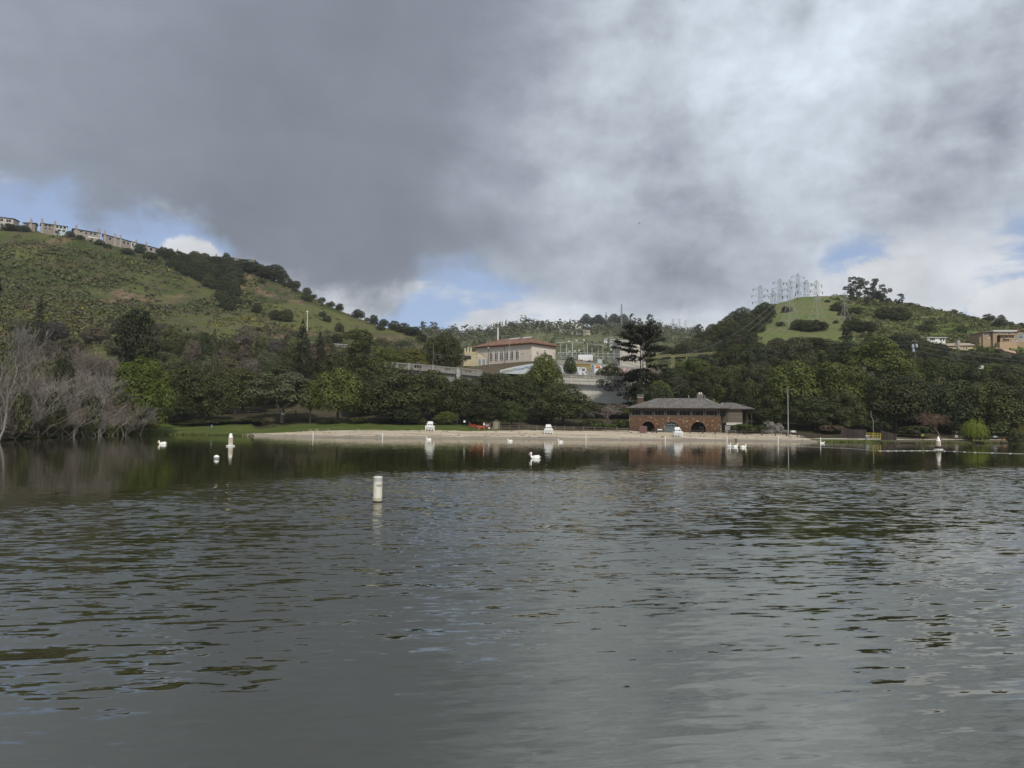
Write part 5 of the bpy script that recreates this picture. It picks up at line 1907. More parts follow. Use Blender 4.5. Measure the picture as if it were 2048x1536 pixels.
# ---------------------------------------------------------------- shed, boards and netting by the beach
def shed():
    g = ground_at(992.5, 858.5)
    t = thing('shed', 'small weathered wooden shed with a gabled roof between maroon board and rail fence', 'shed', (g.x, g.y, g.z - .05), RAD(3))
    w, h, d = .95, 2.1, .9
    mb = MB()
    mb.box(-w, w, -d, d, 0, h).prism([(-w, h), (w, h), (0, h + .55)], -d, d)
    part('wall', mb, mat('shed_wood', (.20, .175, .14), .9, .1, noise=.6, nscale=4), t)
    for k in range(5):
        x = -w + .0 + k * .16
    for sx in (-1, 1):
        for k in range(3):
            x = sx * (w - .1 - k * .17)
            part('plank', MB().box(x - .075, x + .075, -d - .035, -d - .003, .02, h), mat('shed_plank', (.22, .195, .16), .9, .1, noise=.6, nscale=4, objrand=.25), t)
    dr = part('door', MB().box(-.4, .4, -d - .06, -d - .004, .05, h - .12), mat('shed_door', (.30, .265, .19), .9, .1, noise=.5, nscale=3), t)
    part('handle', MB().box(.27, .31, -d - .1, -d - .06, .9, 1.1), DARKM, dr)
    for sx in (-1, 1):
        mb = MB()
        n = 4
        mb.add([(0, -d - .2, h + .63), (0, d + .15, h + .63), (sx * (w + .22), d + .15, h - .03), (sx * (w + .22), -d - .2, h - .03),
                (0, -d - .2, h + .56), (0, d + .15, h + .56), (sx * (w + .22), d + .15, h - .10), (sx * (w + .22), -d - .2, h - .10)],
               [(0, 1, 2, 3), (4, 7, 6, 5), (0, 3, 7, 4), (1, 5, 6, 2), (3, 2, 6, 7)])
        part('roof_slope', mb, WOODG, t)


shed()


def board(px, py, w, h, label, m, post_h=None, sheets=(), rz=0.0, name='notice_board'):
    g = ground_at(px, py)
    t = thing(name, label, 'notice board', (g.x, g.y, g.z - .04), rz)
    part('panel', MB().box(-w / 2, w / 2, -.04, .04, .18, h), m, t)
    for sx in (-1, 1):
        part('post', MB().box(sx * (w / 2 + .05) - .07, sx * (w / 2 + .05) + .07, -.07, .07, 0, (post_h or h + .1)), WOODG, t)
    part('top_rail', MB().box(-w / 2, w / 2, -.06, .06, h + .003, h + .1), WOODG, t)
    for x, z, sw, sh_, mm in sheets:
        part('sheet', MB().box(x - sw / 2, x + sw / 2, -.06, -.043, z - sh_ / 2, z + sh_ / 2), mm, t)
    return t


MAROON = mat('maroon_paint', (.13, .045, .045), .6, .3, noise=.3)
board(975, 859, 1.6, 1.75, 'maroon notice board with a pale poster left of the small shed', MAROON, sheets=[(-.1, 1.15, .95, .6, mat('poster', (.35, .28, .30), noise=.8, nscale=3)), (.45, .42, .42, .4, WHITE)])
board(1286.5, 866.5, 1.75, 1.85, 'reddish brown notice board standing before the left arch of the bathhouse', mat('brown_board', (.16, .085, .075), .6, .3, noise=.4))


def netting():
    a, b, c = ground_at(938.5, 858), ground_at(958, 859.5), ground_at(968.5, 859.8)
    t = thing('barrier_netting', 'orange plastic netting strung between stakes behind the lawn', 'netting', a)
    ORG = mat('orange_net', (.30, .065, .028), .7, .2, noise=.6, nscale=6)
    pts = [a, a.lerp(b, .5), b, c]
    hs = [(2.0, .9), (1.45, .45), (1.35, .4), (1.3, .3)]
    for p in pts:
        part('stake', MB().tube([(0, 0, -.1), (0, 0, 2.15 if p is a else 1.5)], .035, 5), DARKM, t).location = p - a
    mb = MB()
    for i in range(3):
        p, q = pts[i] - a, pts[i + 1] - a
        for k in range(6):
            u, v = k / 6, (k + 1) / 6
            sag = lambda w: .18 * math.sin(math.pi * w)
            top = lambda w: hs[i][0] + (hs[i + 1][0] - hs[i][0]) * min(1, w * (2.2 if i == 0 else 1)) - sag(w)
            bot = lambda w: hs[i][1] + (hs[i + 1][1] - hs[i][1]) * w - sag(w)
            P, Q = p.lerp(q, u), p.lerp(q, v)
            mb.add([(P.x, P.y - .04, P.z + bot(u)), (Q.x, Q.y - .04, Q.z + bot(v)), (Q.x, Q.y - .04, Q.z + top(v)), (P.x, P.y - .04, P.z + top(u)),
                    (P.x, P.y - .06, P.z + bot(u)), (Q.x, Q.y - .06, Q.z + bot(v)), (Q.x, Q.y - .06, Q.z + top(v)), (P.x, P.y - .06, P.z + top(u))],
                   [(0, 1, 2, 3), (4, 7, 6, 5), (3, 2, 6, 7), (0, 4, 5, 1)])
    part('net', mb, ORG, t)
    # sawhorse barrier, bin, cone post
    g = ground_at(963, 860)
    h = thing('barrier', 'orange barrier frame in front of the orange netting', 'barrier', g)
    OP = mat('orange_plastic', (.62, .19, .05), .5, .3)
    part('bar', MB().box(-.7, .7, -.05, .05, .78, .95), OP, h)
    for sx in (-1, 1):
        part('leg', MB().bar((sx * .6, 0, .8), (sx * .78, -.1, 0), .09), OP, h)
        part('leg', MB().bar((sx * .6, 0, .8), (sx * .70, .3, 0), .09), OP, h)
    g = ground_at(954.5, 859.8)
    h = thing('trash_bin', 'grey-green bin standing before the orange netting', 'bin', g)
    part('body', MB().lathe([(.26, 0), (.30, .9)], 12), mat('bin_green', (.07, .10, .09), .6), h)
    part('lid', MB().lathe([(.33, .9), (.33, .96), (.15, 1.1)], 12), mat('bin_lid', (.34, .17, .07), .6), h)
    g = ground_at(984.5, 860)
    h = thing('bollard', 'thin pale red post between the maroon board and the shed', 'post', g)
    part('post', MB().lathe([(.07, -.1), (.07, .75), (.04, .8)], 8), mat('pale_red', (.5, .25, .2), .6), h)
    g = ground_at(967.8, 860)
    h = thing('drinking_fountain', 'white and grey post-mounted box left of the maroon board', 'box on post', g)
    part('post', MB().box(-.06, .06, -.06, .06, 0, 1.3), WOODG, h)
    part('box', MB().box(-.2, .2, -.14, .14, 1.3, 1.75), WHITE, h)
    part('dome', MB().lathe([(.18, 1.75), (.18, 1.95), (.08, 2.1)], 10), STEEL, h)
    p = W(929, 843, 210)
    h = thing('sign', 'small white sign hanging in the dark under the oaks behind the lawn', 'sign', (p.x, p.y, drop(p.x, p.y)))
    hz = p.z - drop(p.x, p.y)
    part('plate', MB().box(-.28, .28, -.05, -.02, hz - .28, hz + .28), WHITE, h)
    part('post', MB().box(-.04, .04, -.018, .04, -.2, hz + .3), DARKM, h)


netting()


# wire fence at the back of the lawn
def wire_fence():
    P = [ground_at(px, py) for px, py in [(836, 848), (862, 849.5), (888, 851), (914, 852), (936, 853)]]
    t = thing('wire_fence', 'thin dark wire fence along the back edge of the lawn', 'fence', P[0])
    for p in P:
        c = part('post', MB().tube([(0, 0, -.2), (0, 0, 2.0)], .045, 5), mat('fence_green', (.06, .075, .06)), t)
        c.location = p - P[0]
    for a, b in zip(P[:-1], P[1:]):
        for z in (.4, 1.1, 1.9):
            part('wire', MB().tube([a - P[0] + Vector((0, 0, z)), b - P[0] + Vector((0, 0, z))], .014, 3), mat('fence_green', ()), t)


wire_fence()


# fence and picnic things up on the slope left
def slope_fence():
    xs = [(470, 823), (497, 824), (530, 823), (563, 822), (592, 820)]
    P = []
    for px, py in xs:
        q = W(px, py, 232)
        P.append(Vector((q.x, q.y, drop(q.x, q.y))))
    t = thing('rail_fence', 'dark rail fence on the slope under the grey spreading tree', 'fence', P[0])
    for p in P:
        part('post', MB().box(-.13, .13, -.13, .13, -.2, 1.5), WOODD, t).location = p - P[0]
    for a, b in zip(P[:-1], P[1:]):
        for z in (.6, 1.25):
            part('rail', MB().bar(a - P[0] + Vector((0, 0, z)), b - P[0] + Vector((0, 0, z)), .13), WOODD, t)


slope_fence()


# ---------------------------------------------------------------- flagpole, bench, rock
def flagpole():
    g = ground_at(1576.5, 872)
    t = thing('flagpole', 'tall bare grey flagpole in front of the oaks right of the bathhouse', 'flagpole', (g.x, g.y, g.z - .05))
    H = W(1576, 778, g.y).z - g.z
    part('pole', MB().lathe([(.11, 0), (.09, H * .5), (.055, H)], 10), mat('pole_grey', (.42, .42, .41), .45, .4), t)
    part('base', MB().lathe([(.3, 0), (.3, .15), (.16, .22)], 12), CONC, t)
    part('ball', MB().lathe([(.02, H), (.10, H + .07), (.10, H + .14), (.02, H + .22)], 10), STEEL, t)


flagpole()


def bench(px, py, label, rz, m, w=1.5, wh=None):
    g = ground_at(px, py, wh)
    t = thing('bench', label, 'bench', g, rz)
    for k in range(3):
        part('seat_slat', MB().box(-w / 2, w / 2, -.25 + k * .17, -.11 + k * .17, .42, .47), m, t)
    for k in range(2):
        part('back_slat', MB().box(-w / 2, w / 2, .28, .33, .56 + k * .2, .72 + k * .2), m, t)
    for sx in (-1, 1):
        part('leg', MB().box(sx * w * .38 - .05, sx * w * .38 + .05, -.2, -.1, -.05, .42), DARKM, t)
        part('leg', MB().box(sx * w * .38 - .05, sx * w * .38 + .05, .22, .30, -.05, .95), DARKM, t)


bench(1587.5, 868, 'white bench right behind the flagpole', RAD(4), WHITE)
bench(1990.5, 878.5, 'white bench beside the path behind the right shore', RAD(-6), WHITE)


def picnic(px, py, label):
    g = ground_at(px, py)
    t = thing('picnic_table', label, 'picnic table', g, .2)
    part('tabletop', MB().box(-.9, .9, -.36, .36, .70, .76), WOODD, t)
    for sy in (-1, 1):
        part('bench', MB().box(-.9, .9, sy * .72 - .14, sy * .72 + .14, .42, .47), WOODD, t)
        for sx in (-1, 1):
            part('leg', MB().bar((sx * .6, sy * .25, .7), (sx * .6, sy * .6, -.05), .09), WOODD, t)


picnic(1607, 875.5, 'left of two dark picnic tables near the right end of the rail fence')
picnic(1622, 877, 'right of two dark picnic tables near the right end of the rail fence')


def rock():
    g = ground_at(1552, 868)
    rs = RS(4)
    n = 900
    d = unit(n, rs)
    d[:, 2] = abs(d[:, 2])
    from mathutils import noise as nz
    import bmesh
    bm = bmesh.new()
    bmesh.ops.create_icosphere(bm, subdivisions=4, radius=1)
    for v in bm.verts:
        p = v.co.copy()
        c = nz.cell(p * 2.3 + Vector((3, 1, 7))) * .16 + nz.noise(p * 2.2) * .32 + nz.noise(p * 6) * .10
        q = p * (1 + c)
        lean = 0.25 * max(q.x, 0)
        v.co = Vector((q.x * 4.3, q.y * 2.4, max(q.z, -.3) * (3.5 - lean * 2)))
    me = bpy.data.meshes.new('rock')
    bm.to_mesh(me)
    bm.free()
    me.materials.append(mat('grey_rock', (0.17, 0.155, 0.138), .95, .1, noise=1.0, nscale=.9, color2=(0.045, 0.042, 0.037), bump=.25))
    o = link('rock', me, loc=(g.x, g.y + 3.6, g.z - .3))
    tag(o, 'grey rock outcrop on the shore between the bathhouse annex and the flagpole', 'rock')


rock()


# ---------------------------------------------------------------- dock area on the right
def right_shore():
    g0 = ground_at(1735, 878)
    BR = mat('brown_panel', (.055, .042, .04), .75, .2, noise=.5, nscale=3, objrand=.2)

    def panel_wall(pts, hs, label, name, n):
        P = [W(px, py, d) for px, py, d in pts]
        P = [Vector((p.x, p.y, drop(p.x, p.y, [0]) - .05)) for p in P]
        t = thing(name, label, 'board fence', P[0])
        for (a, b), (h0, h1) in zip(zip(P[:-1], P[1:]), zip(hs[:-1], hs[1:])):
            for k in range(n):
                u, v = k / n + .006, (k + 1) / n - .006
                p, q = a.lerp(b, u) - P[0], a.lerp(b, v) - P[0]
                hu, hv = h0 + (h1 - h0) * u, h0 + (h1 - h0) * v
                part('board', MB().add([(p.x, p.y, p.z), (q.x, q.y, q.z), (q.x, q.y, q.z + hv), (p.x, p.y, p.z + hu), (p.x, p.y + .06, p.z), (q.x, q.y + .06, q.z), (q.x, q.y + .06, q.z + hv), (p.x, p.y + .06, p.z + hu)],
                                       [(0, 1, 2, 3), (5, 4, 7, 6), (3, 2, 6, 7), (0, 3, 7, 4), (1, 5, 6, 2)]), BR, t)
        for p, h in zip(P, hs):
            part('post', MB().box(-.1, .1, -.12, .0, 0, h + .1), WOODD, t).location = p - P[0]
        return t
    panel_wall([(1683, 880, 196), (1709, 878, 195), (1732, 878, 195)], [2.6, 2.1, 2.1], 'dark brown board enclosure left of the yellow railing', 'board_fence', 7)
    panel_wall([(1762.5, 880, 187.5), (1777, 880, 187), (1792, 880, 187)], [2.4, 1.95, 1.45], 'dark brown board screen with a sloping top beside the dock', 'board_fence', 5)
    # yellow railing
    a, b = W(1733.5, 877, 193), W(1761, 877, 191.5)
    a.z, b.z = drop(a.x, a.y, [0]), drop(b.x, b.y, [0])
    t = thing('railing', 'yellow railing between the two dark brown board fences', 'railing', a)
    YEL = mat('yellow_paint', (.50, .40, .03), .5, .3, noise=.2)
    n = 5
    for k in range(n + 1):
        p = a.lerp(b, k / n) - a
        part('post', MB().box(-.05, .05, -.05, .05, 0, 1.4), YEL, t).location = p
    for z in (.72, 1.36):
        for k in range(n):
            p, q = a.lerp(b, k / n) - a, a.lerp(b, (k + 1) / n) - a
            part('rail', MB().bar(p + Vector((0, -.07, z)), q + Vector((0, -.07, z)), .11), YEL, t)
    g = ground_at(1728, 879)
    h = thing('trash_can', 'grey trash can in front of the brown board enclosure', 'trash can', (g.x, g.y - 1.5, drop(g.x, g.y - 1.5, [0])))
    part('body', MB().lathe([(.34, 0), (.42, .9)], 14), STEEL, h)
    part('lid', MB().lathe([(.45, .9), (.43, 1.0), (.2, 1.15)], 14), STEEL, h)
    part('band', MB().lathe([(.412, .62), (.43, .74)], 14), DARKM, h)
    p = W(1747, 879, 188)
    z = drop(p.x, p.y, [0])
    h = thing('lamp_post', 'thin grey post standing before the yellow railing', 'post', (p.x, p.y, z))
    part('post', MB().tube([(0, 0, -.1), (0, 0, 4.6), (-.5, 0, 5.8), (-.55, 0, 7.2)], [.06, .05, .045, .04], 6), STEEL, h)
    # dock
    p = W(1793, 884, 181)
    h = thing('dock', 'low weathered wooden dock along the right shore', 'dock', (p.x, 179.6, 0), RAD(-1.5))
    L = 4.6
    for k in range(24):
        x = -L + k * (2 * L / 24)
        part('plank', MB().box(x + .015, x + 2 * L / 24 - .015, -.9, 1.6, .40, .46), WOODG, h)
    part('beam', MB().box(-L, L, -.86, -.72, .24, .398), WOODD, h)
    part('beam', MB().box(-L, L, 1.2, 1.35, .24, .398), WOODD, h)
    for x in (-L + .2, -1.5, 1.5, L - .2):
        part('pile', MB().tube([(x, -.62, -1.5), (x, -.62, .39)], .12, 7), WOODD, h)
    # steps on the slope
    b0 = W(1722, 868, 205)
    b0.z = drop(b0.x, b0.y)
    h = thing('stairs', 'dark wooden steps with a landing climbing the wooded slope', 'stairs', b0, 0)
    for k in range(9):
        part('step', MB().box(-1.4 + k * .1, 1.4 + k * .1, k * .42, k * .42 + .44, k * .46, k * .46 + .12), WOODG, h)
    for sx in (-1.4, 1.4):
        part('handrail', MB().bar((sx, 0, 1.0), (sx + .9, 3.8, 5.1), .1), WOODD, h)
        for k in (0, 4, 8):
            part('baluster', MB().box(sx + k * .1 - .05, sx + k * .1 + .05, k * .42 + .1, k * .42 + .2, k * .46, k * .46 + 1.05), WOODD, h)
    # pale concrete pillar box
    g = ground_at(1910.5, 875)
    h = thing('utility_pillar', 'pale vertical box by the path under the reddish bare tree', 'pillar', (g.x, g.y, g.z - .05), .15)
    part('body', MB().box(-.52, .52, -.45, .45, 0, 1.9), mat('pillar_pale', (.36, .31, .25), .85, .1, noise=.5, nscale=3), h)
    part('cap', MB().box(-.57, .57, -.5, .5, 1.9, 2.0), CONC, h)
    for x in (-.26, .26):
        part('door', MB().box(x - .23, x + .23, -.475, -.453, .15, 1.8), mat('pillar_door', (.40, .35, .29), .8, .1, noise=.4, nscale=4), h)
    # cone
    g = ground_at(2005, 880)
    h = thing('traffic_cone', 'small orange cone lying by the white bench on the right shore', 'cone', (g.x, g.y, g.z + .12))
    part('cone', MB().lathe([(.2, 0), (.05, .6)], 10), mat('orange_plastic', ()), h)
    part('base', MB().box(-.26, .26, -.26, .26, -.05, 0), mat('orange_plastic', ()), h)
    h.rotation_euler = (0, RAD(80), 0)


right_shore()


# ---------------------------------------------------------------- people
def person(px, py, label, parts_, pose, hgt=1.74, rz=0.0, wh=None, d=None):
    g = ground_at(px, py, wh) if d is None else W(px, py, d)
    if d is not None:
        g.z = drop(g.x, g.y, [0])
    J = dict(pelvis=(0, 0, .93), waist=(0, .01, 1.08), chest=(0, .0, 1.30), neck=(0, -.01, 1.49), head=(0, -.03, 1.60), crown=(0, -.01, 1.70),
             lsh=(-.19, 0, 1.42), lel=(-.25, .02, 1.14), lwr=(-.23, -.08, .90), lha=(-.22, -.12, .80), rsh=(.19, 0, 1.42), rel=(.25, .02, 1.14), rwr=(.23, -.08, .90), rha=(.22, -.12, .80),
             lhi=(-.10, 0, .90), lkn=(-.11, -.03, .50), lan=(-.11, .02, .09), lto=(-.12, -.17, .04), rhi=(.10, 0, .90), rkn=(.11, -.03, .50), ran=(.11, .02, .09), rto=(.12, -.17, .04))
    J.update(pose)
    R = dict(pelvis=.155, waist=.145, chest=.165, neck=.058, head=.098, crown=.075, lsh=.075, lel=.05, lwr=.036, lha=.045, rsh=.075, rel=.05, rwr=.036, rha=.045,
             lhi=.105, lkn=.066, lan=.045, lto=.04, rhi=.105, rkn=.066, ran=.045, rto=.04)
    E = [('pelvis', 'waist'), ('waist', 'chest'), ('chest', 'neck'), ('neck', 'head'), ('head', 'crown'), ('chest', 'lsh'), ('lsh', 'lel'), ('lel', 'lwr'), ('lwr', 'lha'),
         ('chest', 'rsh'), ('rsh', 'rel'), ('rel', 'rwr'), ('rwr', 'rha'), ('pelvis', 'lhi'), ('lhi', 'lkn'), ('lkn', 'lan'), ('lan', 'lto'), ('pelvis', 'rhi'), ('rhi', 'rkn'), ('rkn', 'ran'), ('ran', 'rto')]
    K = list(J)
    me0 = bpy.data.meshes.new('skeleton')
    me0.from_pydata([J[k] for k in K], [(K.index(a), K.index(b)) for a, b in E], [])
    o0 = bpy.data.objects.new('skeleton', me0)
    COL.objects.link(o0)
    md = o0.modifiers.new('skin', 'SKIN')
    for i, k in enumerate(K):
        sv = me0.skin_vertices[0].data[i]
        sv.radius = (R[k], R[k] * (.72 if k in ('chest', 'waist', 'pelvis') else 1))
        sv.use_root = (k == 'pelvis')
    sb = o0.modifiers.new('sub', 'SUBSURF')
    sb.levels = sb.render_levels = 1
    dg = bpy.context.evaluated_depsgraph_get()
    me = bpy.data.meshes.new_from_object(o0.evaluated_get(dg))
    bpy.data.objects.remove(o0)
    skin, top, legs, shoes, hair = [mat('cloth_' + k, c, .85, .1) for k, c in parts_]
    me.materials.clear()
    for q in (skin, top, legs, shoes):
        me.materials.append(q)
    for p in me.polygons:
        c = p.center
        p.use_smooth = True
        if c.z > 1.47:
            p.material_index = 0
        elif min((c - Vector(J['lha'])).length, (c - Vector(J['rha'])).length) < .085:
            p.material_index = 0
        elif c.z > .92 or (abs(c.x) > .17 and c.z > .78):
            p.material_index = 1
        elif c.z > .12:
            p.material_index = 2
        else:
            p.material_index = 3
    t = thing('person', label, 'person', g, rz)
    t.scale = (hgt / 1.76,) * 3
    b = link('body', me, t)
    hd = Vector(J['head'])
    hm = MB()
    hm.lathe([(.099, -.02), (.112, .04), (.1, .10), (.06, .145), (.01, .155)], 12, at=(hd.x, hd.y + .018, hd.z))
    part('hair', hm, hair, t, smooth=True)
    fc = MB()
    fc.lathe([(.012, 0), (.016, .02), (.004, .035)], 6, at=(hd.x, hd.y - .10, hd.z - .035))
    part('nose', fc, skin, t, smooth=True)
    return t


SK = ('skin_tone', (.42, .27, .19))
person(1838.5, 879, 'person in dark clothes walking beside the one in the yellow jacket', [SK, ('navy', (.02, .022, .03)), ('dark_trousers', (.018, .018, .022)), ('dark_shoes', (.015, .015, .015)), ('dark_hair', (.02, .015, .012))],
       dict(lkn=(-.11, -.14, .52), lan=(-.11, -.16, .10), lto=(-.11, -.34, .05), ran=(.11, .20, .12), rto=(.11, .05, .04), rkn=(.11, .02, .50)), 1.72, RAD(160))
person(1845.5, 880, 'person in a bright yellow-green jacket walking on the right shore path', [SK, ('hi_vis_yellow', (.58, .70, .08)), ('black_trousers', (.015, .015, .017)), ('black_shoes', (.012, .012, .012)), ('black_cap', (.02, .02, .022))],
       dict(ran=(.11, .16, .11), rto=(.11, .0, .04), rkn=(.11, -.02, .50), lel=(-.29, .02, 1.15), rel=(.30, .02, 1.15)), 1.78, RAD(175))
ANG = person(423, 862.5, 'angler in blue-grey clothes holding a rod on the left bank', [SK, ('blue_grey', (.17, .23, .28)), ('blue_trousers', (.10, .14, .19)), ('brown_shoes', (.05, .04, .03)), ('cap_pale', (.45, .42, .38))],
             dict(lel=(-.24, -.12, 1.16), lwr=(-.12, -.30, 1.14), lha=(-.07, -.36, 1.15), rel=(.24, -.10, 1.15), rwr=(.10, -.28, 1.08), rha=(.05, -.34, 1.09)), 1.74, RAD(25))
rt = thing('fishing_rod', 'thin fishing rod held by the angler on the left bank', 'fishing rod', ANG.location)
rm = Matrix.Rotation(RAD(25), 3, 'Z')
part('rod', MB().tube([rm @ Vector((.1, -.18, 1.0)), rm @ Vector((-.05, -.38, 1.16)), rm @ Vector((-.7, -2.2, 2.0)), rm @ Vector((-.95, -2.9, 2.2))], [.016, .014, .008, .004], 5), DARKM, rt)
part('reel', MB().lathe([(.03, -.03), (.05, 0), (.03, .03)], 8, at=tuple(rm @ Vector((.0, -.33, 1.02)))), STEEL, rt)


# ---------------------------------------------------------------- buoys and poles in the water
def spar_buoy():
    p = WZ(755, 1004)
    t = thing('spar_buoy', 'tall off-white spar buoy standing alone in the near water', 'buoy', (p.x, p.y, 0), 0)
    s = p.y / F
    r, h = 8.9 * s, 51 * s
    BM = mat('buoy_white', (.62, .60, .52), .5, .35, noise=.5, nscale=4, color2=(.50, .47, .38))
    part('body', MB().lathe([(r, .05), (r, h * .77), (r, h * .96), (r * .93, h * .99), (r * .6, h)], 28), BM, t, smooth=False)
    part('waterline_band', MB().lathe([(r * 1.02, -.5), (r * 1.03, .02), (r * 1.005, .055)], 28), mat('algae', (.03, .032, .022), .8), t)
    part('algae_stain', MB().lathe([(r * 1.004, .05), (r * 1.008, .06), (r * 1.006, .16), (r * 1.001, .19)], 28), mat('algae_stain', (.30, .29, .20), .8, .2, noise=1.0, nscale=9, color2=(.50, .47, .38)), t)
    part('grey_band', MB().lathe([(r * 1.004, h * .80), (r * 1.01, h * .805), (r * 1.01, h * .925), (r * 1.004, h * .93)], 28), mat('worn_tape', (.40, .41, .42), .6, noise=.4, nscale=6), t)
    part('strap', MB().lathe([(r * 1.012, h * .927), (r * 1.018, h * .93), (r * 1.018, h * .936), (r * 1.012, h * .94)], 28), mat('strap_grey', (.22, .22, .21), .6), t)
    for ch, ang in (('N', 2), ('O', 24), ('T', 54)):
        cu = bpy.data.curves.new('letter', 'FONT')
        cu.body = ch
        cu.size = h * .135
        cu.extrude = .002
        cu.align_x = 'CENTER'
        o = bpy.data.objects.new('letter', cu)
        COL.objects.link(o)
        dg = bpy.context.evaluated_depsgraph_get()
        me = bpy.data.meshes.new_from_object(o.evaluated_get(dg))
        bpy.data.objects.remove(o)
        a = RAD(ang) + math.atan2(p.x, p.y) * -1
        M = Matrix.Rotation(a, 4, 'Z') @ Matrix.Translation((0, -r * 1.008, h * .60)) @ Matrix.Rotation(RAD(90), 4, 'X') @ Matrix.Scale(1.1, 4, (1, 0, 0))
        me.transform(M)
        me.materials.clear()
        me.materials.append(mat('letter_black', (.04, .038, .03), .6))
        link('letter', me, t)


spar_buoy()


def can_buoy(px, py, label, cap, gull):
    p = WZ(px, py)
    s = p.y / F
    t = thing('marker_buoy', label, 'buoy', (p.x, p.y, 0), -math.atan2(p.x, p.y))
    r = 4.4 * s
    H = 17 * s
    BM = mat('buoy_cream', (.56, .52, .44), .6, .3, noise=.6, nscale=4, color2=(.40, .36, .29))
    part('float', MB().lathe([(r * 1.9, -.1), (r * 1.95, .08), (r * 1.7, .17), (r * 1.0, .2)], 22), mat('float_white', (.62, .60, .55), .6, noise=.4), t)
    part('body', MB().lathe([(r, .2), (r, H)], 22), BM, t)
    OR = mat('orange_mark', (.42, .22, .07), .6)
    k = lambda a, z: (1.012 * r * math.sin(a), -1.012 * r * math.cos(a), z)
    part('orange_band', MB().lathe([(r * 1.004, H * .90), (r * 1.014, H * .905), (r * 1.014, H * .965), (r * 1.004, H * .97)], 22), mat('orange_faded', (.42, .25, .15), .6, noise=.7, nscale=6), t)
    mb = MB()
    A = .55
    c = .25
    zc, dz = H * .60, H * .17
    for a0, z0, a1, z1 in ((0, dz, A, 0), (A, 0, 0, -dz), (0, -dz, -A, 0), (-A, 0, 0, dz)):
        for q in range(4):
            u, v = q / 4, (q + 1) / 4
            f = lambda w: (c + a0 + (a1 - a0) * w, z0 + (z1 - z0) * w)
            (aa, za), (ab, zb) = f(u), f(v)
            mb.add([k(aa, zc + za), k(ab, zc + zb), k(c + (ab - c) * .6, zc + zb * .6), k(c + (aa - c) * .6, zc + za * .6)], [(0, 1, 2, 3)])
    part('diamond_mark', mb, OR, t)
    part('cone', MB().lathe([(r * .96, H), (r * .62, H + 5 * s), (r * .34, H + 8 * s), (r * .05, H + 10.5 * s)] if cap == 'cone' else [(r * .96, H), (r * .75, H + 4.5 * s), (r * .60, H + 7.5 * s), (r * .3, H + 8.6 * s)], 18), WHITE, t)
    if gull:
        part('dark_collar', MB().lathe([(r * 1.75, .17), (r * 1.35, .5), (r * 1.02, .62)], 18), mat('tyre_black', (.02, .02, .02), .7), t)


can_buoy(461, 892.5, 'cream marker buoy with an orange diamond standing near the left beach', 'dome', False)
can_buoy(1877, 899.5, 'weathered marker buoy with a pointed cap and dark collar near the right shore', 'cone', True)


def ball_buoy():
    p = WZ(433, 917.5)
    s = p.y / F
    t = thing('ball_buoy', 'round white mooring buoy with a dark blue band on the calm water', 'buoy', (p.x, p.y, 0))
    r = 5.6 * s
    a = [(r * math.cos(RAD(q)), r * .35 + r * math.sin(RAD(q))) for q in range(-80, -9, 10)]
    part('lower_half', MB().lathe(a, 22), mat('pale_blue_paint', (.45, .47, .5), .4), t, smooth=True)
    a = [(r * 1.008 * math.cos(RAD(q)), r * .35 + r * 1.008 * math.sin(RAD(q))) for q in (-10, -2, 8)]
    part('band', MB().lathe(a, 22), mat('navy_paint', (.02, .03, .06), .4), t, smooth=True)
    a = [(r * math.cos(RAD(q)), r * .35 + r * math.sin(RAD(q))) for q in range(8, 91, 8)] + [(.001, r * 1.35)]
    part('upper_half', MB().lathe(a, 22), WHITE, t, smooth=True)


ball_buoy()
sub_labels = {466: 'white pole in the shallows just right of the diamond-marked buoy', 626: 'white pole in the shallows left of the leftmost lifeguard stand, alone before the lawn', 765: 'white pole in the shallows, second left of the leftmost lifeguard stand', 1172: 'white pole in the shallows before the rail fence, right of the middle stand',
              1330.5: 'white pole in the shallows just left of the rightmost lifeguard stand', 1454: 'white pole in the shallows left of the trio of pelicans', 1556.5: 'white pole in the shallows in front of the grey rock', 1641: 'white pole in the shallows at the right grass strip'}
for (px, yt, yb) in [(466, 858, 869), (626, 863.5, 875), (765, 867, 876.5), (1172, 870, 881), (1330.5, 873, 882), (1454, 875, 886), (1556.5, 873, 887.5), (1641, 876, 888)]:
    p = WZ(px, yb)
    s = p.y / F
    t = thing('marker_pole', sub_labels[px], 'marker pole', (p.x, p.y, 0), 0, 'white poles marking the swimming area')
    h = (yb - yt) * s
    part('pole', MB().lathe([(.085, -1.2), (.085, h)], 8), WHITE, t)
    part('cap', MB().lathe([(.1, h), (.1, h + .06), (.05, h + .1)], 8), WHITE, t)


# ---------------------------------------------------------------- birds
def skin_mesh(name, pts, edges, rad, m, root=0, smooth=True, lev=2):
    me0 = bpy.data.meshes.new(name)
    me0.from_pydata(pts, edges, [])
    o0 = bpy.data.objects.new(name, me0)
    COL.objects.link(o0)
    o0.modifiers.new('skin', 'SKIN')
    for i, r in enumerate(rad):
        sv = me0.skin_vertices[0].data[i]
        sv.radius = r if hasattr(r, '__len__') else (r, r)
        sv.use_root = i == root
    sb = o0.modifiers.new('sub', 'SUBSURF')
    sb.levels = sb.render_levels = lev
    dg = bpy.context.evaluated_depsgraph_get()
    me = bpy.data.meshes.new_from_object(o0.evaluated_get(dg))
    bpy.data.objects.remove(o0)
    me.materials.clear()
    me.materials.append(m)
    me.polygons.foreach_set('use_smooth', [True] * len(me.polygons))
    return me


FEATHER = mat('white_feathers', (.84, .83, .79), .8, .1, noise=.2, nscale=5, color2=(.74, .72, .66))
BILL = mat('orange_bill', (.66, .47, .30), .5, .3)


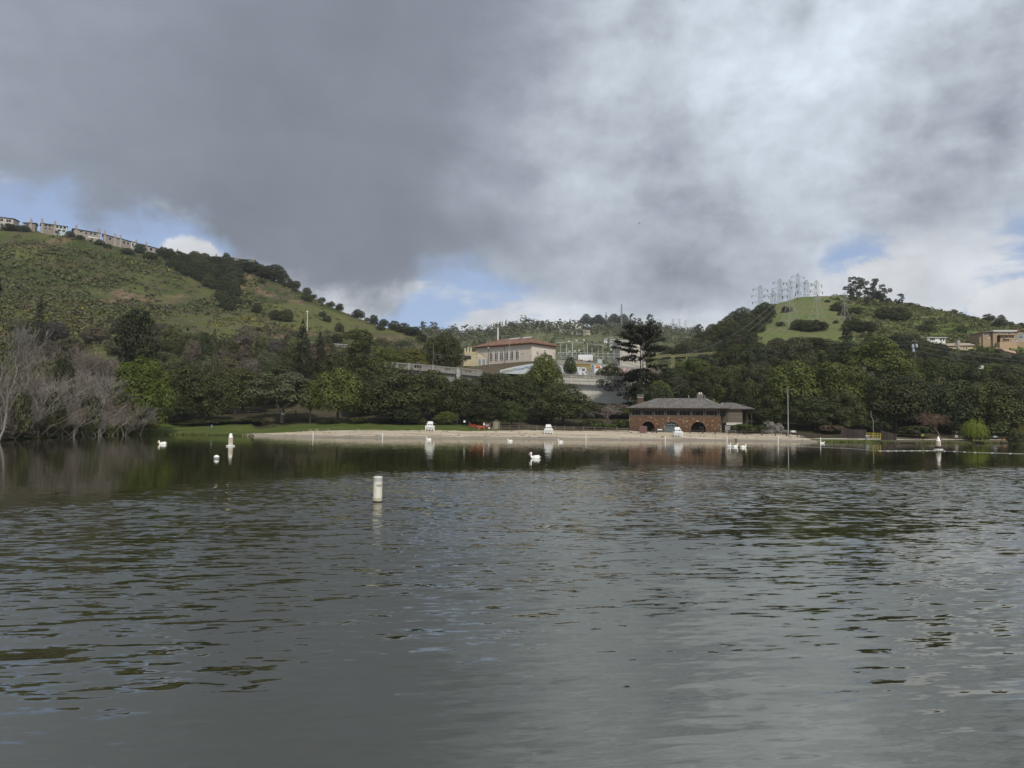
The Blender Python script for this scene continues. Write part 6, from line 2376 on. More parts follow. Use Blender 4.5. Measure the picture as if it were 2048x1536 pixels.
def pelican_meshes(neck_up=1.0):
    """floating pelican facing -X, about 1.25 m long"""
    k = neck_up
    pts = [(.16, 0, .17), (.40, 0, .18), (.60, 0, .17), (-.10, 0, .15), (-.32, 0, .15), (-.42, 0, .27), (-.44, 0, .27 + .17 * k), (-.41, 0, .27 + .32 * k), (-.40, 0, .27 + .43 * k), (-.50, 0, .27 + .47 * k)]
    ed = [(0, 1), (1, 2), (0, 3), (3, 4), (4, 5), (5, 6), (6, 7), (7, 8), (8, 9)]
    rad = [(.30, .27), (.22, .21), (.06, .10), (.29, .26), (.20, .18), (.125, .12), (.09, .088), (.078, .078), (.095, .092), (.065, .06)]
    body = skin_mesh('pelican_body', pts, ed, rad, FEATHER)
    z = .27 + .47 * k
    bl = MB()
    bl.tube([(-.53, 0, z + .01), (-.62, 0, z - .16), (-.71, 0, z - .37)], [.036, .024, .009], 7)
    bill = bl.mesh('bill', BILL, True)
    ph = MB()
    ph.tube([(-.51, 0, z - .03), (-.58, 0, z - .19), (-.68, 0, z - .36)], [.032, .034, .008], 7)
    pouch = ph.mesh('pouch', mat('pouch_skin', (.68, .52, .36), .5), True)
    out = [('body', body), ('bill', bill), ('pouch', pouch)]
    for sy in (-1, 1):
        wg = MB()
        wg.add([(-.16, sy * .20, .30), (.20, sy * .235, .40), (.52, sy * .17, .30), (.68, sy * .09, .24), (.44, sy * .215, .18), (.05, sy * .262, .16)], [(0, 1, 2, 3, 4, 5)[::sy]])
        wg.add([(-.16, sy * .235, .29), (.20, sy * .265, .36), (.52, sy * .20, .28), (.68, sy * .12, .23), (.44, sy * .245, .17), (.05, sy * .292, .15)], [(0, 1, 2, 3, 4, 5)[::-sy]])
        out.append(('wing', wg.mesh('wing', FEATHER, True)))
        out.append(('eye', MB().lathe([(.001, -.008), (.010, 0), (.001, .008)], 6, at=(-.47, sy * .062, z + .02)).mesh('eye', DARKM)))
    return out


PEL = [pelican_meshes(1.0), pelican_meshes(.72)]


def pelican(px, py, label, face=-1, var=0, sc=1.0, turn=0.0, size=None):
    """face -1: looks left in the photo; the turn brings the head toward the viewer"""
    p = WZ(px, py)
    t = thing('pelican', label, 'pelican', (p.x, p.y, -.06), (0 if face < 0 else math.pi) + turn - math.atan2(p.x, p.y), 'white pelicans on the lake')
    t.scale = (sc,) * 3
    for nm, me in PEL[var]:
        link(nm, me, t)
    return t


pelican(1070, 917, 'nearest white pelican, large and facing left with its bill down', -1, 0, .95, RAD(12))
pelican(324.5, 888.5, 'white pelican alone on the calm water at the left, facing left', -1, 1, .98, RAD(10))
pelican(1020, 883, 'white pelican below the maroon board, facing left', -1, 1, .95, RAD(5))
pelican(857, 880, 'white pelican just below the leftmost lifeguard stand', -1, 0, 1.0, RAD(15))
pelican(1068.5, 877, 'white pelican near the two dark ducks left of the middle stand', -1, 1, .95, RAD(5))
pelican(1121, 884.5, 'white pelican right of the middle lifeguard stand reflection', -1, 0, .95, RAD(0))
pelican(1459, 893.5, 'leftmost of the trio of pelicans swimming in a row on the right', 1, 0, .95, RAD(70))
pelican(1470.5, 894, 'middle one of the trio of pelicans swimming in a row', 1, 0, .95, RAD(35))
pelican(1487, 895, 'rightmost of the trio of pelicans, facing right', 1, 0, .95, RAD(20))
pelican(1645, 886.5, 'white pelican low in the water beside the pole at the grass strip', 1, 1, .8, 0)
pelican(432, 868, 'white pelican at the waterline right below the angler', 1, 0, .9, RAD(30))
pelican(451, 866, 'white pelican resting at the waterline behind the diamond-marked buoy', 1, 0, .85, RAD(60))
pelican(477.5, 869.5, 'white pelican at the beach tip right of the diamond-marked buoy', 1, 1, .85, RAD(80))


def duck(px, py, label, col, face=1, sc=1.0, land=False, cat='duck', name='duck'):
    p = Vector(ground_at(px, py)) if land else WZ(px, py)
    t = thing(name, label, cat, (p.x, p.y, p.z + (.05 if land else -.03)), 0 if face < 0 else math.pi)
    t.scale = (sc,) * 3
    m = mat('feathers_' + cat, col, .8, .15)
    me = skin_mesh('duck_body', [(.0, 0, .11), (.16, 0, .12), (.28, 0, .15), (-.12, 0, .11), (-.17, 0, .2), (-.19, 0, .29), (-.24, 0, .30)], [(0, 1), (1, 2), (0, 3), (3, 4), (4, 5), (5, 6)],
                   [.115, .085, .03, .085, .045, .05, .035], m)
    link('body', me, t)
    part('beak', MB().tube([(-.26, 0, .30), (-.33, 0, .285)], [.022, .012], 6), mat('beak_dark', (.10, .09, .05)), t)
    if land:
        for sy in (-.05, .05):
            part('leg', MB().tube([(0, sy, .05), (.01, sy, -.09)], .012, 5), mat('beak_dark', ()), t)
    return t


BRN = (.045, .035, .026)
duck(505, 879.5, 'small dark duck on the calm water right of the left buoy', BRN, -1, 1.2)
duck(1083, 875.8, 'left of two dark ducks at the beach edge by the middle stand', BRN, -1, 1.3)
duck(1090, 876, 'right of two dark ducks at the beach edge by the middle stand', BRN, 1, 1.3)
duck(1472, 881.5, 'dark brown duck resting on the sand above the trio of pelicans', BRN, -1, 1.5, True)
duck(438, 866.5, 'black waterbird on the waterline beside the pelican below the angler', (.012, .012, .013), 1, 1.4, False, 'cormorant', 'cormorant')
duck(951.3, 876.5, 'small white bird at the water edge below the orange netting', (.75, .74, .70), 1, .95, False, 'gull', 'gull')
h = duck(290, 872, 'dark bird sitting at the waterline by the russet shrub', (.02, .018, .016), -1, 1.5, False, 'cormorant', 'cormorant')


def flying_bird():
    p = W(1278, 447, 300)
    t = thing('bird', 'tiny dark bird flying high in the grey sky', 'bird', p)
    m = mat('feathers_dark', (.03, .03, .032))
    part('body', MB().tube([(-.3, 0, .05), (0, 0, 0), (.3, 0, -.06)], [.02, .09, .02], 6), m, t)
    for sy in (-1, 1):
        part('wing', MB().add([(-.1, 0, 0), (.12, 0, 0), (.2, sy * .3, .3), (.02, sy * .32, .32), (.2, sy * .5, .55)], [(0, 1, 2, 3), (3, 2, 4)]).add([(-.1, 0, -.02), (.12, 0, -.02), (.2, sy * .3, .28), (.02, sy * .32, .30), (.2, sy * .5, .55)], [(3, 2, 1, 0), (4, 2, 3)]), m, t)


flying_bird()


# the float line across the right water
def float_line():
    a = [WZ(px, py) for px, py in [(1500, 889.5), (1600, 893), (1700, 897), (1760, 902), (1870, 901.5), (1950, 905), (2020, 907), (2100, 909)]]
    t = thing('float_line', 'thin pale float line lying across the water at the right', 'float line', a[0])
    mb = MB()
    part('rope', MB().tube([p - a[0] + Vector((0, 0, .02)) for p in a], .02, 5), mat('rope_pale', (.5, .5, .47)), t)
    fm = MB().tube([(-.16, 0, 0), (-.11, 0, 0), (.11, 0, 0), (.16, 0, 0)], [.02, .045, .045, .02], 6).mesh('float', mat('float_grey', (.5, .5, .48)))
    for i in range(3, len(a) - 1):
        n = int((a[i + 1] - a[i]).length / 1.6)
        for k in range(n):
            q = link('float', fm, t)
            q.location = a[i].lerp(a[i + 1], k / n) - a[0] + Vector((0, 0, .03))


float_line()
# ---------------------------------------------------------------- red-roofed power building
STUCCO = mat('cream_stucco', (.64, .56, .47), .9, .12, noise=.45, nscale=.35, color2=(.54, .46, .38))
STUCCO_Y = mat('yellow_stucco', (.50, .43, .28), .9, .12, noise=.3, nscale=.5)
TILE = mat('red_roof_tiles', (.185, .112, .082), .9, .12, island=.4, noise=.7, nscale=.8, color2=(.16, .105, .08))
FRAME = mat('pale_frames', (.74, .72, .66), .6, .2)
SHUT = mat('window_glass', (.03, .032, .035), .2, .15)


def window(par, x0, x1, z0, z1, y, nx=2, nz=3, arch=False, fr=FRAME, gl=SHUT, bw=None, flipx=None, name='window'):
    """recessed pane with a proud frame and muntins on a wall facing -Y at depth y"""
    bw = bw or (x1 - x0) * .09
    mb = MB()
    mb.box(x0, x0 + bw, y - .10, y - .004, z0, z1).box(x1 - bw, x1, y - .10, y - .004, z0, z1).box(x0 + bw, x1 - bw, y - .10, y - .004, z0, z0 + bw).box(x0 + bw, x1 - bw, y - .10, y - .004, z1 - bw, z1)
    for i in range(1, nx):
        x = x0 + (x1 - x0) * i / nx
        mb.box(x - bw * .35, x + bw * .35, y - .08, y - .03, z0 + bw, z1 - bw)
    for k in range(1, nz):
        z = z0 + (z1 - z0) * k / nz
        mb.box(x0 + bw, x1 - bw, y - .075, y - .035, z - bw * .3, z + bw * .3)
    pn = MB().box(x0 + bw, x1 - bw, y - .028, y - .006, z0 + bw, z1 - bw)
    if arch:
        c, r = (x0 + x1) / 2, (x1 - x0) / 2
        for k in range(10):
            a, b = math.pi * k / 10, math.pi * (k + 1) / 10
            q = [(c + rr * math.cos(t), z1 + rr * math.sin(t)) for rr, t in ((r, a), (r, b), (r - bw, b), (r - bw, a))]
            mb.prism(q, y - .10, y - .004)
        for a in (45, 90, 135):
            mb.bar((c, y - .06, z1), (c + (r - bw) * math.cos(RAD(a)), y - .06, z1 + (r - bw) * math.sin(RAD(a))), bw * .6)
        pn.prism([(c + (r - bw) * math.cos(math.pi * k / 10), z1 + (r - bw) * math.sin(math.pi * k / 10)) for k in range(11)], y - .028, y - .006)
    if flipx:
        for q in (mb, pn):
            q.v = [flipx(*v) for v in q.v]
    f = part(name, mb, fr, par)
    part('pane', pn, gl, f)
    return f


def tile_ribs(mb, A, B, C, D, step=.42, r=.1):
    """rows of half-round roof tiles running from eave A-B up to ridge D-C"""
    A, B, C, D = map(Vector, (A, B, C, D))
    n = max(2, int((B - A).length / step))
    nrm = (B - A).cross(D - A).normalized()
    if nrm.z < 0:
        nrm = -nrm
    sx = (B - A).normalized()
    up = nrm.cross(sx)
    if up.z < 0:
        up = -up
    Lr = (C - D).length
    for k in range(n):
        u = (k + .5) / n
        p = A.lerp(B, u)
        # run up the slope until the hip or ridge
        dl, dr = (p - A).length, (B - p).length
        ol, orr = (D - A).dot(sx), (B - C).dot(sx)
        H = (D - A).dot(up)
        f = min(1.0, dl / ol if ol > 1e-3 else 1, dr / orr if orr > 1e-3 else 1)
        q = p + up * H * f
        m = max(1, int((q - p).length / 1.3))
        for j in range(m):
            a, b = p.lerp(q, j / m), p.lerp(q, (j + 1) / m)
            w = sx * step * .46
            h = nrm * (r + .03 * (j % 2))
            mb.add([a - w, a + h, a + w, b - w, b + h * .7, b + w], [(0, 1, 4, 3), (1, 2, 5, 4), (0, 2, 1)])


def powerhouse():
    c = W(1063.5, 721, 322)
    z0 = c.z
    s = c.y / F
    # local frame: long wall along -X from the near corner, facing -Y; short wall along +Y, facing +X
    th = math.atan2(-22, 26)
    t = thing('power_building', 'cream power building with a red tiled hip roof and arched windows above the concrete wall', 'building', (c.x, c.y, z0 - .6), th)
    L, D, H = 33.0, 17.0, (721 - 686.5) * s + .6
    part('wall', MB().box(-L, 0, 0, D, 0, H), STUCCO, t)
    part('cornice', MB().box(-L - .2, .2, -.2, D + .2, H, H + .35), mat('cornice', (.40, .33, .27)), t)
    # seven window positions along the long wall, by their pixel columns
    cth, sth = math.cos(th), math.sin(th)

    def along(px):
        r = ray(px, 705)
        # intersect the long wall line (c + u*(-cth,-sth))
        dx, dy = -cth, -sth
        det = dx * r.y - dy * r.x
        return ((0 - c.x) * r.y - (0 - c.y) * r.x) / det
    for px in (982.5, 993, 1003.3, 1013.7, 1024, 1034.7):
        u = along(px)
        window(t, -u - 1.05, -u + 1.05, 1.2, H - 3.0, 0, 2, 5, True, bw=.16)
    part('door', MB().box(-along(1045) - .8, -along(1045) + .8, -.06, -.004, H - 4.4, H - 4.0), mat('cornice', ()), t)
    fx = lambda x, y, z: (-y + .0, x, z)

    def right(px):
        r = ray(px, 705)
        dx, dy = -sth, cth
        det = dx * r.y - dy * r.x
        return ((0 - c.x) * r.y - (0 - c.y) * r.x) / det
    for px, w, za, zb, ar in ((1075, 1.0, 3.3, 5.0, False), (1089.5, 1.0, 2.4, 5.1, True), (1102, 1.1, 1.3, 4.2, False)):
        u = right(px)
        window(t, u - w, u + w, za, zb, 0, 3 if not ar else 2, 3, ar, bw=.16, flipx=fx)
    # roof with overhang
    ov = 1.25
    rz = H + .36
    mb = MB()
    e, r = hip_roof(mb, -L - ov, ov, -ov, D + ov, rz, rz + 3.9, -L + 8.0, -8.5, .3)
    rf = part('roof', mb, mat('roof_clay', (.22, .10, .06)), t)
    tb = MB()
    tile_ribs(tb, e[0], e[1], r[1], r[0])
    tile_ribs(tb, e[1], e[2], r[1], r[1])
    part('tiles', tb, TILE, rf, kind='stuff')
    for k in range(24):
        x = -L + .6 + k * (L - 1.0) / 23
        part('rafter_end', MB().box(x - .14, x + .14, -ov + .1, -.02, rz - .62, rz - .32), mat('rafter_brown', (.10, .05, .035)), t)
    for k in range(12):
        y = .6 + k * (D - 1.2) / 11
        part('rafter_end', MB().box(.02, ov - .1, y - .14, y + .14, rz - .62, rz - .32), mat('rafter_brown', ()), t)
    # two skylight strips near the ridge
    A, B, C_, D_ = map(Vector, (e[0], e[1], r[1], r[0]))
    for a, b in ((.44, .60), (.66, .80)):
        p0, p1 = A.lerp(B, a), A.lerp(B, b)
        up = ((D_ - A) + (C_ - B)) / 2
        n = Vector((0, -.35, .93)) * .2
        q0, q1 = p0 + Vector((0, up.y * .74, up.z * .74)), p1 + Vector((0, up.y * .74, up.z * .74))
        q2, q3 = p1 + Vector((0, up.y * .93, up.z * .93)), p0 + Vector((0, up.y * .93, up.z * .93))
        part('skylight', MB().add([q0 + n, q1 + n, q2 + n, q3 + n, q0, q1, q2, q3], [(0, 1, 2, 3), (4, 5, 1, 0), (5, 6, 2, 1), (6, 7, 3, 2), (7, 4, 0, 3)]), mat('skylight_glass', (.42, .40, .38), .4, .4), rf)
    # yellow annex at the left end
    p = W(927, 728.5, 322)
    w = 47 * s
    t2 = thing('annex_building', 'small yellow stucco building with a sloping parapet left of the red-roofed building', 'building', (p.x, p.y, p.z - .8), RAD(-6))
    h1, h2 = 5.2, 6.2
    part('side_wall', MB().box(0, 28 * s, 0, 7, 0, h2), STUCCO_Y, t2)
    fr = MB().prism([(28 * s + .02, 0), (46 * s, 0), (46 * s, 3.6), (28 * s + .02, h2 + .1)], -.5, 5)
    part('gable_wall', fr, mat('yellow_stucco_light', (.58, .52, .38), .9, .1, noise=.2), t2)
    part('coping', MB().bar((28 * s - .1, -.55, h2 + .25), (46 * s + .5, -.55, 3.75), .3), mat('coping_tile', (.36, .22, .13)), t2)
    window(t2, 30.5 * s, 35.5 * s, .5, 3.0, -.5, 2, 2, fr=mat('blue_grey_frame', (.30, .34, .38)), gl=mat('pale_glass', (.20, .26, .30), .15, .5))
    window(t2, 38.5 * s, 44 * s, .5, 3.0, -.5, 2, 2, fr=mat('blue_grey_frame', ()), gl=mat('pale_glass', ()))
    for i in range(6):
        x = 29.5 * s + (i % 6) * 2.6 * s
        part('vent', MB().box(x - .12, x + .12, -.53, -.503, 3.5 + .2 * (i % 2), 3.75 + .2 * (i % 2)), DARKM, t2)
    # pale vessels on the roof edge at its left
    for k, (px, py) in enumerate(((930, 702), (936, 700), (941.5, 700))):
        q = W(px, py, 324)
        part('vent_pipe', MB().lathe([(.42, -2.2), (.42, .8), (.5, .85), (.5, 1.1), (.2, 1.2)], 10), mat('cream_pipe', (.52, .46, .34), noise=.3), t2).location = Matrix.Rotation(RAD(6), 3, 'Z') @ (q - Vector((p.x, p.y, p.z - .8)))
    return t


powerhouse()


# ---------------------------------------------------------------- concrete walls on the embankment
def wall_strip(name, label, top, bot, d, thick, m, cat='wall', d2=None, holes=(), pil=()):
    """a wall following pixel rows top and bot (lists of (px, py)) at distance d"""
    pxs = sorted(set([p[0] for p in top] + [p[0] for p in bot]))
    o = W(pxs[0], ip(pxs[0], bot), d)
    t = thing(name, label, cat, o)
    mb = MB()
    D = lambda px: d if d2 is None else d + (d2 - d) * (px - pxs[0]) / (pxs[-1] - pxs[0])
    P = [(W(px, float(ip(px, bot)), D(px)) - o, W(px, float(ip(px, top)), D(px)) - o) for px in pxs]
    for (b0, t0), (b1, t1) in zip(P[:-1], P[1:]):
        k = Vector((0, thick, 0))
        mb.add([b0, b1, t1, t0, b0 + k, b1 + k, t1 + k, t0 + k], [(0, 1, 2, 3), (5, 4, 7, 6), (3, 2, 6, 7), (1, 0, 4, 5)])
    for (b, tp), fl in ((P[0], 1), (P[-1], -1)):
        k = Vector((0, thick, 0))
        mb.add([b, tp, tp + k, b + k], [(0, 1, 2, 3)[::fl]])
    part('wall', mb, m, t)
    return t, o, D


# big pale wall
wt = [(1086, 762), (1126, 751.5), (1180, 753), (1240, 753), (1300, 760)]
wb = [(1086, 806), (1126, 806), (1180, 808), (1240, 810), (1300, 812)]
t, o, D = wall_strip('retaining_wall', 'large pale concrete retaining wall behind the big dark oak and the redwood', wt, wb, 268, 1.0, CONC, d2=262)
for k in range(9):
    a = 1120 + k * 20
    part('pilaster', MB().box(-.14, .14, -.12, -.004, 0, 9.2), CONC, t).location = W(a, 805, D(a)) - o
for k in range(4):
    A, B = W(1120, 762 + k * 9, D(1120)) - o, W(1290, 763 + k * 9.4, D(1290)) - o
    part('joint', MB().bar(A + Vector((0, -.03, 0)), B + Vector((0, -.03, 0)), .09), CONC_G, t)
part('lower_band', MB().box(0, 24, -.14, -.02, 0, 3.2), mat('pale_band', (.40, .40, .39), .9, .1, noise=.5, nscale=.6), t).location = W(1140, 812, D(1140) - .2) - o


# balustraded road walls
def balustrade(name, label, pts, h, d, d2, gaps, m=CONC_G):
    o = W(pts[0][0], pts[0][1] + h, d)
    t = thing(name, label, 'wall', o)
    x0, x1 = pts[0][0], pts[-1][0]
    D = lambda px: d + (d2 - d) * (px - x0) / (x1 - x0)
    Y = lambda px: float(ip(px, pts))

    def slab(nm, a, b, ya, yb, th=.5, off=0.0, mm=m):
        n = max(1, int((b - a) / 40))
        mb = MB()
        for i in range(n):
            p, q = a + (b - a) * i / n, a + (b - a) * (i + 1) / n
            v = [W(p, Y(p) + yb, D(p)) - o, W(q, Y(q) + yb, D(q)) - o, W(q, Y(q) + ya, D(q)) - o, W(p, Y(p) + ya, D(p)) - o]
            k0, k1 = Vector((0, off, 0)), Vector((0, off + th, 0))
            mb.add([u + k0 for u in v] + [u + k1 for u in v], [(0, 1, 2, 3), (5, 4, 7, 6), (3, 2, 6, 7), (1, 0, 4, 5)])
            if i == 0:
                mb.add([v[0] + k0, v[3] + k0, v[3] + k1, v[0] + k1], [(0, 1, 2, 3)])
            if i == n - 1:
                mb.add([v[1] + k0, v[2] + k0, v[2] + k1, v[1] + k1], [(3, 2, 1, 0)])
        part(nm, mb, mm, t)
    slab('top_rail', x0, x1, 0, h * .22, .6, -.05)
    slab('bottom_rail', x0, x1, h * .70, h, .6, -.05)
    edges = [x0] + [e for g in gaps for e in (g[0], g[1])] + [x1]
    for a, b in zip(edges[::2], edges[1::2]):
        slab('solid_panel', a, b, h * .22, h * .70, .45, .05)
    for a, b in gaps:
        n = max(2, int((b - a) / 4.0))
        for k in range(n + 1):
            px = a + (b - a) * k / n
            slab('baluster', px - .55, px + .55, h * .22, h * .70, .3, .1)
    return t, o, D, Y, slab


t, o, D, Y, slab = balustrade('road_wall', 'long grey concrete road wall with balustrade openings above the oaks', [(723, 721.5), (762, 722.5), (850, 729), (935, 737), (965, 740)], 11.5, 286, 262,
                              [(738, 764), (796, 812), (828, 843), (889, 901), (930, 943)])
slab('ledge', 790, 960, 11.6, 13.4, 1.2, -.5)
slab('lower_wall', 724, 962, 13.5, 40, .5, .3)
for px in (725, 770, 818, 866, 915, 924):
    part('pilaster', MB().box(-.35, .35, -.35, .3, -2.4, .1), CONC_G, t).location = W(px, Y(px), D(px)) - o
for k in range(6):
    part('pier_block', MB().box(-.75 + .2 * (k % 2), .75 - .2 * (k % 2), -.9, .2, 0, .62), mat('pier_pale', (.42, .40, .36), noise=.4), t).location = W(917, 759 - k * 3.3, D(917)) - o
t, o, D, Y, slab = balustrade('parapet', 'dark weathered parapet with balusters on top of the pale concrete wall', [(1118, 748), (1150, 749), (1188, 751), (1250, 753)], 7, 264, 260, [(1141, 1151), (1166, 1182)])
for k in range(14):
    px = 1122 + k * 9
    part('stanchion', MB().box(-.12, .12, -.12, .05, 0, 1.3), CONC_G, t).location = W(px, Y(px) + 7, D(px) - .2) - o


# graffiti walls
def graffiti_walls():
    t, o, D = wall_strip('graffiti_wall', 'grey wall covered in white, yellow and pink graffiti below the substation yard', [(1108, 719), (1160, 722), (1215, 729), (1300, 737)], [(1108, 752), (1160, 752), (1215, 753), (1300, 756)], 292, .6, CONC_G)
    y = -.04

    def at(px, py):
        return W(px, py, 291.9) - o

    def shape(nm, polys, col, off=.0):
        mb = MB()
        for P in polys:
            v = [at(a, b) + Vector((0, -.02 - off, 0)) for a, b in P]
            k = Vector((0, .02, 0))
            n = len(v)
            mb.add(v + [q + k for q in v], [tuple(range(n))[::-1]] + [(i, (i + 1) % n, (i + 1) % n + n, i + n) for i in range(n)])
        part(nm, mb, mat('spray_' + nm, col, .8, .1, noise=.25, nscale=1.5), t)

    def stroke(pts, w):
        out = []
        for (a, b), (c, d) in zip(pts[:-1], pts[1:]):
            L = math.hypot(c - a, d - b) or 1
            nx, ny = -(d - b) / L * w / 2, (c - a) / L * w / 2
            out.append([(a + nx, b + ny), (c + nx, d + ny), (c - nx, d - ny), (a - nx, b - ny)])
        return out
    P = lambda x, y_: (1100 + x / 12.8, 680 + y_ / 12.8)
    shape('yellow_lettering', [[P(610, 600), P(1035, 620), P(1030, 760), P(960, 770), P(940, 690), P(610, 660)]], (.34, .26, .08))
    for k in range(9):
        x = 650 + k * 42
        shape('brown_letter_stroke', stroke([P(x, 615), P(x + 8, 645), P(x + 22, 612), P(x + 26, 660)], .7), (.12, .09, .04), .012)
    shape('white_letter', stroke([P(650, 705), P(770, 715)], 2.4) + stroke([P(720, 715), P(760, 880)], 3.2) + stroke([P(690, 740), P(700, 830)], 1.8), (.72, .73, .76), .014)
    shape('white_letter_r', stroke([P(800, 715), P(790, 890)], 3.4) + stroke([P(790, 720), P(900, 715), P(920, 770), P(880, 810), P(820, 812)], 2.6) + stroke([P(850, 810), P(925, 905)], 3.0), (.72, .73, .76), .016)
    shape('dark_outline', stroke([P(826, 735), P(880, 738), P(890, 775), P(830, 780), P(826, 735)], 1.0), (.04, .04, .05), .02)
    shape('blue_tag', [[P(1052, 640), P(1130, 640), P(1130, 715), P(1052, 715)]], (.30, .45, .55), .012)
    shape('dark_square', [[P(1075, 660), P(1110, 660), P(1110, 695), P(1075, 695)]], (.02, .03, .06), .02)
    shape('violet_tag', stroke([P(1060, 745), P(1110, 760), P(1060, 790), P(1110, 815)], 2.2), (.30, .30, .50), .012)
    shape('white_tag', [[P(1140, 635), P(1290, 640), P(1340, 700), P(1350, 830), P(1200, 830), P(1130, 860), P(1135, 720)]], (.70, .68, .66), .012)
    shape('orange_tag', stroke([P(1165, 655), P(1260, 660), P(1275, 700), P(1200, 690), P(1165, 715), P(1280, 715)], 2.2), (.60, .17, .05), .02)
    shape('white_scrawl', stroke([P(205, 650), P(300, 690), P(330, 780), P(320, 860), P(360, 870), P(400, 800), P(440, 775), P(470, 740)], 1.8), (.68, .69, .72), .014)
    shape('pink_tag', [[(1242, 738), (1250, 734.5), (1252, 740), (1246, 743)], [(1253, 742), (1262, 739), (1265, 744), (1256, 746)]], (.62, .38, .38), .014)
    # lower graffiti strip to the left
    t2, o2, D2 = wall_strip('graffiti_wall', 'low wall of blue, white and yellow graffiti letters rising to the right under the bank', [(1000, 740), (1030, 733), (1070, 726)], [(1000, 746), (1030, 748), (1070, 748)], 281, .5, mat('painted_white_wall', (.52, .55, .57), .9, .1, noise=.5, nscale=.8))
    rr = random.Random(9)
    for k in range(26):
        px = 1003 + k * 2.6
        yb = float(ip(px, [(1000, 742), (1070, 729)])) + rr.uniform(0, 2)
        col = rr.choice([(.05, .12, .26), (.12, .28, .40), (.03, .04, .06), (.12, .28, .40)])
        mb = MB()
        for P_ in stroke([(px, yb), (px + 1.1, yb + 3.5), (px + 2.0, yb + .4)], .8):
            v = [W(a, b, 280.96) - o2 for a, b in P_]
            mb.add(v + [q + Vector((0, .03, 0)) for q in v], [(3, 2, 1, 0), (0, 1, 5, 4), (1, 2, 6, 5), (2, 3, 7, 6), (3, 0, 4, 7)])
        part('letter_stroke', mb, mat('spray_letter_%d' % (int(col[0] * 100)), col, .8), t2)
    for k in range(7):
        px, yb = 1007 + k * 3.2, 739.5 - k * .1
        v = [W(a, b, 280.96) - o2 for a, b in ((px, yb), (px + 2.2, yb), (px + 2.2, yb + 2.8), (px, yb + 2.8))]
        part('yellow_block', MB().add(v + [q + Vector((0, .03, 0)) for q in v], [(3, 2, 1, 0), (0, 1, 5, 4), (1, 2, 6, 5), (2, 3, 7, 6), (3, 0, 4, 7)]), mat('spray_yellow', (.5, .36, .06)), t2)


graffiti_walls()


# chain-link yard fence: posts and rails
def yard_fence(pts, d, label, n=12, hpx=10):
    P = [W(px, py, d) for px, py in [(ip(u, [(0, pts[0][0]), (1, pts[-1][0])]), 0) for u in np.linspace(0, 1, n)]]
    P = [W(float(px), float(ip(px, pts)), d) for px in np.linspace(pts[0][0], pts[-1][0], n)]
    t = thing('yard_fence', label, 'fence', P[0])
    h = hpx * d / F
    m = mat('fence_wire', (.22, .23, .23), .6)
    for p in P:
        part('post', MB().tube([(0, 0, -.3), (0, 0, h)], .06, 5), m, t).location = p - P[0]
    for a, b in zip(P[:-1], P[1:]):
        for z in (h * .05, h * .35, h * .65, h * .97):
            part('wire', MB().tube([a - P[0] + Vector((0, 0, z)), b - P[0] + Vector((0, 0, z))], .03, 3), m, t)


yard_fence([(968, 726), (1060, 720), (1110, 719)], 314, 'grey wire fence in front of the red-roofed building', 12, 9)
yard_fence([(1112, 719.5), (1215, 728), (1240, 730)], 296, 'grey wire fence above the graffiti wall', 12, 9)


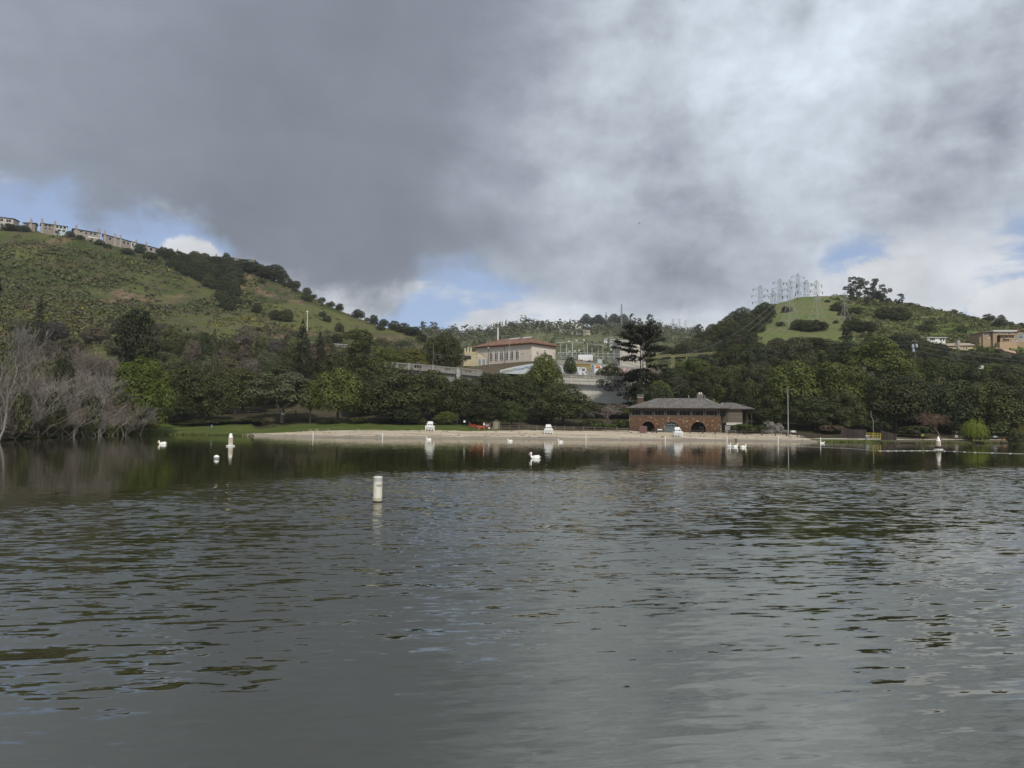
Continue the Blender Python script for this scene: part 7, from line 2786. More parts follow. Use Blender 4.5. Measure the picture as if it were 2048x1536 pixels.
# ---------------------------------------------------------------- substation yard
def substation():
    d = 330
    s = d / F
    o = W(1140, 716, d)
    t = thing('substation_frame', 'pale steel substation frame with black insulators right of the red-roofed building', 'substation', o)
    PALE = mat('pale_steel', (.42, .44, .43), .5, .3)
    BLK = mat('insulator_dark', (.03, .025, .03), .4, .4)
    Q = lambda px, py, dy=0: W(px, py, d + dy) - o
    for px, yt, yb, r in ((1144.7, 684, 714, .22), (1133, 689, 714, .17), (1175, 687, 716, .15), (1121, 688, 716, .09), (1168, 690, 716, .09), (1184, 690, 716, .09), (1196, 696, 718, .09), (1206, 690, 720, .08), (1228, 700, 722, .1), (1160, 704, 718, .1), (1190, 705, 720, .1), (1216, 704, 722, .09)):
        part('column', MB().tube([Q(px, yb), Q(px, yt)], r, 7), PALE, t)
    for (a, b, w) in (((1112, 686), (1145, 683), .2), ((1145, 684), (1172, 686), .14), ((1170, 687), (1206, 690), .12), ((1200, 690), (1232, 696), .1), ((1114, 704.5), (1146, 706), .18), ((1146, 705), (1240, 708), .14), ((1122, 708), (1165, 711), .1), ((1180, 712), (1240, 714), .12)):
        part('beam', MB().bar(Q(*a), Q(*b), w), PALE, t)
    for px, py in ((1138, 682), (1153, 680), (1168, 679), (1139, 702), (1150, 701), (1158, 700), (1213, 684), (1222, 698)):
        for sx in (-1, 1):
            part('insulator', MB().tube([Q(px, py + 3), Q(px + sx * 1.8, py - .6)], .17, 6), mat('insulator_white', (.62, .60, .55), .4, .4), t)
    for px, py in ((1170, 685.5), (1185, 684), (1200, 683), (1185, 693), (1201, 692), (1216, 690.5), (1232, 694)):
        part('insulator', MB().tube([Q(px - 1.8, py - 1), Q(px + 2, py + 2)], .24, 6), BLK, t)
    rr = random.Random(3)
    for k in range(30):
        px = 1118 + k * 2.9 + rr.uniform(-.8, .8)
        h = rr.uniform(3, 6)
        part('bushing', MB().lathe([(.16, 0), (.22, h * .2 * s), (.12, h * .4 * s), (.22, h * .6 * s), (.10, h * .8 * s), (.13, h * s)], 7), BLK if k % 3 else PALE, t).location = Q(px, 709 + (px - 1118) * .02, 3)
    for px, w, h, dy in ((1126, 8, 7, 4), (1150, 7, 8, 6), (1206, 7, 9, 5), (1220, 6, 7, 5)):
        part('transformer', MB().box(-w * s / 2, w * s / 2, -1, 1, 0, h * s), mat('transformer_grey', (.22, .23, .23), .6, .3), t).location = Q(px, 719, dy)
    # white trailer
    p = W(1171, 724, 306)
    s2 = 306 / F
    tr = thing('trailer', 'white box trailer parked above the graffiti wall', 'trailer', p, RAD(-8))
    w = 29 * s2 / 2
    part('box', MB().box(-w, w, -1.2, 1.2, .5, 2.9), WHITE, tr)
    part('stripe', MB().box(-w + .02, -w + 2.0, -1.225, -1.203, .55, .95), mat('orange_stripe', (.6, .22, .1)), tr)
    part('doors', MB().box(w * .3, w * .92, -1.225, -1.203, .7, 2.7), mat('trailer_door', (.70, .71, .72), .4), tr)
    for x in (-w * .6, w * .55):
        part('wheel', MB().tube([(x, -1.25, .3), (x, -.95, .3)], .42, 12), DARKM, tr)
    p = W(1199, 728, 306)
    tr = thing('cabinet', 'pale blue-grey equipment cabinet right of the white trailer', 'cabinet', p)
    part('body', MB().box(-.9, .9, -.6, .6, 0, 1.9), mat('cabinet_paint', (.40, .46, .48), .5), tr)
    part('door', MB().box(-.8, .8, -.63, -.603, .1, 1.8), mat('cabinet_door', (.46, .52, .54), .5), tr)
    # concrete tower behind the redwood
    p = W(1266, 738, 345)
    s3 = 345 / F
    tw_ = thing('concrete_tower', 'tall plain concrete block rising behind the redwood', 'tower', (p.x, p.y, p.z - 1.5), RAD(10))
    w, h = 27.5 * s3, 56 * s3 + 1.5
    part('wall', MB().box(-w, w * .55, 0, 9, 0, h), mat('tower_concrete', (.50, .46, .41), .9, .1, noise=.3, nscale=.3), tw_)
    part('low_block', MB().box(w * .55 + .02, w, .6, 8, 0, h * .72), mat('tower_concrete', ()), tw_)
    part('parapet', MB().box(-w - .15, w * .55 + .15, -.15, 9.1, h, h + .45), mat('tower_cap', (.42, .40, .36)), tw_)
    for k in range(3):
        part('joint', MB().box(-w, w * .55, -.06, -.004, h * (.3 + k * .22), h * (.3 + k * .22) + .12), CONC_G, tw_)
    part('drain_pipe', MB().box(-w + .8, -w + 1.0, -.16, -.01, 0, h), PALE, tw_)
    for dx in (-2.4, 1.0):
        part('lamp', MB().box(dx - .2, dx + .2, -.3, -.02, h * .45, h * .5), DARKM, tw_)


substation()


def lattice(mb, p, q, w, n, up=Vector((0, 0, 1)), r=.06):
    """four-chord lattice member between p and q"""
    p, q = Vector(p), Vector(q)
    ax = (q - p).normalized()
    s = ax.cross(up)
    if s.length < .1:
        s = ax.cross(Vector((0, 1, 0)))
    s = s.normalized() * w / 2
    u = s.cross(ax).normalized() * w / 2
    cs = [s + u, -s + u, -s - u, s - u]
    for c in cs:
        mb.tube([p + c, q + c], r, 4, cap=False)
    for i in range(n):
        a, b = p.lerp(q, i / n), p.lerp(q, (i + 1) / n)
        for k in range(4):
            c, d = cs[k], cs[(k + 1) % 4]
            if i % 2:
                c, d = d, c
            mb.tube([a + c, b + d], r * .7, 3, cap=False)
            mb.tube([b + c, b + d], r * .7, 3, cap=False)


def gantry():
    d = 300
    o = W(1345, 736, d)
    YS = mat('yellow_green_steel', (.36, .34, .17), .7, .2, noise=.4, nscale=1)
    t = thing('lattice_gantry', 'yellow-green steel lattice gantry stretching right of the redwood', 'gantry', o)
    Q = lambda px, py, dd=d: W(px, py, dd) - o
    for a, b in ((Q(1304, 714, 306), Q(1342, 710.5, 306)), (Q(1342, 712.5), Q(1396, 709)), (Q(1396, 709), Q(1452, 704))):
        mb = MB()
        lattice(mb, a, b, .85, 12)
        part('beam', mb, YS, t)
    for px, yt, yb in ((1345.5, 711, 737), (1443, 706, 724), (1373, 711, 720), (1408, 708, 718)):
        mb = MB()
        lattice(mb, Q(px, yb), Q(px, yt), .95 if px in (1345.5, 1443) else .4, 9)
        part('leg', mb, YS, t)
    part('footing', MB().box(-.9, .9, -.9, .9, -2.2, .1), CONC, t)
    for px in (1312, 1317):
        part('post', MB().tube([Q(px, 737, 310), Q(px, 724, 310)], .1, 5), YS, t)


gantry()


# ---------------------------------------------------------------- pylons
def pylon_mesh(arms=3, wide=1.0, flare=1.0):
    """lattice tower of unit height standing on four legs"""
    mb = MB()
    r = .0019
    wz = lambda z: (.135 * flare * (1 - z / .62) ** 1.15 + .028) if z < .62 else .028
    lv = [0, .17, .32, .44, .54, .62, .70, .78, .86, .94, 1.0]
    cs = [(-1, -1), (1, -1), (1, 1), (-1, 1)]
    P = [[Vector((a * wz(z), b * wz(z), z)) for a, b in cs] for z in lv]
    P[-1] = [Vector((a * .012, b * .012, 1.0)) for a, b in cs]
    for i in range(len(lv) - 1):
        for k in range(4):
            k2 = (k + 1) % 4
            mb.tube([P[i][k], P[i + 1][k]], r * (1.25 if i < 5 else 1.0), 4, cap=False)
            mb.tube([P[i][k], P[i + 1][k2]], r * .62, 3, cap=False)
            mb.tube([P[i][k2], P[i + 1][k]], r * .62, 3, cap=False)
            mb.tube([P[i + 1][k], P[i + 1][k2]], r * .62, 3, cap=False)
    arm = MB()
    ins = []
    for j in range(arms):
        z = .94 - j * .125
        L = (.150, .175, .165)[j] * wide
        for sx in (-1, 1):
            e = Vector((sx * L, 0, z - .012))
            for b in (-1, 1):
                arm.tube([(sx * .030, b * .030, z - .035), e], r * .8, 3, cap=False)
                arm.tube([(sx * .030, b * .030, z + .020), e], r * .8, 3, cap=False)
            arm.tube([(sx * .09 * wide, 0, z + .004), (sx * .09 * wide, 0, z - .026)], r * .6, 3, cap=False)
            ins.append(e)
    return mb, arm, ins


PYS = mat('pylon_steel', (.25, .26, .26), .6, .3)
PYL = mat('pylon_steel_pale', (.40, .40, .35), .6, .3)
pm_, pa_, pi_ = pylon_mesh()
INS = MB().tube([(0, 0, 0), (0, 0, -.045)], .006, 5).mesh('insulator', DARKM)
PY = [('tower', pm_.mesh('lattice_tower', PYS), (0, 0, 0)), ('cross_arms', pa_.mesh('cross_arms', PYS), (0, 0, 0))] + [('insulator', INS, q) for q in pi_]
pm_, pa_, pi_ = pylon_mesh(3, .95, 1.15)
PYB = [('tower', pm_.mesh('lattice_tower', PYL), (0, 0, 0)), ('cross_arms', pa_.mesh('cross_arms', PYL), (0, 0, 0))] + [('insulator', INS, q) for q in pi_]
TIPS = []


def pylon(px, yt, yb, d, label, big=False, rz=0.0, land=True):
    p = W(px, yb, d)
    z = drop(p.x, p.y) if land else p.z
    top = W(px, yt, d).z
    t = thing('pylon', label, 'pylon', (p.x, p.y, min(z, p.z)), rz, 'pylons on the right hill')
    h = top - min(z, p.z)
    t.scale = (h, h, h)
    for nm, me, q in (PYB if big else PY):
        link(nm, me, t, q)
    TIPS.append((Vector((p.x, p.y, top)), h))
    return t


pylon(1521, 571, 612, 610, 'leftmost pylon on the skyline left of the green hilltop', rz=.2)
pylon(1546.5, 582, 605, 700, 'smallest distant pylon behind the green hilltop, second from the left', rz=.1)
pylon(1560, 558, 600, 610, 'third pylon from the left on the green hilltop skyline', rz=.25)
pylon(1596, 547, 592, 600, 'highest-reaching pylon at the top of the green hill', rz=.2)
pylon(1613, 561, 592, 660, 'small pylon just behind the top of the green hill', rz=.1)
pylon(1581, 559, 668, 430, 'largest pylon, standing on the near grass shoulder of the green hill', True, .3)
pylon(1634, 561, 668, 432, 'tall pale pylon right of the largest one on the grass shoulder', True, .5)
pylon(1690, 584, 664, 436, 'pale pylon standing above the dark little pine', True, .4)
for px, yt, lab in ((1346, 636, 'left of three faint pylons on the far ridge'), (1359, 637, 'middle of three faint pylons on the far ridge'), (1371, 640, 'right of three faint pylons on the far ridge')):
    p = GS(px, 668, [LOFT['far_hill'][1]])
    t = thing('pylon', lab, 'pylon', p, .2, 'faint pylons on the far ridge')
    h = W(px, yt, p.y).z - p.z
    t.scale = (h, h, h)
    for nm, me, q in PY[:2]:
        link(nm, me, t, q)

# power lines from the big pylons down to the left
WIRE = mat('wire', (.20, .20, .20), .5)
for i, (a, b, lab) in enumerate([((TIPS[5][0], TIPS[5][1]), (1310, 716, 345), 'power line from the largest pylon down to the substation'), ((TIPS[6][0], TIPS[6][1]), (1330, 742, 330), 'power line from the tall pale pylon down behind the gantry')]):
    for j in range(3):
        p = a[0] - Vector((0, 0, a[1] * (.10 + .125 * j)))
        q = W(b[0] + j * 8, b[1] + j * 5, b[2])
        t = thing('power_line', lab + ', ' + ('upper', 'middle', 'lower')[j] + ' wire', 'power line', p)
        pts = [p.lerp(q, u) - p - Vector((0, 0, 10 * 4 * u * (1 - u))) for u in np.linspace(0, 1, 14)]
        part('wire', MB().tube(pts, .05, 3), WIRE, t)


# ---------------------------------------------------------------- poles and masts
def cell_tower():
    d = 345
    p = W(995.5, 690, d)
    t = thing('cell_tower', 'white cell tower with a ring of antennas behind the red tiled roof', 'cell tower', (p.x, p.y, p.z - 8))
    s = d / F
    H = W(995, 643, d).z - p.z + 8
    part('mast', MB().lathe([(.42, 0), (.34, H)], 12), mat('mast_white', (.62, .63, .62), .5), t)
    part('platform', MB().lathe([(1.9, H - 1.3), (2.0, H - 1.2), (1.9, H - 1.1), (.3, H - 1.15)], 12), STEEL, t)
    for k in range(12):
        a = k * math.pi / 6
        x, y = 2.9 * math.cos(a), 2.9 * math.sin(a)
        n = part('antenna', MB().box(-.2, .2, -.12, .12, -1.1, 1.1), WHITE, t)
        n.location = (x, y, H - .6 - .35 * (k % 2))
        n.rotation_euler = (0, 0, a)
        part('arm', MB().bar((x * .2, y * .2, H - 1.2), (x, y, H - .8), .12), STEEL, t)
    part('lightning_rod', MB().tube([(0, 0, H), (0, 0, H + 1.4)], .06, 5), STEEL, t)


cell_tower()


def utility_pole(px, yt, yb, d, label, arms=(), lean=0.0, r=.16, m=None, extra=None, land=False):
    p = W(px, yb, d)
    if land:
        p.z = min(p.z, drop(p.x, p.y))
    t = thing('utility_pole', label, 'utility pole', p)
    H = W(px, yt, d).z - p.z
    m = m or mat('pole_wood', (.14, .115, .095), .9, .1, noise=.5, nscale=2)
    part('pole', MB().tube([(0, 0, -1), (lean * H * .5, 0, H * .5), (lean * H, 0, H)], [r * 1.15, r, r * .75], 8), m, t)
    for z, w in arms:
        a = part('crossarm', MB().box(-w, w, -.08, .08, -.09, .09), m, t)
        a.location = (lean * (H - z), -.16, H - z)
        for k in range(4):
            x = -w + .15 + k * (2 * w - .3) / 3
            part('insulator', MB().lathe([(.05, .09), (.09, .18), (.05, .3)], 6, at=(x, 0, 0)), mat('insulator_grey', (.4, .4, .38), .4), a)
    if extra:
        extra(t, H)
    return t


def transformers(t, H):
    for k, (x, z) in enumerate(((-.75, -3.6), (-.55, -5.0), (.6, -3.4))):
        part('transformer', MB().lathe([(.36, 0), (.4, .1), (.4, 1.0), (.25, 1.15), (.12, 1.35)], 10, at=(x, -.3, H + z)), mat('transformer_pale', (.38, .43, .47), .5), t)
        part('bracket', MB().bar((x, -.3, H + z + .5), (0, 0, H + z + .5), .12), STEEL, t)


utility_pole(1830, 676, 760, 262, 'utility pole with pale transformers on the wooded slope below the white house', [(1.2, 1.1), (2.6, .9)], .01, extra=transformers, land=True)
utility_pole(923.5, 706, 762, 256, 'brown utility pole with transformers in front of the road wall', [(.6, 1.0)], .004, extra=lambda t, H: [part('transformer', MB().lathe([(.4, 0), (.45, .1), (.45, 1.0), (.2, 1.3)], 10, at=(x, -.4, H - 2.2)), DARKM, t) for x in (1.3, 2.1, 2.7)])
utility_pole(866, 686, 738, 275, 'plain pole with a stay behind the road wall', (), 0, .15, extra=lambda t, H: part('stay_wire', MB().tube([(0, 0, H - 3), (2.2, 0, 0)], .035, 4), WIRE, t))
utility_pole(976.5, 696, 730, 312, 'pole with a small lamp at the left end of the long arcade wall', (), 0, .15, extra=lambda t, H: part('lamp', MB().box(-.25, .25, -.4, .1, H - .1, H + .2), WHITE, t))
utility_pole(1008.6, 692, 722, 311, 'dark post with a sign in front of the arched windows', (), 0, .12, m=DARKM)
utility_pole(1018.3, 676, 722, 311, 'slender mast in front of the arched windows, reaching above the roof', (), 0, .08, m=STEEL)
utility_pole(942, 681, 700, 330, 'short pole above the yellow annex', (), 0, .15)
utility_pole(614, 624, 668, 470, 'tall white lamp pole on the left hill above the dark fir', (), 0, .22, m=mat('pole_white', (.6, .6, .58)), land=True, extra=lambda t, H: part('lamp', MB().box(-.6, .3, -.3, .3, H - .1, H + .6), WHITE, t))
utility_pole(184, 518, 540, 540, 'wooden pole standing on the rocky part of the left hill', (), 0, .2, land=True)
utility_pole(1955, 737, 772, 250, 'white bucket arm sticking out of the oaks below the mansion', (), .18, .16, m=mat('pole_white', ()), extra=lambda t, H: part('bucket', MB().box(.18 * H - .7, .18 * H + .7, -.6, .6, H - .2, H + .9), WHITE, t))
p = GS(1243, 658, [LOFT['far_hill'][1]])
t = thing('radio_mast', 'thin radio mast on the distant hilltop', 'mast', p)
H = W(1243, 608, p.y).z - p.z
mb = MB()
lattice(mb, (0, 0, -2), (0, 0, H), 1.6, 16, r=.28)
part('mast', mb, mat('mast_grey', (.28, .29, .3)), t)


def cables(pairs, label, sag=.8, r=.022):
    for i, (a, b) in enumerate(pairs):
        A, B = W(*a), W(*b)
        t = thing('cable', label[i], 'cable', A)
        part('wire', MB().tube([A.lerp(B, u) - A - Vector((0, 0, sag * 4 * u * (1 - u))) for u in np.linspace(0, 1, 10)], r, 3), WIRE, t)


cables([((1830, 683, 262), (1500, 676, 300)), ((1830, 689, 262), (1500, 684, 300)), ((1830, 697, 262), (1500, 694, 300)),
        ((1830, 683, 262), (2120, 715, 240)), ((1830, 690, 262), (2120, 726, 240)), ((1830, 700, 262), (2120, 742, 240))],
       ['highest cable running left from the transformer pole', 'middle cable running left from the transformer pole', 'lowest cable running left from the transformer pole',
        'highest cable running right from the transformer pole', 'middle cable running right from the transformer pole', 'lowest cable running right from the transformer pole'], 1.2, .035)
cables([((923.5, 708, 256), (1018, 700, 311)), ((923.5, 709, 256), (866, 706, 275)), ((1110, 758, 250), (1262, 756, 250)), ((1108, 765, 250), (1262, 762, 250))],
       ['cable from the brown utility pole to the arcade wall', 'cable from the brown utility pole to the plain pole', 'upper cable crossing the pale concrete wall', 'lower cable crossing the pale concrete wall'], .7, .03)


# ---------------------------------------------------------------- houses
def house(px0, px1, ye0, ye1, yb0, yb1, d0, d1, label, walls, roofm, wins=(), chims=(), rh=3, deep=9, band=None, name='house', gable=False, base_extra=3.0, lowpitch=True):
    """row house seen from the front: its eave runs (px0, ye0)-(px1, ye1), its foot (px0, yb0)-(px1, yb1), at distances d0, d1"""
    A, B = W(px0, yb0, d0), W(px1, yb1, d1)
    E0, E1 = W(px0, ye0, d0), W(px1, ye1, d1)
    th = math.atan2(B.y - A.y, B.x - A.x)
    L = math.hypot(B.x - A.x, B.y - A.y)
    zb = min(A.z, B.z) - base_extra
    h0, h1 = E0.z - zb, E1.z - zb
    t = thing(name, label, 'house', (A.x, A.y, zb), th)
    mb = MB()
    mb.prism([(0, 0), (L, 0), (L, h1), (0, h0)], 0, deep)
    part('wall', mb, walls, t)
    if band:
        part('side_wall', MB().prism([(L * band[0], 0), (L * band[1], 0), (L * band[1], h0 + (h1 - h0) * band[1]), (L * band[0], h0 + (h1 - h0) * band[0])], -.25, -.01), band[2], t)
    o = .7
    s = (d0 + d1) / 2 / F
    ridge = rh * s
    f = lambda x: h0 + (h1 - h0) * x / L
    rb = MB()
    rb.add([(-o, -o, f(-o) + .02), (L + o, -o, f(L + o) + .02), (L + o, deep * .5, f(L) + ridge), (-o, deep * .5, f(0) + ridge), (L + o, deep + o, f(L)), (-o, deep + o, f(0)),
            (-o, -o, f(-o) - .28), (L + o, -o, f(L + o) - .28), (L + o, deep + o, f(L) - .3), (-o, deep + o, f(0) - .3)],
           [(0, 1, 2, 3), (3, 2, 4, 5), (6, 7, 1, 0), (7, 8, 4, 2, 1), (9, 6, 0, 3, 5), (6, 9, 8, 7)])
    part('roof', rb, roofm, t)
    for u0, u1, v0, v1, nx in wins:
        x0, x1 = L * u0, L * u1
        hm = (f(x0) + f(x1)) / 2
        vis = hm - base_extra
        y = -.26 if band and band[0] < (u0 + u1) / 2 < band[1] else 0
        window(t, x0, x1, base_extra + vis * v0, base_extra + vis * v1, y - .01, nx, 1, bw=max(.10, (x1 - x0) * .05))
    for u, hh in chims:
        c = part('chimney', MB().box(L * u - .75, L * u + .75, -.5, 1.0, 0, f(L * u) + hh * s), mat('chimney_plaster', (.36, .32, .28), noise=.3), t)
        part('cap', MB().box(L * u - .5, L * u + .5, -.3, .8, f(L * u) + hh * s, f(L * u) + hh * s + .7), CONC_G, c)
    return t


TAN = mat('tan_siding', (.34, .295, .245), .85, .1, noise=.3, nscale=.5)
TAUPE = mat('taupe_siding', (.27, .225, .19), .85, .1, noise=.3, nscale=.5)
PALEH = mat('pale_siding', (.50, .50, .47), .85, .1, noise=.2, nscale=.5)
PALEG = mat('pale_green_siding', (.46, .54, .52), .85, .1, noise=.2)
ROOFD = mat('dark_roofing', (.085, .085, .088), .9, .1, noise=.3)
W4 = [(.06, .22, .55, .88, 2), (.30, .46, .55, .88, 2), (.54, .70, .55, .88, 2), (.78, .94, .55, .88, 2), (.06, .22, .12, .42, 2), (.30, .46, .12, .42, 2), (.54, .70, .12, .42, 2), (.78, .94, .12, .42, 2)]
house(-40, 26, 429, 437, 450, 456, 556, 560, 'pale two-storey house cut by the left edge of the view on the ridge', mat('beige_siding', (.48, .42, .36)), ROOFD, W4, (), 1)
house(47, 70, 445, 446, 457, 460, 572, 575, 'low taupe house with one chimney, second on the ridge from the left', TAUPE, ROOFD, [(.2, .45, .4, .8, 1)], ((.62, 7),), 2)
house(83, 134, 446, 453, 459, 466, 562, 572, 'pair of ridge houses, grey-brown left half and pale blue-green right half', TAUPE, ROOFD, [(.10, .22, .55, .9, 1), (.25, .37, .55, .9, 1), (.10, .22, .1, .38, 1), (.26, .4, .1, .38, 1), (.55, .66, .55, .9, 1), (.69, .80, .55, .9, 1), (.84, .95, .55, .9, 1), (.62, .76, .08, .4, 1), (.80, .93, .08, .4, 1)],
      ((.02, 8), (.52, 6)), 1, 9, (.55, 1.0, PALEG))
house(147, 200, 457, 466, 472, 479, 574, 585, 'taupe ridge house with chimneys at both ends and bright lower windows', TAN, ROOFD, [(.22, .34, .62, .88, 1), (.22, .36, .1, .32, 1), (.42, .52, .45, .8, 1), (.58, .70, .5, .85, 2), (.74, .86, .5, .85, 2), (.54, .94, .10, .26, 5)],
      ((.1, 7), (.96, 7)), 2)
house(206, 240, 468, 477, 482, 490, 588, 594, 'narrow taupe ridge house with two chimneys right of the one with bright lower windows', TAUPE, ROOFD, [(.3, .5, .4, .85, 2), (.6, .8, .4, .85, 2)], ((.1, 7), (.7, 5)), 2)
house(241, 275, 477, 486, 489, 498, 594, 600, 'low ridge house with a pale right end wall before the wooded gully', TAUPE, ROOFD, [(.1, .3, .4, .85, 2), (.36, .5, .4, .8, 1), (.66, .78, .3, .8, 1), (.84, .95, .3, .8, 1)], ((.0, 6), (.92, 5)), 1, 9, (.6, 1.0, PALEH))
house(286, 328, 489, 500, 501, 509, 604, 612, 'small ridge house half hidden behind the oaks of the gully', TAN, ROOFD, [(.3, .45, .3, .8, 1), (.55, .7, .3, .8, 1), (.78, .95, .3, .8, 1)], ((.15, 5), (.9, 5)), 1)
house(332, 394, 501, 513, 508, 521, 612, 622, 'long low house showing little but roof and chimneys above the gully', TAUPE, ROOFD, [(.3, .5, .3, .7, 2)], ((.36, 6), (.9, 6)), 1)
house(397, 452, 512, 514, 521, 523, 628, 632, 'pale house with three chimneys over the dark oaks of the gully', PALEH, ROOFD, [(.1, .25, .25, .75, 2), (.35, .5, .25, .75, 2), (.6, .75, .25, .75, 2)], ((.03, 5), (.64, 4), (.97, 4)), 1)
house(468, 509, 517, 520, 527, 529, 638, 642, 'rightmost pale house on the left ridge with chimneys', PALEH, ROOFD, [(.2, .38, .25, .75, 2), (.55, .72, .25, .75, 2)], ((.1, 6), (.42, 4), (.96, 4)), 1)


# white building among the trees at the left
def white_box():
    p = W(454, 731, 300)
    t = thing('white_building', 'small white flat-roofed building showing above the oaks right of the cypress', 'building', (p.x, p.y, p.z - 9), RAD(-4))
    s = 300 / F
    w = 12.5 * s
    part('wall', MB().box(-w, w, 0, 5, 0, 9 + 9.5 * s), mat('white_wall', (.62, .66, .61), .8), t)
    part('roof_edge', MB().box(-w - .15, w + .15, -.2, 5.2, 9 + 9.5 * s, 9 + 9.5 * s + .2), WHITE, t)
    part('canopy', MB().box(-w + 1.0, w + .9, -.6, -.02, 8.9, 9.1), CONC, t)
    part('plinth', MB().box(-w - .05, w + .05, -.05, 0, 0, 8.4), CONC_G, t)


white_box()


# houses on the right hillside
CLAY = mat('clay_roof', (.28, .15, .10), .9, .1, noise=.5, nscale=1)


def mansion():
    d = 420
    s = d / F
    TANW = mat('tan_wall', (.36, .265, .175), .9, .1, noise=.3, nscale=.3)
    d = GS(1990, 692, [LOFT['right_hill'][1]]).y - 3
    s = d / F
    p = W(1963, 691, d)
    t = thing('mansion', 'large tan three-storey mansion with tiled roof and a great arched window at the right edge', 'house', (p.x, p.y, p.z - 4), RAD(-3))
    X = lambda px: (px - 1963) * s
    Z = lambda py: (691 - py) * s + 4
    part('left_wing', MB().box(X(1966), X(1983), 0, 12, 0, Z(663)), TANW, t)
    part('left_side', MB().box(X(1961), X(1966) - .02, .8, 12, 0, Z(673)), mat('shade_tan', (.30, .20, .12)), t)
    part('main_block', MB().box(X(1983) + .02, X(2027), -1.2, 12, 0, Z(664)), TANW, t)
    part('gable_block', MB().prism([(X(2027) + .02, 0), (X(2060), 0), (X(2060), Z(662)), (X(2039), Z(659)), (X(2027) + .02, Z(664))], -.6, 12), TANW, t)
    part('gable_roof', MB().add([(X(2024), -1.6, Z(664.6)), (X(2038.5), -1.6, Z(658.4)), (X(2064), -1.6, Z(662.8)), (X(2024), 12, Z(664.6)), (X(2038.5), 12, Z(658.4)), (X(2064), 12, Z(662.8)),
                                 (X(2024), -1.6, Z(665.8)), (X(2038.5), -1.6, Z(659.6)), (X(2064), -1.6, Z(664))], [(0, 1, 4, 3), (1, 2, 5, 4), (6, 7, 1, 0), (7, 8, 2, 1)]), CLAY, t)
    part('wing_roof', MB().add([(X(1963), -1.2, Z(664)), (X(1985), -1.2, Z(664)), (X(1980), 5, Z(660)), (X(1970), 5, Z(661)), (X(1963), 12, Z(664)), (X(1985), 12, Z(664))], [(0, 1, 2, 3), (1, 5, 2), (0, 3, 4), (3, 2, 5, 4)]), CLAY, t)
    part('flat_roof', MB().box(X(1982), X(2028), -2.0, 12, Z(664) + .02, Z(660.5)), mat('pale_roof_edge', (.52, .51, .48), .6), t)
    part('balcony', MB().box(X(1993), X(2025), -2.6, -1.22, Z(670.5), Z(669)), mat('balcony_tan', (.42, .29, .17)), t)
    part('balcony', MB().box(X(2003), X(2015), -2.4, -1.22, Z(678.5), Z(676.5)), mat('balcony_tan', ()), t)
    part('terrace_wall', MB().box(X(1987), X(2020), -5, -1.25, 0, Z(686)), mat('terrace_tan', (.42, .30, .18)), t)
    part('dark_door', MB().box(X(1990.5), X(1997), -1.26, -1.202, Z(686), Z(672)), GLASS, t)
    part('chimney', MB().box(X(2040), X(2043), 3, 5, Z(663), Z(655)), CLAY, t)
    for a, b, za, zb, y, nx in ((1966.5, 1968, 669, 665, 0, 1), (1972, 1978, 670, 665.5, 0, 2), (1976, 1979, 677, 674, 0, 2), (1990, 1996, 669, 665.2, -1.2, 3), (1997, 2003, 669, 665.2, -1.2, 3), (2004, 2010, 669, 665.2, -1.2, 2), (2011, 2018, 669, 665.2, -1.2, 2), (2020.5, 2024, 670, 665, -1.2, 2),
                                (2004.5, 2013.5, 676.5, 671.5, -1.2, 3), (2019, 2025, 677.5, 672, -1.2, 3), (2006.5, 2011, 686, 680.5, -1.2, 3), (2019.5, 2025.5, 684, 680.5, -1.2, 2), (2029, 2034, 683, 680.5, -.6, 2), (2038, 2043, 683.5, 679.5, -.6, 3)):
        window(t, X(a), X(b), Z(za), Z(zb), y, nx, 1, bw=.14)
    window(t, X(2033), X(2043), Z(677.5), Z(671), -.6, 4, 1, True, fr=mat('pale_blue_frame', (.50, .58, .58)), bw=.2)


mansion()
RD = lambda px, py: GS(px, py, [LOFT['right_hill'][1]]).y - 3
house(1896, 1946, 691, 690, 699, 699, RD(1920, 700), RD(1920, 700), 'low yellow house with a flat-pitched roof and broad chimney left of the mansion', mat('yellow_house', (.52, .42, .25), .9, .1), mat('pale_tan_roof', (.36, .29, .22)), [(.60, .66, .1, .6, 1), (.70, .78, .1, .6, 1)], ((.42, 8),), 6, 9, base_extra=4)
house(1855, 1891, 674.5, 675, 684, 684, RD(1873, 685), RD(1873, 685), 'white flat-roofed house with big windows above the oaks', WHITE, mat('white_roof', (.55, .55, .53)), [(.12, .42, .3, .85, 3), (.68, .8, .3, .85, 1), (.84, .95, .3, .85, 1)], (), .5, 8, base_extra=3)
house(1996, 2029, 698, 706, 703, 712, RD(2012, 709), RD(2012, 709) - 3, 'low pink-tiled roof below the mansion', mat('pink_wall', (.42, .30, .24)), mat('pink_tiles', (.46, .30, .24), .9, .1, noise=.4, nscale=1.5), [(.1, .25, .1, .6, 1)], (), 5, 8, base_extra=4)
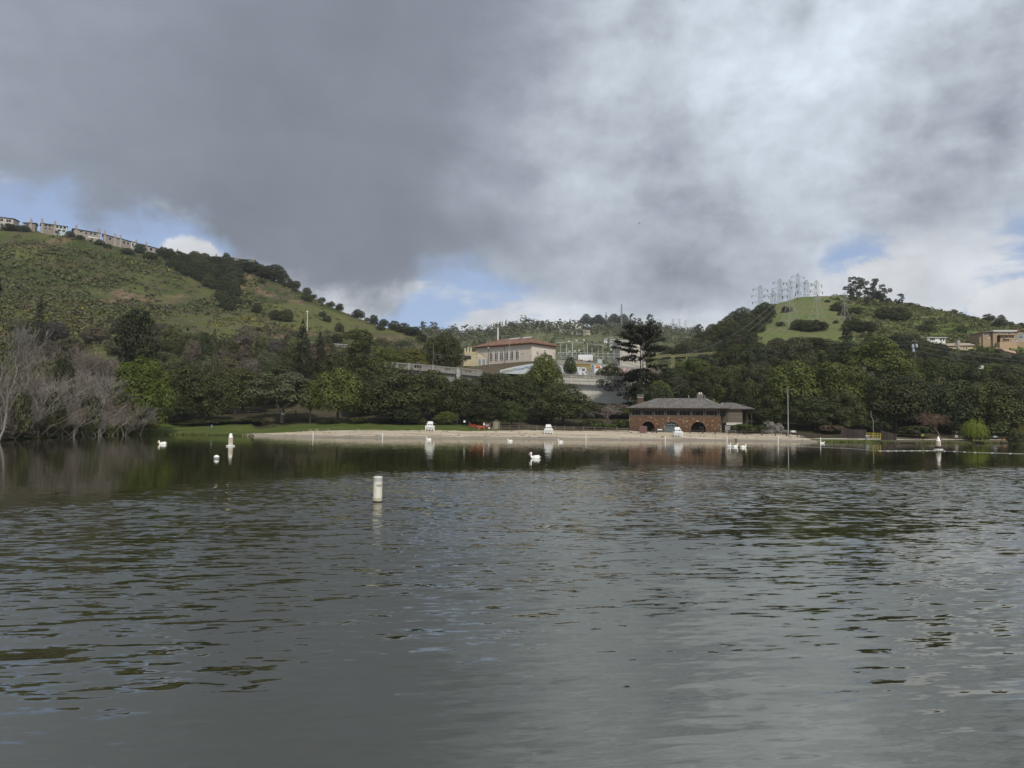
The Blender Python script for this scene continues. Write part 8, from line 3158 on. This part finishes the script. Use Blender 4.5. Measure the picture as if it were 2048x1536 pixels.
house(2030, 2070, 714, 716, 719, 721, RD(2045, 720), RD(2045, 720), 'small white house low at the right edge below the mansion', WHITE, ROOFD, [(.1, .3, .1, .7, 1)], (), 2, 7, base_extra=4)
# far houses on the hazy hill
FH = [(1116, 1128, 652, 657, 'pale house left of the long far white house on the hazy hill'), (1130, 1164, 647, 656, 'long pale far house with a low roof high on the hazy hill'), (1119, 1138, 659, 665, 'white far house below the long pale one'), (1139, 1147, 661, 667, 'small white far house right of the lower white one'),
      (1152, 1167, 664, 668, 'low bright white far house below the others on the hazy hill'), (1167, 1180, 661, 668, 'beige far house beside the low bright white one'), (1208, 1216, 677, 683, 'small pale far house left of the white gabled one on the hazy hill'), (1220, 1230, 676, 685, 'white gabled far house low on the hazy hill'),
      (1318, 1328, 661, 667, 'beige far house right of the redwood top'), (1334, 1350, 662, 667, 'pale far house furthest right on the hazy hill'), (1284, 1296, 666, 671, 'small far house just right of the redwood top'), (1218, 1226, 686, 690, 'tiny pale far house below the white gabled one')]
for a, b, e, f, lab in FH:
    q = GS((a + b) / 2, f, [LOFT['far_hill'][1]])
    dd = q.y - 12
    house(a, b, e, e + .3, f, f + .3, dd, dd, lab, mat('far_wall', (.60, .58, .54), .8) if 'beige' not in lab else mat('far_beige', (.5, .42, .33), .8), mat('far_roof', (.30, .28, .26), .9), [(.12, .34, .25, .7, 2), (.42, .62, .25, .7, 2), (.7, .9, .25, .7, 2)], (), 2.2, 12, base_extra=6)
# ---------------------------------------------------------------- air
def build_haze():
    m = bpy.data.materials.new('haze')
    m.use_nodes = True
    nt = m.node_tree
    nt.nodes.clear()
    v = nt.nodes.new('ShaderNodeVolumePrincipled')
    v.inputs['Color'].default_value = (0.90, 0.95, 1.0, 1)
    v.inputs['Density'].default_value = 0.00008
    v.inputs['Anisotropy'].default_value = 0.0
    o = nt.nodes.new('ShaderNodeOutputMaterial')
    nt.links.new(v.outputs[0], o.inputs['Volume'])
    mb = MB().box(-1600, 1600, -160, 1950, -40, 330)
    link('haze', mb.mesh('haze', m), kind='stuff')


build_haze()
